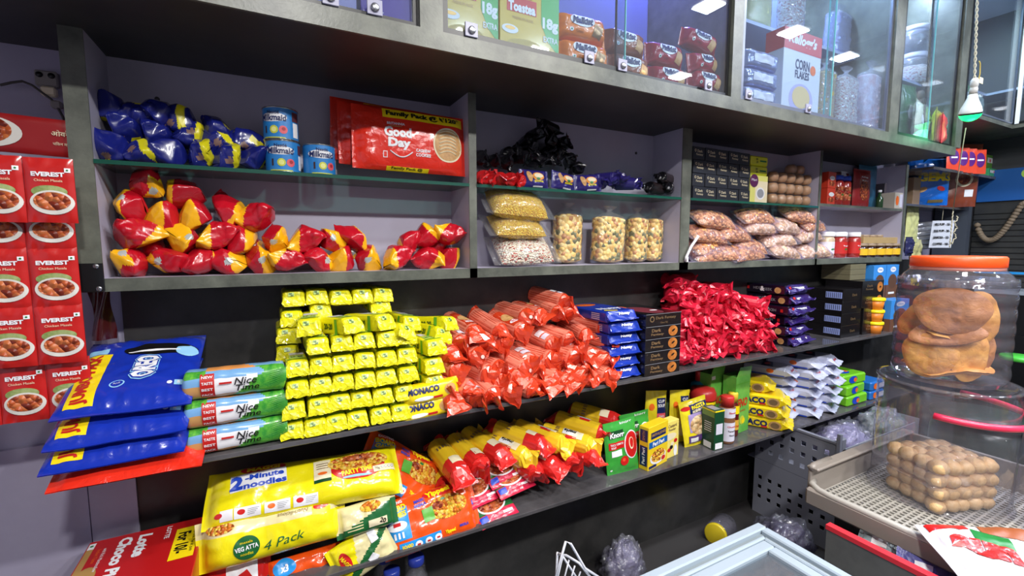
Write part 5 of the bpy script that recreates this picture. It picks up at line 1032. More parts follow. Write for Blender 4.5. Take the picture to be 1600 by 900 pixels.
r = empty('spread_jar', (p.x-.03, .055, Z2)); tag(r, 'large jar with wide red lid behind the sauce bottles', 'jar'); b = MB(); b.lathe([(.055, 0), (.058, .01), (.058, .16), (.052, .175), (.05, .19)], 32, pm('jar_brown', (90, 44, 34), .25)); b.lathe([(.0595, .165), (.0595, .182)], 32, YEL, cap=False); b.obj('jar_body', r); b = MB(); b.lathe([(.062, .182), (.064, .190), (.062, .215), (.052, .236), (.02, .240)], 32, pm('red_cap', (0, 0, 0))); b.obj('lid', r)
EG = pm('antacid_green', (120, 190, 80), .3, noisecol=(80, 165, 60), nscale=14)
for k, (dx_, yy, w_, h_) in enumerate([(0, 0, .125, .29), (-.10, .07, .11, .30)]):
    mb, F, L, Rr, T = carton(w_, .07, h_, EG); mb.text('ENO', F, RED, 0, .01, .045, .085, bold=.04, off=.001, shear=.1); mb.rect(F, YG, -w_/2, w_/2, h_*.36, h_*.38); mb.text('Lemon', F, OR_, 0, -.03, .012, .05, off=.001); mb.disc(F, LIME, .0, -.08, .022, off=.001); mb.disc(F, YEL, .01, -.085, .015, off=.0014); mb.rect(F, WHITE, -.05, -.02, h_*.40, h_*.46) if k else None; mb.text('ENO', L, RED, 0, .0, .03, .05, off=.001)
    b2 = MB(); q = atz(1150, 668, Z2); mb.add([Vector((-w_/2, -.035, h_)), Vector((w_/2, -.035, h_)), Vector((w_/2*.9, -.045, h_+.045)), Vector((-w_/2*.8, -.045, h_+.05))], [(0, 1, 2, 3)], EG)
    tag(mb.obj('antacid_carton', None, (q.x+dx_-.035, .01+yy, Z2), (0, 0, R_(6))), ['tall open green antacid carton in front of a similar one', 'tall green antacid carton behind, with a white sticker'][k], 'carton', 'tall green antacid cartons')
for k, px in enumerate((1093, 1119)):
    p = aty(px, 600, .11); bottle('cleaner_bottle', .04, .30, .016, .05, pm('teal_bottle', (40, 130, 150), .25), pm('red_cap', (0, 0, 0)), .05, (p.x, .115, Z2), ['teal bottle with red cap at the back, left of its twin', 'teal bottle with red cap at the back behind the jar lid'][k], [(.08, .2, pm('teal_label', (120, 190, 200), .4), [])])
# salted cracker packs
m2 = []
for s_ in (5, 6):
    b = MB(); b.box(-.15, .15, -.075, .075, 0, .058, OY, .008); sweep(b, [(-.02, .075, .003, 2, .025, .004, 0), (-.008, .073, .012, 2, .028, .003, 0), (.002, .073, .028, 5, .029, .001, 0)], 18, OY, seed=s_) if False else None
    F = flat((0, -.0752, .029), (1, 0, 0), (0, 0, 1)); L = flat((-.1502, 0, .029), (0, -1, 0), (0, 0, 1)); T = flat((0, 0, .0582), (1, 0, 0), (0, 1, 0))
    m2.append((b, F, L, T))
def cracker_long(seed):
    b = MB(); w_, L_, h_ = .15, .26, .058; b.box(-w_/2, w_/2, .0, L_, 0, h_, OY, .009)
    sweep(b, [(-.035, w_/2*1.03, .002, 2, h_*.35, .004, 0), (-.018, w_/2, .006, 2, h_*.42, .004, 0), (-.003, w_/2*.98, h_*.42, 4, h_*.5, .002, 0), (.009, w_/2*.99, h_*.49, 6, h_*.5, 0, 0)], 22, OY, seed=seed, smooth=False)
    S = flat((-w_/2-.0004, L_*.5, h_/2), (0, -1, 0), (0, 0, 1)); b.text('MONACO', S, NAVY, -.02, .0, .032, .17, bold=.05, off=.001); b.disc(S, BISC, .095, -.002, .026, .022, n=20, off=.001); b.disc(S, COPP, .095, -.002, .018, .015, n=20, off=.0016); b.rect(S, MR, .04, .065, -.020, -.012, off=.0014)
    T = flat((0, L_*.5, h_+.0004), (1, 0, 0), (0, 1, 0)); b.text('MONACO', T, NAVY, 0, .02, .045, .12, bold=.04, rot=R_(-0), off=.001); b.disc(T, BISC, -.02, .08, .04, .028, off=.001); b.rect(T, MR, -.05, .05, -.045, -.025, off=.001); b.disc(T, BISC, .03, -.08, .03, .025, off=.001)
    F = flat((0, -.006, h_*.65), (1, 0, 0), (0, .5, .85)); b.disc(F, BISC, .02, 0, .03, .010, off=.004)
    return b.mesh('cracker_pack')
cl = [cracker_long(i) for i in (1, 2)]
p = atz(1235, 672, Z2)
for k in range(4):
    tag(put(cl[k % 2], 'cracker_pack', (p.x-.015*(k % 2)+.01, -.085+.01*k-(0 if k < 3 else -.06), Z2+.058*k), (0, 0, R_((30, 28, 33, 30)[k])), (1.12, 1.1, 1)), f'yellow salted cracker pack, {["lowest", "second up", "third up", "topmost and set back"][k]} in the stack left of the white packs', 'cracker pack', 'yellow salted cracker packs on the lowest shelf')
# white powdery packs
WF = pm('white_foil', (196, 200, 222), .26, bump=.5, bscale=28, bdist=.004, coat=.4)
def white_pack(seed):
    b = MB(); w_, L_, h_ = .15, .22, .05; b.box(-w_/2, w_/2, .0, L_, 0, h_, WF, .012)
    sweep(b, [(-.045, w_/2*1.08, .002, 2, h_*.25, .004, 0), (-.022, w_/2*1.02, .006, 2, h_*.38, .004, 0), (-.003, w_/2*.98, h_*.42, 4, h_*.5, .002, 0), (.012, w_/2*.99, h_*.49, 6, h_*.5, 0, 0)], 22, WF, seed=seed)
    S = flat((-w_/2-.0004, L_*.5, h_/2), (0, -1, 0), (0, 0, 1)); b.rect(S, BLU, -.10, .10, -.020, -.014, off=.001); b.disc(S, ORNG, .03, .004, .018, .012, off=.001)
    T = flat((0, L_*.4, h_+.0004), (1, 0, 0), (0, 1, 0)); b.poly(T, NAVY, [(-.07, -.02), (.04, .0), (.07, .05), (-.06, .04)], off=.0008); b.disc(T, PINK, 0, .02, .03, .015, off=.0014)
    F = flat((0, -.010, h_*.62), (1, 0, 0), (0, .55, .83)); b.text('Krack', F, OR_, .0, 0, .014, .07, bold=.03, shear=.2, off=.005)
    return b.mesh('white_biscuit_pack')
wp = [white_pack(i) for i in (1, 2, 3)]
p = atz(1262, 655, Z2)
for c_i, (x, y, n) in enumerate([(aty(1283, 640, -.10).x, -.05, 6), (aty(1306, 640, -.10).x+.01, -.06, 6), (aty(1222, 600, .04).x, .09, 5)]):
    for k in range(n):
        tag(put(wp[(k+c_i) % 3], 'white_biscuit_pack', (x+.012*(k % 2)-.0*c_i, y+rnd.uniform(-.01, .01) - (.08 if c_i == 2 else 0), Z2+(.052 if c_i < 2 else .056)*k), (0, 0, R_(18+rnd.uniform(-4, 4)))), f'white foil biscuit pack, {["lowest", "second up", "third up", "fourth up", "fifth up", "topmost"][k] if n == 6 else ["lowest", "second up", "third up", "fourth up", "topmost"][k]} in the {["left front", "right front", "dim rear"][c_i]} column', 'biscuit pack', 'white foil biscuit packs in three columns')
GF = pm('leaf_green_film', (120, 200, 40), .3, bump=.4, bscale=30, coat=.3)
p = aty(1340, 630, -.10)
for k in range(3):
    b = MB(); b.box(-.11, .11, 0, .15, 0, .058, GF if k != 1 else GF, .008); F = flat((0, -.0004, .029), (1, 0, 0), (0, 0, 1)); T = flat((0, .07, .0584), (1, 0, 0), (0, 1, 0)); b.disc(F, BLU, -.02, .0, .04, .022, off=.001); b.disc(F, ORNG, .0, -.002, .016, .013, off=.0016); b.disc(T, BLU, -.02, .0, .05, .04, off=.001); b.disc(T, ORNG, .01, 0, .02, .02, off=.0016)
    tag(b.obj('green_biscuit_pack', None, (p.x+.03, -.085+.01*k, Z2+.059*k), (0, 0, R_((0, 4, -3)[k]))), f'leaf green biscuit pack, {["lowest", "middle", "top"][k]} of three beside the white packs', 'biscuit pack', 'leaf green biscuit packs')
for k in range(2):
    b = MB(); b.box(-.08, .08, 0, .15, 0, .055, pm('sea_blue_film', (40, 110, 190), .3, bump=.3), .008); F = flat((0, -.0004, .028), (1, 0, 0), (0, 0, 1)); b.disc(F, ORNG, -.03, 0, .022, .018, off=.001); b.rect(F, LABW, .01, .07, -.015, .015, off=.001)
    tag(b.obj('blue_biscuit_pack', None, (p.x+.245, -.09, Z2+.056*k)), ['blue biscuit pack at the right end of the lowest shelf', 'blue biscuit pack stacked on another at the shelf end'][k], 'biscuit pack', 'sea blue biscuit packs')
# ================================================================== GLASS CABINETS' CONTENTS
ZC = ZT+.044
TEAY = pm('rusk_carton_yellow', (214, 178, 44), .3, coat=.3); TG = pm('rusk_green', (60, 170, 70), .3, coat=.3)
def rusk_box(px0, px1, lab, yy=-.205):
    x0, x1 = aty(px0, 60, yy-.05).x, aty(px1, 80, yy-.05).x; w_ = x1-x0; h_ = .30
    mb, F0, L, Rr, T = carton(w_-.004, .10, h_, TEAY)
    def F(a, b, off=0): return F0(a, b-.104, off)
    mb.poly(F0, TG, [(w_*.18, h_/2), (w_/2-.003, h_/2), (w_/2-.003, -.138), (w_*.30, -.105), (w_*.18, -.06)], off=.0006)
    mb.text('18g', F, WHITE, w_*.335, .045, .040, w_*.27, bold=.05, off=.0014); mb.text('EXTRA', F, WHITE, w_*.34, .005, .016, w_*.25, bold=.03, off=.0014)
    mb.rect(F, MR, -w_*.38, w_*.1, .06, .10, off=.0006); mb.text('Toastea', F, WHITE, -w_*.14, .075, .028, w_*.44, bold=.05, off=.0014); mb.text('BRITANNIA', F, WHITE, -w_*.12, .112, .010, w_*.26, bold=.03, off=.0014)
    mb.rect(F, MR, -w_*.26, w_*.02, .102, .119, off=.0005); mb.text('PREMIUM RUSK', F, COPP, -w_*.12, .045, .008, w_*.34)
    mb.disc(F, WHITE, -w_*.33, .012, .026, .012, off=.001); mb.disc(F, GOLD, -w_*.33, .015, .016, .005, off=.0014)
    mb.disc(F, pm('wheat_print', (206, 180, 110), .5), -w_*.08, -.026, w_*.30, .018, off=.0006)
    tag(mb.obj('rusk_carton', None, ((x0+x1)/2, yy, ZC)), lab, 'carton', 'yellow and green tea rusk cartons')
rusk_box(688, 780, 'yellow and green tea rusk carton, left one behind the glass'); rusk_box(780, 874, 'yellow and green tea rusk carton beside the orange wafer packs')
def wafer(col, m2, seed, w_=.155, h_=.078):
    b = MB(); f = pillow(b, w_, h_, .07, col, seed=seed, cr=.004, seal='x', fin=.010, nu=28, nv=20, pa=8, pb=4)
    b.disc(f, WHITE, -.008, .014, .040, .020, n=24, rings=3, off=.0008); b.text('Malkist', f, NAVY, -.008, .013, .022, .068, bold=.05, shear=.2, off=.0018); b.rect(f, m2, .028, .058, -.03, .008, n=3, k=3, off=.001, rot=-.3); b.disc(f, WHITE, -.045, -.018, .006, n=10, off=.001); b.disc(f, GRN, -.045, -.018, .003, n=8, off=.0016); b.text('Choco', f, BLACK, -.018, -.02, .008, .025, off=.001)
    return b.mesh('wafer_pack')
WO = pm('wafer_orange', (232, 128, 44), .26, bump=.4, coat=.4); WB = pm('wafer_brown', (150, 84, 56), .26, bump=.4, coat=.4); WR = pm('wafer_maroon', (158, 26, 46), .26, bump=.4, coat=.4)
wo, wb_, wr_ = wafer(WO, COPP, 1), wafer(WB, BISC, 2), wafer(WR, BISC, 3)
for me, col, L in ((wo, 'orange', [(905, 50, -.215, 'upper'), (909, 88, -.220, 'lower')]), (wb_, 'brown', [(973, 66, -.20, 'upper'), (980, 102, -.21, 'lower')]), (wr_, 'maroon', [(1036, 84, -.19, 'upper'), (1040, 118, -.20, 'lower')])):
    for px, py, yy, wh in L:
        p = aty(px, py, yy); z_ = ZC+.040 if wh == 'lower' else ZC+.120
        tag(put(me, 'wafer_pack', (p.x, yy, z_), (R_(-6), R_(rnd.uniform(-3, 3)), R_(-4)), (1.06 if col == 'orange' else .95, 1, 1)), f'{col} wafer pack behind the glass, {wh} of the pair', 'wafer pack', 'wafer packs in the glass cabinet')
mr = roll_mesh(.045, .06, WR, WR, 402, .008, fin=1.1).mesh('wafer_roll')
for k, (px, py, yy) in enumerate([(1098, 130, -.20), (1094, 102, -.195), (1090, 68, -.19), (1122, 118, -.15)]):
    p = aty(px, py, yy); tag(put(wr_, 'red_biscuit_pack', (p.x, yy, max(p.z, ZC+.040)), (R_(-5), R_((2, -6, 14, 5)[k]), R_((-5, 6, -12, 4)[k])), (.92, 1, .9)), 'crumpled dark red biscuit pack ' + ['lowest at the end of the wafer row', 'in the middle at the end of the wafer row', 'on top at the end of the wafer row', 'pushed back behind the lowest one'][k], 'biscuit pack', 'dark red packs at the end of the wafer row')
mb, F, L, Rr, T = carton(.16, .05, .22, pm('purple_card', (84, 44, 150), .3, coat=.3)); mb.text('Nut', F, WHITE, -.04, -.055, .012, .03); mb.text('Cookies', F, WHITE, -.03, -.07, .012, .055); mb.disc(F, CURRY, .02, -.09, .035, .02, off=.001); mb.disc(F, CURRY, .0, -.075, .015, .014, off=.0014); mb.text('UNIBIC', F, WHITE, .065, -.07, .010, .05, rot=R_(90), off=.001)
tag(mb.obj('cookie_box', None, (aty(612, 25, -.22).x, -.22, ZC-.03)), 'purple nut cookie box behind the black framed glass', 'box')
p = aty(517, 5, -.22); tag(carton(.11, .05, .2, pm('lilac_card', (150, 140, 190), .4))[0].obj('lilac_box', None, (p.x, -.22, ZC-.02)), 'lilac box behind the glass, left of the purple cookie box', 'box')
p = aty(560, 5, -.12); b = MB(); b.lathe([(.03, 0), (.034, .01), (.03, .08), (.012, .1), (.014, .13)], 20, pm('milky_jar', (190, 196, 180), .15)); tag(b.obj('glass_jar', None, (p.x, -.12, ZC)), 'small pale jar between the lilac and purple boxes', 'jar')
# corn flakes cabinet
SIL = pm('silver_blue_foil', (150, 158, 200), .2, .4, bump=.6, bscale=30, coat=.4)
for k in range(3):
    p = aty(1180, 150, -.21); b = MB(); f = pillow(b, .20, .07, .08, SIL, seed=k, cr=.005, seal='x', pa=8, pb=5, fin=.012); b.rect(f, LABW, -.07, .05, -.015, .015, n=6, off=.001)
    tag(b.obj('silver_pack', None, (p.x, -.21, ZC+.04+.07*k)), f'silvery blue foil pack, {["lowest", "middle", "upper"][k]} of three left of the corn flakes', 'foil pack', 'silvery blue foil packs')
mb, F, L, Rr, T = carton(.262, .08, .345, pm('flakes_white_card', (214, 216, 226), .35)); mb.rect(F, pm('flakes_red', (206, 50, 60), .35), -.131, .131, .09, .172, off=.0006); mb.rect(L, pm('flakes_red', (0, 0, 0)), -.04, .04, .09, .172, off=.0006); mb.text("Kellogg's", F, WHITE, -.005, .132, .055, .20, shear=.3, bold=.04, off=.0012)
mb.text('CORN', F, NAVY, .0, .040, .042, .10, bold=.03); mb.text('FLAKES', F, NAVY, .0, .000, .032, .10, bold=.03); mb.disc(F, pm('bowl_lilac', (190, 180, 220), .4), 0, -.10, .085, .065, n=30); mb.disc(F, pm('flake_print', (226, 196, 140), .5), 0, -.09, .062, .045, n=24, off=.001); mb.disc(F, ORNG, .075, .03, .02, off=.001)
p = aty(1242, 150, -.22); tag(mb.obj('cereal_carton', None, (p.x, -.205, ZC-.01)), 'tall white corn flakes carton with red top band', 'carton')
CLR = film('clear_bag_film', (235, 240, 255), .06, .22, .9, 24, .5)
for k, (px, yy, w_, h_, fl, lb) in enumerate([(1285, -.17, .14, .26, SEV, 'clear bag of yellow snacks beside the corn flakes'), (1318, -.20, .18, .24, MURM, 'clear bag of pale puffs with a red label strip'), (1357, -.19, .21, .30, pm('red_white_filling', (190, 120, 110), .5, noisecol=(220, 215, 220), nscale=20), 'clear bag with red band at the right of the shelf'), (1300, .02, .22, .22, MURM, 'pale bag at the back behind the yellow snack bag')]):
    p = aty(px, 175, yy); snack_bag('snack_bag', w_, h_, .08, fl, (p.x, yy, ZC), (0, 0, .1), lb, 'clear snack bags in the glass cabinets', 50+k, fm=CLR, top=True)
for k, (px, yy, w_, lb) in enumerate([(1180, -.04, .18, 'yellow and white bag at the left of the upper glass shelf'), (1235, -.04, .16, 'clear bag of white rings on the upper glass shelf'), (1310, -.04, .2, 'silvery crinkled bag on the upper glass shelf'), (1345, .0, .2, 'silvery crinkled bag behind another on the upper glass shelf')]):
    p = aty(px, 40, yy); snack_bag('snack_bag', w_, .22, .09, (YC, MURM, SIL, SIL)[k], (p.x, yy, 2.4545), (0, 0, .1), lb, 'clear snack bags in the glass cabinets', 60+k, fm=CLR, top=True)
# right cabinet: clear jars above, bagged goods below
for k, (px, yy, lb) in enumerate([(1424, -.05, 'lower of the stacked clear jars, frontmost'), (1440, .06, 'clear jar behind the stacked pair')]):
    p = aty(px, 120, yy); r = empty('clear_jar', (p.x, yy, 2.4345)); tag(r, lb, 'jar', 'clear storage jars'); b = MB(); b.lathe([(.07, 0), (.078, .01), (.078, .13), (.066, .15)], 28, CLR); b.lathe([(.068, .004), (.073, .01), (.073, .10)], 24, MURM); b.obj('jar_body', r); c = MB(); c.lathe([(.070, .148), (.072, .152), (.072, .172), (.068, .175)], 28, LABW); c.obj('lid', r)
p = aty(1424, 120, -.05); r = empty('clear_jar', (p.x, -.05, 2.611)); tag(r, 'upper of the stacked clear jars', 'jar', 'clear storage jars'); b = MB(); b.lathe([(.07, 0), (.078, .01), (.078, .11), (.066, .13)], 28, CLR); b.obj('jar_body', r); c = MB(); c.lathe([(.070, .128), (.072, .132), (.072, .15), (.068, .153)], 28, LABW); c.obj('lid', r)
BG = [('dark_green_bag', (44, 90, 50), 1415, -.12, .13, .22, 'dark green bag at the left of the bottom glass shelf'), ('lime_bag', (130, 190, 50), 1440, -.10, .15, .17, 'lime green bag behind the glass'), ('pale_bag', (190, 200, 170), 1432, -.17, .10, .15, 'pale bag with printed panel at the front of the cabinet'), ('yellow_bag', (200, 190, 60), 1462, -.14, .14, .15, 'yellow green bag right of the pale one'), ('red_bag', (186, 60, 70), 1470, -.18, .10, .12, 'small red bag at the right end of the bottom glass shelf'), ('green_snack_bag', (60, 150, 60), 1453, .04, .2, .24, 'tall green bag at the back of the cabinet')]
for k, (nm, c_, px, yy, w_, h_, lb) in enumerate(BG):
    yy -= .055; h_ *= 1.3; w_ *= 1.2; p = aty(px, 200, yy); b = MB(); f = pillow(b, w_, h_, .05, pm(nm, c_, .28, bump=.6, bscale=20, coat=.3, noisecol=tuple(min(255, int(x*1.35)) for x in c_), nscale=18), seed=70+k, cr=.006, seal='z', nu=20, nv=20); b.rect(f, WHITE, -w_*.25, w_*.2, -h_*.1, h_*.15, n=4, k=4, off=.001); tag(b.obj(nm, None, (p.x, yy, ZC+h_/2+.012), (0, 0, .1*k)), lb, 'bag')
# corner cabinet contents
for k, (nm, c_, x, y, z0, w_, h_, lb) in enumerate([('green_snack_bag', (90, 150, 90), 3.78, -.16, 2.262, .2, .2, 'green bag at the left in the corner cabinet'), ('silver_bag', (170, 186, 180), 4.05, -.14, 2.262, .2, .18, 'silvery bag at the right in the corner cabinet'), ('purple_bag', (110, 50, 160), 3.72, -.0, 2.517, .26, .28, 'purple and yellow bag on the upper corner shelf'), ('pale_bag', (180, 190, 180), 4.42, -.55, 2.262, .2, .25, 'pale bag in the side wall cabinet')]):
    b = MB(); f = pillow(b, w_, h_, .06, pm('corner_'+nm, c_, .26, bump=.6, bscale=20, coat=.4), seed=90+k, cr=.006, seal='z', nu=20, nv=20)
    if k == 2: b.disc(f, YEL, .05, .05, .06, .07, n=20, rings=2, off=.001); b.disc(f, PINK, -.03, -.02, .05, .05, n=20, rings=2, off=.0008)
    else: b.disc(f, YEL, .03, -.03, .03, .02, off=.001); b.rect(f, WHITE, -.06, .02, 0, .04, n=3, k=3, off=.001)
    tag(b.obj(nm, None, (x, y, z0+h_/2+.012), (0, 0, R_(90) if k == 3 else 0)), lb, 'bag')

# ================================================================== THE CORNER
LEAF = pm('gem_pouch_blue', (20, 104, 200), .26, bump=.6, bscale=14, bdist=.01, coat=.5)
p = aty(1457, 318, .03); ZS = 1.7575
def gems(b, f):
    b.text('GEMS', f, YEL, .03, .03, .05, .2, bold=.05, off=.003, shear=.1); b.disc(f, BISC, -.04, -.05, .03, .016, off=.002, rot=.4); b.disc(f, OR_, .07, -.045, .025, .015, off=.002, rot=-.4); b.rect(f, pm('dark_gold', (110, 96, 60), .4), .0, .09, -.14, -.12, n=4, off=.002)
sachet_pouch(.25, .30, .05, LEAF, (p.x-.02, .06, ZS+.162), (0, 0, R_(-42)), 'shiny blue sweet pouch with yellow lettering on the corner shelf', 'sweet_pouch', None, 12, gems)
p = aty(1484, 318, .05); sachet_pouch(.14, .22, .04, pm('plum_pouch', (54, 22, 50), .3, bump=.4), (p.x-.03, .07, ZS+.122), (0, 0, R_(-40)), 'plum dark pouch between the blue and the brown pouch', 'sweet_pouch', None, 13)
def brn(b, f):
    b.text('Dry', f, WHITE, .0, .15, .035, .08, bold=.03, off=.002); b.text('Fruits', f, WHITE, .0, .11, .03, .11, bold=.03, off=.002); b.disc(f, CREAM, .01, -.02, .05, .06, off=.002); b.disc(f, CURRY, .01, -.02, .035, .045, off=.003); b.rect(f, WHITE, .02, .07, -.15, -.10, off=.002)
p = aty(1502, 318, .0); sachet_pouch(.20, .42, .06, pm('rust_pouch', (140, 66, 42), .28, bump=.5, bscale=14, coat=.4), (p.x-.05, .0, ZS+.222), (0, R_(2), R_(-50)), 'tall rust brown pouch standing at the end of the corner shelf', 'brown_pouch', None, 14, brn)
tag(carton(.10, .08, .19, pm('tan_card', (170, 140, 110), .5))[0].obj('tan_carton', None, (aty(1424, 300, .1).x, .11, ZS)), 'small tan carton left of the blue sweet pouch', 'carton')
# sachet shelf near the bulb
pz0, pz1 = aty(1496, 246, -.10), aty(1556, 262, -.10)
zs2 = 2.0
xs0 = aty(1500, 250, -.1).x
b = MB(); b.box(3.62, 4.60, -.12, .17, 1.955, 1.972, SLAB); tag(b.obj('small_shelf'), 'dark shelf under the orange strips in the corner', 'shelf')
for k, px in enumerate((1501, 1512, 1520, 1531)):
    p = aty(px, 226, -.13); b = MB(); f = pillow(b, .085, .135, .012, pm('orange_sachet', (226, 76, 50), .3, coat=.4), seed=k, cr=.002, seal='z', nu=10, nv=12); b.disc(f, pm('violet_print', (90, 30, 120), .4), 0, .01, .030, .048, off=.001); b.rect(f, WHITE, -.02, .02, .004, .014, off=.002)
    tag(b.obj('orange_sachet', None, (p.x, -.10-.012*k, 1.972+.073), (R_(-3), 0, R_(-30))), f'orange sachet with violet oval, {NTH[k]} from the left beneath the bulb', 'sachet', 'orange sachets standing beneath the bulb')
for k, (px, w_, d_, h_, c_, yy, zz, lb) in enumerate([(1545, .20, .10, .055, (70, 180, 120), -.06, 1.9725, 'green and white box lying on the small corner shelf'), (1541, .12, .07, .10, (90, 150, 50), -.05, 2.028, 'green box standing on the flat green one'), (1556, .05, .07, .11, (190, 215, 220), -.05, 2.028, 'pale box at the right on the flat green one')]):
    mb, F, L, Rr, T = carton(w_, d_, h_, pm('corner_card_%d' % k, c_, .4)); mb.rect(F, WHITE, -w_*.4, w_*.4, -h_*.05, h_*.3, off=.001); mb.rect(F, PINK, -w_*.1, w_*.1, 0, h_*.2, off=.0016); p = aty(px, 240, yy); tag(mb.obj('small_box', None, (p.x-.04, yy, zz)), lb, 'box')
# bulb on its twisted wire
CORD = pm('cream_cord', (188, 178, 150), .6); p = aty(1516, 178, -.36)
r = empty('hanging_bulb', p); tag(r, 'white LED bulb glowing green, hanging by a twisted cord', 'bulb')
k_ = .80
b = MB(); b.lathe([(.056*k_, .0), (.058*k_, .010), (.052*k_, .03), (.035*k_, .062), (.024*k_, .09), (.020*k_, .10)], 32, pm('bulb_body', (222, 222, 214), .35)); o = b.obj('bulb_body', r)
b = MB(); b.lathe([(.0215*k_, .10), (.0215*k_, .125), (.019*k_, .13), (.019*k_, .135), (.0215*k_, .137), (.021*k_, .165), (.012*k_, .178)], 24, pm('holder_white', (200, 198, 190), .4)); b.obj('bulb_holder', r)
b = MB(); b.lathe([(.057*k_, .0), (.0575*k_, -.004), (.052*k_, -.016), (.036*k_, -.030), (.016*k_, -.037), (.0005, -.039)], 32, pm('green_glow', (20, 225, 110), .3, emis=1.8)); b.lathe([(.058*k_, -.004), (.0585*k_, .004)], 32, BLK, cap=False); b.obj('bulb_dome', r)
for oo in r.children: oo.rotation_euler = (R_(6), R_(-12), 0)
l = bpy.data.lights.new('bulb_light', 'POINT'); l.energy = .35; l.color = (.15, 1, .45); l.shadow_soft_size = .04; lo = bpy.data.objects.new('bulb_light', l); lo.location = p+Vector((0.01, -.01, -.075)); COL.objects.link(lo)
b = MB(); top = aty(1528, -30, -.36); base = p+Vector((.02, 0, .14))
for ph in (0, math.pi):
    b.tube([base.lerp(top, t/60)-p+Vector((.004*math.cos(t*.9+ph), .004*math.sin(t*.9+ph), 0)) for t in range(61)], .0028, CORD, 6)
b.obj('cord', r)
b = MB(); q = p+Vector((.03, -.01, .17)); b.tube([q, q+Vector((.014, 0, .04)), q+Vector((.005, 0, .09)), q+Vector((-.01, 0, .1))], .0025, pm('yellow_wire', (190, 160, 60), .5), 6); b.v = [tuple(Vector(v)-p) for v in b.v]; b.obj('wire_end', r)
b = MB(); b.box(p.x-.005, p.x+.035, p.y-.028, p.y-.026, p.z+.15, p.z+.18, CREAM); b.v = [tuple(Vector(v)-p) for v in b.v]; b.obj('paper_tag', r)
# cord going on down, with loose loops
b = MB(); a_ = aty(1489, 330, -.14); pts = [a_+Vector((.004*math.sin(t*1.7), 0, -.0062*t)) for t in range(38)]; b.tube(pts, .0035, CORD, 6)
b.tube([a_+Vector((.06+.02*math.sin(t*.8)+.012*math.sin(t*2.1), 0, -.03-.0075*t)) for t in range(22)]+[a_+Vector((.03, 0, -.21)), a_+Vector((-.01, 0, -.19))], .0035, CORD, 6)
b.tube([aty(1509, 200, -.30), aty(1499, 260, -.22), a_], .0025, CORD, 6)
tag(b.obj('twine'), 'thin cream twine hanging in loops beside the price list', 'twine')
# price list, silvery packets
p0 = aty(1458, 384, .155); p1 = aty(1482, 347, .155); w_ = .125; h_ = .19; pc = aty(1470, 366, .02)
b = MB(); fn = lambda u, v: Vector(((u-.5)*w_+.01*v, -.008*math.sin(u*3), (v-.5)*h_)); b.grid(fn, 8, 8, pm('paper', (208, 212, 222), .6)); b.grid(lambda u, v: fn(u, v)+Vector((0, .0015, 0)), 8, 8, pm('paper', (0, 0, 0))); F = flat((0, -.009, 0), (1, 0, 0), (0, 0, 1)); b.tube([(0, 0, h_/2-.01), (.004, .004, 1.743-pc.z)], .0015, CORD, 6)
for k, s_ in enumerate(('VEG PUFF - 15/-', 'EGG PUFF - 20/-', 'SAMOSA - 15/-', 'COFFEE - 10/-')): b.text(s_, F, BLACK, 0, h_*(.36-.24*k), .018, w_*.72, bold=.05, off=.001)
tag(b.obj('hanging_price_list', None, pc, (0, 0, R_(-48))), 'white handwritten price list hanging in the corner', 'price list')
for k in range(6):
    p = aty(1449, 350+7*k, .12); b = MB(); f = pillow(b, .16, .036, .03, pm('silver_packet', (186, 186, 192), .2, .6, bump=.5), seed=k, cr=.004, nu=16, nv=10, fin=.006); tag(b.obj('hanging_silver_packet', None, p, (R_(-15), R_(-6), R_(-30))), f'silvery packet, {NTH[k]} from the top left of the price list', 'packet', 'silvery packets stacked left of the price list')
for k, (px, py, w_, h_, c_, yy, lb) in enumerate([(1424, 355, .17, .26, (206, 206, 140), .07, 'crumpled pale yellow bag hanging under the corner shelf'), (1430, 395, .15, .16, (196, 190, 130), .07, 'pale yellow bag lower in the corner'), (1420, 385, .10, .10, (40, 40, 80), .0, 'dark blue packet in the corner behind the jar')]):
    p = aty(px, py, yy); b = MB(); f = pillow(b, w_, h_, .04, pm('corner_bag_%d' % k, c_, .25, bump=.7, bscale=14, bdist=.01, coat=.4), seed=120+k, cr=.010, nu=20, nv=22, seal='z'); tag(b.obj('crumpled_bag', None, p), lb, 'bag')
# side wall panels: blue poster, dark shutter, garland
b = MB(); b.box(4.60, 4.62, -2.2, -.02, .9, 1.95, pm('dark_shutter', (44, 46, 48), .4, noisecol=(58, 58, 56), nscale=8)); 
for k in range(20): b.box(4.597, 4.60, -2.2, -.02, .95+.04*k, .955+.04*k, BLK)
struct(b.obj('door_1'))
b = MB(); b.box(4.585, 4.595, -1.2, -.03, 1.80, 2.02, pm('poster_blue', (30, 88, 158), .4)); f = flat((4.5848, -.30, 1.98), (0, -1, 0), (0, 0, 1)); b.rect(f, pm('poster_lime', (170, 214, 90), .4), -.02, .9, -.035, .03); b.disc(f, pm('poster_lime', (0, 0, 0)), -.02, -.0025, .035, .0325, n=20); tag(b.obj('poster'), 'blue poster strip with a lime green rounded band on the side wall', 'poster')
b = MB(); BEAD = pm('dried_garland', (120, 104, 84), .7); g0 = atx(1527, 352, 4.56); g1 = atx(1600, 318, 4.56)
pts = [g0.lerp(g1, t/26)+Vector((0, 0, -.16*math.sin(math.pi*min(1, t/26*1.05)**.8))) for t in range(27)]
for t, q in enumerate(pts): b.lathe([(.001, -.02), (.016, -.01), (.02, 0), (.014, .012), (.001, .02)], 8, BEAD, o=q)
b.tube(pts, .006, BEAD, 6); tag(b.obj('garland'), 'dried flower garland drooping across the dark shutter', 'garland')
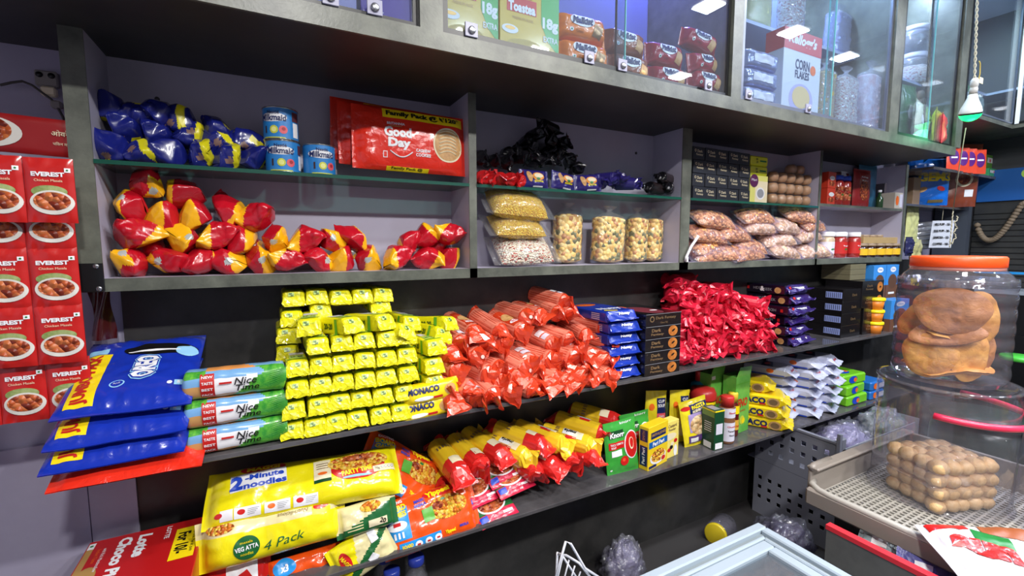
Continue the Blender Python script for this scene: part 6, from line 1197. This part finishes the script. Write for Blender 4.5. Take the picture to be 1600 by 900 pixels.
b = MB(); b.box(4.3, 4.58, -1.9, -.15, 1.165, 1.19, pm('pale_counter', (150, 160, 170), .4)); b.box(4.3, 4.58, -1.9, -.15, .9, 1.165, BLK); b.box(4.28, 4.3, -1.9, -.15, 1.30, 1.315, SKY); b.box(4.28, 4.3, -1.9, -.15, 0, .9, BLK); tag(b.obj('side_counter'), 'dark counter with pale top along the side wall behind the big jar', 'counter')

# ================================================================== LEFT WALL: SACHET STRIPS, SOCKET
SR = pm('spice_red', (192, 30, 26), .28, bump=.25, bscale=20, coat=.5); SW = pm('plate_white', (220, 216, 206), .4); SG = pm('salad_green', (120, 140, 70), .5, noisecol=(170, 180, 120), nscale=60)
def spice(w_, h_):
    b = MB(); f = pillow(b, w_, h_, .014, SR, seed=3, cr=.0015, seal='z', fin=.004, nu=14, nv=18, pa=8, pb=6)
    b.text('EVEREST', f, WHITE, .0, h_*.26, h_*.075, w_*.66, bold=.05, off=.0012); b.text('Chicken Masala', f, CREAM, .0, h_*.16, h_*.04, w_*.56, off=.0012)
    b.rect(f, WHITE, w_*.33, w_*.45, h_*.30, h_*.37, off=.001); b.disc(f, GRN, w_*.39, h_*.335, w_*.025, n=10, off=.0016)
    b.disc(f, SG, .0, -h_*.02, w_*.36, h_*.10, n=20, rings=2, off=.0008); b.disc(f, SW, w_*.04, -h_*.20, w_*.44, h_*.20, n=28, rings=2, off=.0012); b.disc(f, CURRY, w_*.04, -h_*.18, w_*.37, h_*.15, n=28, rings=2, off=.0018)
    return b.mesh('sachet')
def strip(name, loc, w_, h_, cols, rows, label, rot=(0, 0, 0)):
    r = empty(name, loc, rot); tag(r, label, 'sachet strip', 'hanging strips of red spice sachets'); me = spice(w_, h_)
    for i in range(cols):
        for j in range(rows): put(me, 'sachet', ((i-(cols-1))*w_*1.01, 0, -(j+.5)*h_*1.01), parent=r)
    return r
def edge(px, py, y): return aty(px, py, y)
q = edge(114, 252, -.09); h1 = q.z-edge(112, 345, -.09).z; w1 = edge(114, 300, -.09).x-edge(35, 300, -.09).x
strip('sachet_strip', (q.x-w1/2, -.09, q.z), w1, h1, 2, 1, 'strip of red spice sachets in front, level with the glass shelf')
q = edge(117, 380, -.055); h2 = edge(118, 387, -.055).z-edge(121, 474, -.055).z; zt = edge(118, 299, -.055).z; w2 = (edge(121, 420, -.055).x-edge(43, 420, -.055).x)
strip('sachet_strip', (q.x-w2/2+.003, -.055, zt), w2, h2, 2, 3, 'long strip of red spice sachets hanging down behind the short front strip')
q = edge(142, 562, -.03); h3 = q.z-edge(142, 642, -.03).z+.006; w3 = edge(142, 600, -.03).x-edge(72, 600, -.03).x
strip('sachet_strip', (q.x-w3/2-.002, -.03, q.z+.006), w3, h3, 3, 1, 'lowest strip of red spice sachets touching the blue cookie packs')
p = edge(60, 215, .02); b = MB(); q1 = edge(114, 216, .02); wd_ = .24; f = pillow(b, wd_, .085, .015, pm('shaded_spice_red', (150, 24, 26), .35), seed=5, cr=.002, nu=20, nv=12, pa=10, pb=8)  # spice red again, its colour darkened for the shade behind the front strips
b.disc(f, SW, -.035, .0, .060, .034, n=24, rings=2, off=.001); b.disc(f, CURRY, -.05, .004, .058, .033, n=24, rings=2, off=.0016); b.text('ओवरेस्ट', f, CREAM, .098, .008, .018, .05, bold=.01, off=.0016); b.text('चिकन मसाला', f, CREAM, .095, -.014, .008, .04, off=.0016)
tag(b.obj('spice_sachet', None, (q1.x-wd_/2+.012, .02, q1.z), (0, R_(2), 0)), 'red spice sachet darkened as in shade, with white plate high on the wall', 'sachet')
b = MB(); b.tube([edge(0, 243, -.07), edge(48, 253, -.07)], .0025, STEEL, 8); b.tube([edge(48, 253, -.07), edge(60, 254, .18)], .0025, STEEL, 8); tag(b.obj('hook_rod'), 'thin metal rod holding the red sachet strips', 'rod')
b = MB(); q1 = edge(112, 290, .05)
FD = pm('maroon_film', (70, 18, 22), .2, coat=.4)
for k in range(1): 
    f0 = edge(120, 270, .12); f1 = edge(160, 520, .12); xx0 = f0.x+.0; b.grid(lambda u, v: Vector((xx0+.045*u+.004*math.sin(v*17+u*4), .125+.012*math.sin(u*6+v*9), f0.z-(f0.z-f1.z+.02)*v)), 10, 40, FD); b.grid(lambda u, v: Vector((xx0+.045*(1-u)+.004*math.sin(v*17+(1-u)*4), .127+.012*math.sin((1-u)*6+v*9), f0.z-(f0.z-f1.z+.02)*v)), 10, 40, FD)
tag(b.obj('film_strip'), 'dark maroon strip of folded film between sachets and shelf unit', 'film strip')
# black corner plate screwed on the unit
b = MB(); c0 = edge(118, 412, -.006); c1 = edge(164, 455, -.006); b.box(c0.x, c1.x, -.008, -.001, c1.z, c0.z, BLK, .001)
for px, py in ((150, 416), (155, 451)): q = edge(px, py, -.008); b.lathe([(.006, 0), (.006, .002), (.003, .003)], 12, STEEL, T=Matrix.Translation((q.x, -.008, q.z)) @ Matrix.Rotation(R_(90), 4, 'X'))
tag(b.obj('corner_plate'), 'black metal plate with two screws at the corner of the shelf unit', 'plate')
# wall socket with a hanging wire
PLG = pm('old_white_plastic', (140, 136, 130), .5); q = edge(75, 124, .185); b = MB(); b.box(q.x-.022, q.x+.022, .172, .19, q.z-.020, q.z+.018, PLG, .003)
for dx in (-.012, .011): b.lathe([(.007, 0), (.007, .002)], 14, BLK, T=Matrix.Translation((q.x+dx, .1718, q.z+.006)) @ Matrix.Rotation(R_(90), 4, 'X'))
b.box(q.x-.012, q.x+.018, .165, .185, q.z-.045, q.z-.022, CREAM, .004); b.box(q.x+.006, q.x+.028, .16, .18, q.z-.075, q.z-.055, PLG, .004); struct(b.obj('trim_4'))
b = MB(); b.tube([edge(x, y, .165) for x, y in ((0, 133), (18, 129), (35, 127), (50, 133), (66, 145), (80, 155), (90, 168), (98, 182), (106, 203))], .003, pm('dark_wire', (60, 56, 52), .5), 6); tag(b.obj('wall_wire'), 'thin dark wire sagging from the wall socket', 'wire')

# ================================================================== BELOW: CRATE, FREEZER, TRAY, JAR
GP = pm('grey_crate_plastic', (136, 138, 150), .4)
# perforated grey crate wall
r = empty('perforated_crate', (2.35, -.1, 0)); tag(r, 'tall grey crate rack with rows of square holes standing under the shelf end', 'crate rack')
def perf(mb, x, y0, y1, z0, z1, holes, m, t=.006):
    """panel in the plane x with real square holes given as a grid (y list, z list, half size)"""
    ys, zs, hs = holes; Yb = sorted([y0, y1]+[v for y in ys for v in (y-hs, y+hs)]); Zb = sorted([z0, z1]+[v for z in zs for v in (z-hs, z+hs)])
    for i in range(len(Yb)-1):
        for j in range(len(Zb)-1):
            cy, cz = (Yb[i]+Yb[i+1])/2, (Zb[j]+Zb[j+1])/2
            if any(abs(cy-y) < hs for y in ys) and any(abs(cz-z) < hs for z in zs): continue
            mb.box(x, x+t, Yb[i], Yb[i+1], Zb[j], Zb[j+1], m)
ys = [-.265+.055*i for i in range(7)]
b = MB(); perf(b, 2.35, -.31, .10, .0, .30, (ys, [.10, .155, .21], .011), GP); b.box(2.35, 2.36, -.31, .10, .30, .31, GP); b.box(2.34, 2.36, -.325, -.31, 0, .60, GP); b.box(2.36, 3.0, -.325, -.319, 0, .30, GP); rel(b, (2.35, -.1, 0), 'lower_panel', r)
b = MB(); perf(b, 2.35, -.31, .10, .312, .545, (ys, [.37, .43, .49], .012), GP); b.box(2.345, 2.365, -.31, .10, .545, .555, GP); b.box(2.36, 2.40, -.325, -.295, .50, .575, pm('crate_corner', (130, 132, 142), .4), .006); b.box(2.36, 3.1, -.325, -.319, .31, .52, GP); rel(b, (2.35, -.1, 0), 'upper_panel', r)
b = MB(); perf(b, 3.15, -.32, .15, .0, .53, (ys, [.30, .36, .42, .48], .010), GP); b.box(2.36, 3.15, -.30, .15, .30, .306, GP); rel(b, (2.35, -.1, 0), 'rear_panel', r)
CRINK = film('crinkle_film', (235, 232, 245), .14, .10, 1.0, 16, .8)
CRINK.node_tree.nodes['Bump'].inputs['Distance'].default_value = .03
def crumpled(name, loc, sx, sy, sz, fm, label, seed, cat='bag', amp=.10, fill=None):
    b = MB()
    def fn(u, v, k=1):
        a = 2*math.pi*u; t = math.pi*v; d = Vector((math.sin(t)*math.cos(a), math.sin(t)*math.sin(a), math.cos(t)))
        n_ = 1+amp*(crump(d+Vector((seed, 0, 0)), 1.6, 3.2)+1.2*nz((d.x*2+seed, d.y*2, d.z*2)))
        return Vector((d.x*sx*n_, d.y*sy*n_, max(d.z*sz*n_, -sz*.8)))*k
    b.grid(lambda u, v: fn(1-u, v), 60, 44, fm, True, closeu=True); o = b.obj(name, None, loc)
    if fill: c = MB(); c.grid(lambda u, v: fn(1-u, v, .86), 30, 20, fill, True, closeu=True); c.obj('contents', o)
    return tag(o, label, cat)
crumpled('plastic_bag', (2.72, -.15, .40), .20, .13, .13, CRINK, 'crinkled clear bag lying in the upper crate', 3, fill=pm('lavender_packets', (150, 146, 175), .3, bump=.8, bscale=18, bdist=.01))
crumpled('plastic_bag', (2.98, -.22, .47), .17, .10, .11, CLR, 'clear bag of dark green herbs slumped over the crate edge', 6, fill=pm('herb_green', (60, 74, 52), .4, bump=.8, bscale=30, bdist=.01, noisecol=(110, 130, 110), nscale=12))
p = atz(1215, 850, .30); crumpled('plastic_bag', (2.00, -.27, .10), .17, .13, .145, CRINK, 'big clear carrier bag bulging behind the freezer corner', 9, fill=pm('mauve_contents', (104, 96, 122), .4, bump=.6, bscale=12, bdist=.01, noisecol=(70, 62, 90), nscale=7))
p = aty(974, 895, .0); crumpled('plastic_bag', (p.x, .0, .085), .10, .08, .115, CRINK, 'crumpled clear plastic bag standing left of the freezer', 12, fill=pm('haze_film', (120, 118, 140), .25, bump=1, bscale=30, bdist=.01))
# jar lying on its side, yellow lid
p = aty(1117, 836, -.0); r = empty('lying_jar', p, (R_(80), 0, R_(-65))); tag(r, 'clear jar lying down with round yellow lid towards the aisle', 'jar')
b = MB(); b.lathe([(.055, .02), (.058, .03), (.058, .16), (.04, .18)], 24, FILMV); b.obj('jar_body', r)
b = MB(); b.lathe([(.048, 0), (.054, .003), (.054, .020), (.048, .022)], 28, pm('mustard_lid', (214, 190, 36), .4)); b.obj('lid', r); r.rotation_euler = Vector((.86, .30, -.12)).to_track_quat('Z', 'Y').to_euler()
# bottles with blue caps under the noodle packs
BCAP = pm('blue_cap', (44, 62, 160), .3, coat=.3)
for k, (px, py, yy) in enumerate([(650, 872, -.05), (612, 893, -.03), (648, 850, .06), (600, 868, .08)]):
    p = aty(px, py, yy); r = empty('water_bottle', (p.x, yy, .0)); tag(r, 'clear bottle with blue cap under the shelf, ' + ['nearest to the dark panel', 'half cut off by the picture edge', 'behind the nearest one', 'behind the others at the left'][k], 'bottle', 'blue capped bottles under the shelf')
    h_ = p.z; b = MB(); b.lathe([(.034, .302), (.036, .31), (.036, h_-.06), (.018, h_-.03), (.018, h_-.01)], 20, FILM); b.obj('bottle_body', r); c = MB(); c.lathe([(.0245, h_-.018), (.026, h_-.014), (.026, h_+.006), (.021, h_+.010)], 20, BCAP); c.obj('cap', r)
# white wire basket
WW = pm('white_wire', (205, 206, 214), .35); b = MB(); T0 = aty(887, 848, -.55); 
A, B_, C_, D_ = aty(884, 846, -.62), aty(916, 890, -.62), aty(872, 862, -.55), aty(940, 905, -.50)
b.tube([aty(862, 925, -.62), aty(884, 846, -.62), aty(892, 850, -.62), aty(914, 888, -.62), aty(945, 908, -.62)], .003, WW, 8)
b.tube([aty(868, 925, -.55), aty(871, 863, -.55), aty(877, 866, -.55), aty(915, 925, -.55)], .003, WW, 8)
b.tube([aty(872, 866, -.56), aty(885, 868, -.58), aty(905, 880, -.60), aty(925, 905, -.62)], .003, WW, 8)
for k in range(5): b.tube([aty(866+10*k, 925, -.60), aty(880+9*k, 866+9*k, -.60)], .002, WW, 6)
tag(b.obj('wire_basket'), 'white wire basket corner sticking up left of the freezer', 'basket')
# chest freezer, its right rear corner in view
ZF = .60; fx, fy = 1.363, -.569; FB = pm('freezer_pale_blue', (166, 180, 192), .35, coat=.2); FG = pm('freezer_gasket', (128, 138, 142), .5)
r = empty('chest_freezer', (fx-.7, fy-.35, 0)); tag(r, 'pale blue chest freezer with sliding glass top in front of the shelves', 'freezer')
O = (fx-.7, fy-.35, 0)
def ringbox(b, x0, x1, y0, y1, z0, z1, t, m):
    b.box(x0, x1, y1-t, y1, z0, z1, m, .004); b.box(x0, x1, y0, y0+t, z0, z1, m, .004); b.box(x0, x0+t, y0+t, y1-t, z0, z1, m, .004); b.box(x1-t, x1, y0+t, y1-t, z0, z1, m, .004)
b = MB(); ringbox(b, fx-1.4, fx-.01, fy-.70, fy-.01, 0, ZF-.05, .06, FB); b.box(fx-1.35, fx-.05, fy-.65, fy-.05, .02, .04, WHITE); rel(b, O, 'body', r)
b = MB(); ringbox(b, fx-1.41, fx, fy-.71, fy, ZF-.05, ZF, .030, FB); ringbox(b, fx-1.38, fx-.030, fy-.68, fy-.030, ZF-.05, ZF-.012, .016, FG); ringbox(b, fx-1.364, fx-.046, fy-.664, fy-.046, ZF-.05, ZF-.004, .012, FB); rel(b, O, 'top_rim', r)
b = MB(); ringbox(b, fx-.75, fx-.060, fy-.650, fy-.060, ZF-.035, ZF-.006, .035, FB); d_ = rel(b, O, 'sliding_door', r)
b = MB(); b.box(fx-.72, fx-.09, fy-.62, fy-.09, ZF-.024, ZF-.018, film('freezer_glass', (190, 205, 210), .03, .10, 0)); rel(b, O, 'glass_pane', d_)
b = MB(); Rw = []; 
x0, x1, y0, y1 = fx-.60, fx-.13, fy-.55, fy-.13
b.tube([(x0, y1, ZF-.07), (x1-.03, y1, ZF-.07), (x1-.01, y1-.01, ZF-.07), (x1, y1-.03, ZF-.07), (x1, y0, ZF-.07)], .005, WW, 8)
for k in range(8): b.tube([(x0+.06*k, y1, ZF-.07), (x0+.06*k, y1-.01, ZF-.30)], .003, WW, 6); b.tube([(x1, y1-.05*k, ZF-.07), (x1-.01, y1-.05*k, ZF-.30)], .003, WW, 6)
rel(b, O, 'inner_basket', r)
for k in range(3): 
    tag(MB().box(fx-.50+.15*k, fx-.38+.15*k, fy-.40, fy-.2, .045, .38, pm('frozen_pack_%d' % k, ((150, 160, 150), (120, 130, 136), (170, 176, 170))[k], .4, bump=.5), .01).obj('frozen_pack'), f'frosty pale pack inside the freezer, {NTH[k]} from the left', 'frozen pack', 'frosty packs inside the freezer')
# laminate counter with red edge, seen from its end
cx = 1.545; b = MB(); LS = pm('grey_laminate_side', (92, 92, 90), .4, noisecol=(112, 112, 108), nscale=6); b.box(cx, cx+.018, -1.45, -.682, 0, .585, LS); b.box(cx-.003, cx+.022, -1.45, -.680, .585, .600, pm('red_edge', (226, 50, 62), .35)); b.box(cx+.018, 2.32, -1.45, -.682, .0, .50, BLK); b.box(1.76, 2.32, -1.45, -.60, .0, .584, BLK); tag(b.obj('low_counter'), 'low grey laminate counter with a bright red top edge', 'counter')
for k, (x, y, w_, c_, lb) in enumerate([(1.63, -.78, .09, (150, 165, 170), 'pale folded plastic packet on the low counter'), (1.60, -.90, .10, (90, 90, 150), 'blue and white packet on the low counter under the tray'), (1.62, -1.02, .10, (60, 60, 90), 'dark blue packet on the low counter under the tray')]):
    b = MB(); f = pillow(b, w_, .09, .02, pm('counter_packet_%d' % k, c_, .3, bump=.7, bscale=30, bdist=.01), seed=140+k, cr=.006, nu=16, nv=14); b.rect(f, WHITE, -.02, .02, -.01, .02, n=2, k=2, off=.001); tag(b.obj('plastic_packet', None, (x+.03, y, .555), (R_(-48), 0, R_(-80+8*k))), lb, 'packet')
# beige plastic tray rack
TB = pm('beige_plastic', (150, 142, 134), .4); TW = pm('tray_floor_plastic', (172, 168, 160), .4); tx0, ty1, tz = 1.655, -.545, .635
tx1, ty0 = 2.385, -1.30
tf = .598
r = empty('perforated_tray', ((tx0+tx1)/2, (ty0+ty1)/2, tz)); O = tuple(r.location); tag(r, 'big beige plastic tray with perforated floor on the low counter', 'tray')
b = MB()
for k in range(36): x = tx0+.02+k*.020; b.box(x, x+.007, ty0, ty1-.02, tf-.006, tf, TW)
for k in range(37): y = ty0+.02+k*.020; b.box(tx0, tx1, y, y+.007, tf-.006, tf-.001, TW)
rel(b, O, 'perforated_floor', r)
b = MB(); b.box(tx0+.02, tx1, ty1-.012, ty1, tf-.01, tz+.065, TB, .003); b.box(tx0+.02, tx1, ty1-.035, ty1+.006, tz+.060, tz+.072, TB, .004); b.box(tx1-.012, tx1, ty0, ty1, tf-.01, tz+.065, TB, .003); b.box(tx0+.02, tx1, ty0, ty0+.012, tf-.01, tz+.065, TB, .003)
b.tube([(tx0+.15, ty1-.004, tz+.066), (tx0+.05, ty1-.004, tz+.066), (tx0+.02, ty1-.012, tz+.066)], .012, TB, 10)
rel(b, O, 'side_rim', r)
b = MB(); hz = tz-.012
b.box(tx0-.012, tx0+.010, ty0, ty1-.01, hz-.045, hz+.018, TB, .008); b.tube([(tx0, ty0, hz+.016), (tx0, ty1-.09, hz+.016), (tx0+.003, ty1-.05, hz+.018), (tx0+.015, ty1-.02, hz+.022), (tx0+.05, ty1-.005, hz+.024)], .011, TW, 12); rel(b, O, 'front_handle', r)
# upturned clear tub with cookie block, and a second one cut off at the right
CP2 = film('clear_tub_plastic', (236, 236, 242), .05, .055, .12, 8, .4); RG = pm('rim_gloss', (190, 190, 196), .1)
cx_, cy_ = 2.105, -.757; top_ = 1.020; R0 = .190
r = empty('clear_tub', (cx_, cy_, tf)); tag(r, 'large upturned clear tub with red handle covering the cookies', 'tub')
b = MB(); hh = top_-tf; b.lathe([(R0*1.04, .002), (R0*1.05, .010), (R0*1.01, .014), (R0*1.0, .03), (R0*1.0, hh-.03), (R0*.985, hh-.012), (R0*1.02, hh-.006), (R0*1.02, hh), (R0*.93, hh), (R0*.91, hh-.012), (.001, hh-.012)], 72, CP2, cap=False); b.obj('tub_wall', r)
b = MB(); hp_ = []
for t in range(29): a = R_(-168+t*6.2); k9 = math.sin(math.pi*t/28); hp_.append((R0*(1.05+.10*k9)*math.cos(a), R0*(1.05+.10*k9)*math.sin(a), hh-.085-.012*k9))
b.tube(hp_, .0105, pm('pink_red_handle', (226, 50, 84), .3), 10); b.obj('handle', r)
WC = pm('wafer_cookie', (236, 202, 150), .5, noisecol=(212, 166, 110), nscale=40, bump=.5, bscale=120, bdist=.003)
b0 = Vector((cx_-.045, cy_-.02, tf+.001)); r2 = empty('cookie_pack', b0, (0, 0, R_(-22))); tag(r2, 'clear pack of rounded coconut cookies under the upturned tub', 'cookie pack')
b = MB(); f = pillow(b, .25, .20, .195, FILM, seed=31, cr=.006, seal='x', fin=.012, pa=6, pb=5); o_ = b.obj('clear_wrapper', r2, (0, 0, .093), (R_(-90), 0, 0))
cj = MB(); cj.lathe([(.001, -.022), (.016, -.020), (.023, -.008), (.024, 0), (.023, .008), (.016, .020), (.001, .022)], 14, WC); cme = cj.mesh('cookie')
cnt = 0
for i in range(5):
    for j in range(4):
        for k in range(4):
            if 0 < i < 4 and 0 < j < 3 and k < 3: continue
            o = put(cme, 'cookie', (-.092+.045*i+rnd.uniform(-.004, .004), -.072+.048*j+rnd.uniform(-.004, .004), .026+.042*k+rnd.uniform(-.003, .003)), (R_(90)+rnd.uniform(-.3, .3), rnd.uniform(-.3, .3), 0), (1.08, 1.08, 1.22), parent=r2)
r = empty('clear_tub', (2.21, -1.085, tf)); tag(r, 'second clear tub cut off by the right edge', 'tub'); b = MB(); b.lathe([(.17, .002), (.165, .03), (.15, .30), (.001, .30)], 48, CP2, cap=False); b.obj('tub_wall', r)
b = MB(); b.box(-.09, .09, -.08, .08, .002, .10, WC, .02); tag(b.obj('cookie_block', None, (2.21, -1.08, tf)), 'block of brown cookies in the second tub', 'cookies')
# big jar with orange lid on the tub
r = empty('big_jar', (cx_, cy_, top_+.001)); tag(r, 'big clear ribbed jar with orange lid standing on the upturned tub', 'jar')
jr = .152; prof = [(.09, .0), (jr*.92, .004), (jr*.98, .02)]
z_ = .02
while z_ < .33:
    for t in range(6):
        prof.append((jr*(1.0+.025*math.sin(math.pi*t/6)), z_+.05*t/6))
    z_ += .05
prof += [(jr*1.0, .335), (jr*.98, .355), (jr*.90, .375), (jr*.83, .385), (jr*.81, .39), (jr*.81, .41)]
b = MB(); b.lathe(prof, 64, CP2, cap=False); b.lathe([(jr*.92, .004), (.001, .006)], 48, CP2, cap=False); b.obj('jar_body', r)
ORL = pm('orange_lid', (240, 84, 26), .4, bump=.1)
b = MB(); lr = .121; b.lathe([(lr, .398), (lr*1.02, .401), (lr*1.02, .430), (lr*.98, .436), (lr*.9, .436), (.001, .434)], 64, ORL); 
b.lathe([(lr*1.0, .388), (lr*1.0, .398)], 64, pm('pale_orange', (230, 140, 110), .3)); b.obj('lid', r)
PK = pm('fried_dough', (246, 184, 92), .5, noisecol=(212, 138, 58), nscale=14, bump=.6, bscale=60, bdist=.004)
PK2 = pm('fried_dough_dark', (216, 148, 84), .5, noisecol=(168, 104, 54), nscale=12, bump=.6, bscale=60, bdist=.004)
def puri(rx, ry, seed):
    b = MB()
    def fn(sg):
        def g(u, v):
            a = 2*math.pi*u; rr = v; x = rx*rr*math.cos(a)*(1+.08*math.sin(3*a+seed)); y = ry*rr*math.sin(a)
            bend = .10*math.cos(x/rx*1.3+seed)*rx + .25*rx*nz((x*9+seed, y*9, seed))
            return Vector((x, y, bend+sg*(.011*(1-rr**4)**.5+.0015)+.004*nz((x*50, y*50, seed))))
        return g
    b.grid(fn(1), 36, 12, PK if seed % 3 else PK2, True, closeu=True); g2 = fn(-1); b.grid(lambda u, v: g2(1-u, v), 36, 12, PK if seed % 3 else PK2, True, closeu=True); return b.mesh('fried_flatbread')
FR = [((-.005, -.070, .240), (80, 3, 3), .092, .076, 'large pale one facing out near the top'), ((.070, -.005, .215), (84, 0, 48), .060, .088, 'turned edgewise at the upper right'), ((-.080, -.010, .205), (82, 40, -30), .045, .080, 'on edge at the left side'), ((-.015, -.078, .165), (58, -10, -3), .092, .045, 'slanting across the middle'), ((-.050, -.070, .080), (84, 0, -12), .070, .074, 'large one at the bottom left'), ((.055, -.060, .090), (82, 20, 35), .052, .085, 'brown one at the bottom right'), ((.085, .02, .10), (84, 0, 70), .055, .080, 'edgewise against the right side at the bottom'), ((-.085, .02, .095), (84, 0, -70), .055, .080, 'edgewise against the left side at the bottom'),
      ((.0, .05, .10), (82, 5, 0), .095, .088, 'at the back of the lower layer'), ((.0, .05, .230), (82, 5, 0), .095, .070, 'at the back of the upper layer'), ((0, 0, .028), (4, 3, 0), .112, .104, 'lying flat on the bottom'), ((.0, -.0, .15), (14, 6, 40), .092, .085, 'lying between the two layers')]
for k, (l_, ro, rx, ry, lb) in enumerate(FR):
    tag(put(puri(rx*1.1, ry*1.08, 3*k+1 if k % 3 else 3*k), 'fried_flatbread', Vector((cx_, cy_, top_+.012))+Matrix.Rotation(R_(-70), 3, 'Z') @ Vector(l_), (R_(ro[0]), R_(ro[1]), R_(ro[2]-70)), .97), 'golden fried flatbread in the big jar, '+lb, 'flatbread', 'fried flatbreads in the big jar')
# white and red snack bag in front on the tray
b = MB(); f = pillow(b, .30, .22, .07, pm('white_snack_film', (226, 222, 226), .22, bump=.5, bscale=16, bdist=.006, coat=.5), seed=41, cr=.008, seal='x', fin=.016, nu=44, nv=36)
b.poly(f, MR, [(-.17, .06), (-.10, .118), (.05, .125), (-.11, .095), (-.15, .05)], off=.002) if False else b.rect(f, MR, -.148, -.05, .080, .106, n=10, k=3, off=.001)
b.rect(f, GRN, -.06, .02, .02, .07, n=6, k=4, off=.001, rot=-.4); b.rect(f, pm('curry_brown_print', (150, 80, 40), .4), -.02, .12, .05, .10, n=6, k=4, off=.0014, rot=-.3); b.text('aun', f, MR, -.065, .01, .06, .14, bold=.08, off=.002, rot=-.35)
tag(b.obj('snack_bag', None, atz(1580, 880, .645), (R_(-74), R_(0), R_(-34)), ), 'white and red snack bag lying on the tray at the bottom right', 'snack bag')
b = MB(); b.lathe([(.07, 0), (.075, .005), (.075, .02), (.07, .025)], 32, pm('green_lid', (70, 180, 60), .35)); p = aty(1592, 563, -.60); tag(b.obj('green_disc', None, p), 'flat green disc at the right edge behind the big jar', 'lid')
b = MB(); b.lathe([(.16, 0), (.17, .02), (.165, .20), (.15, .26)], 40, pm('dark_tub', (34, 52, 46), .3)); b.lathe([(.151, .255), (.17, .262), (.17, .275), (.001, .28)], 40, pm('deep_green_lid', (30, 48, 42), .35)); p = Vector((2.62, -.72, .505)); tag(b.obj('dark_tub', None, p), 'dark green tub standing behind the upturned clear tub', 'tub')
tag(MB().box(2.42, 3.4, -1.3, -.50, 0, .50, pm('dark_stand', (40, 42, 50), .5)).obj('dark_stand'), 'dark stand behind the beige tray carrying the dark tub', 'stand')
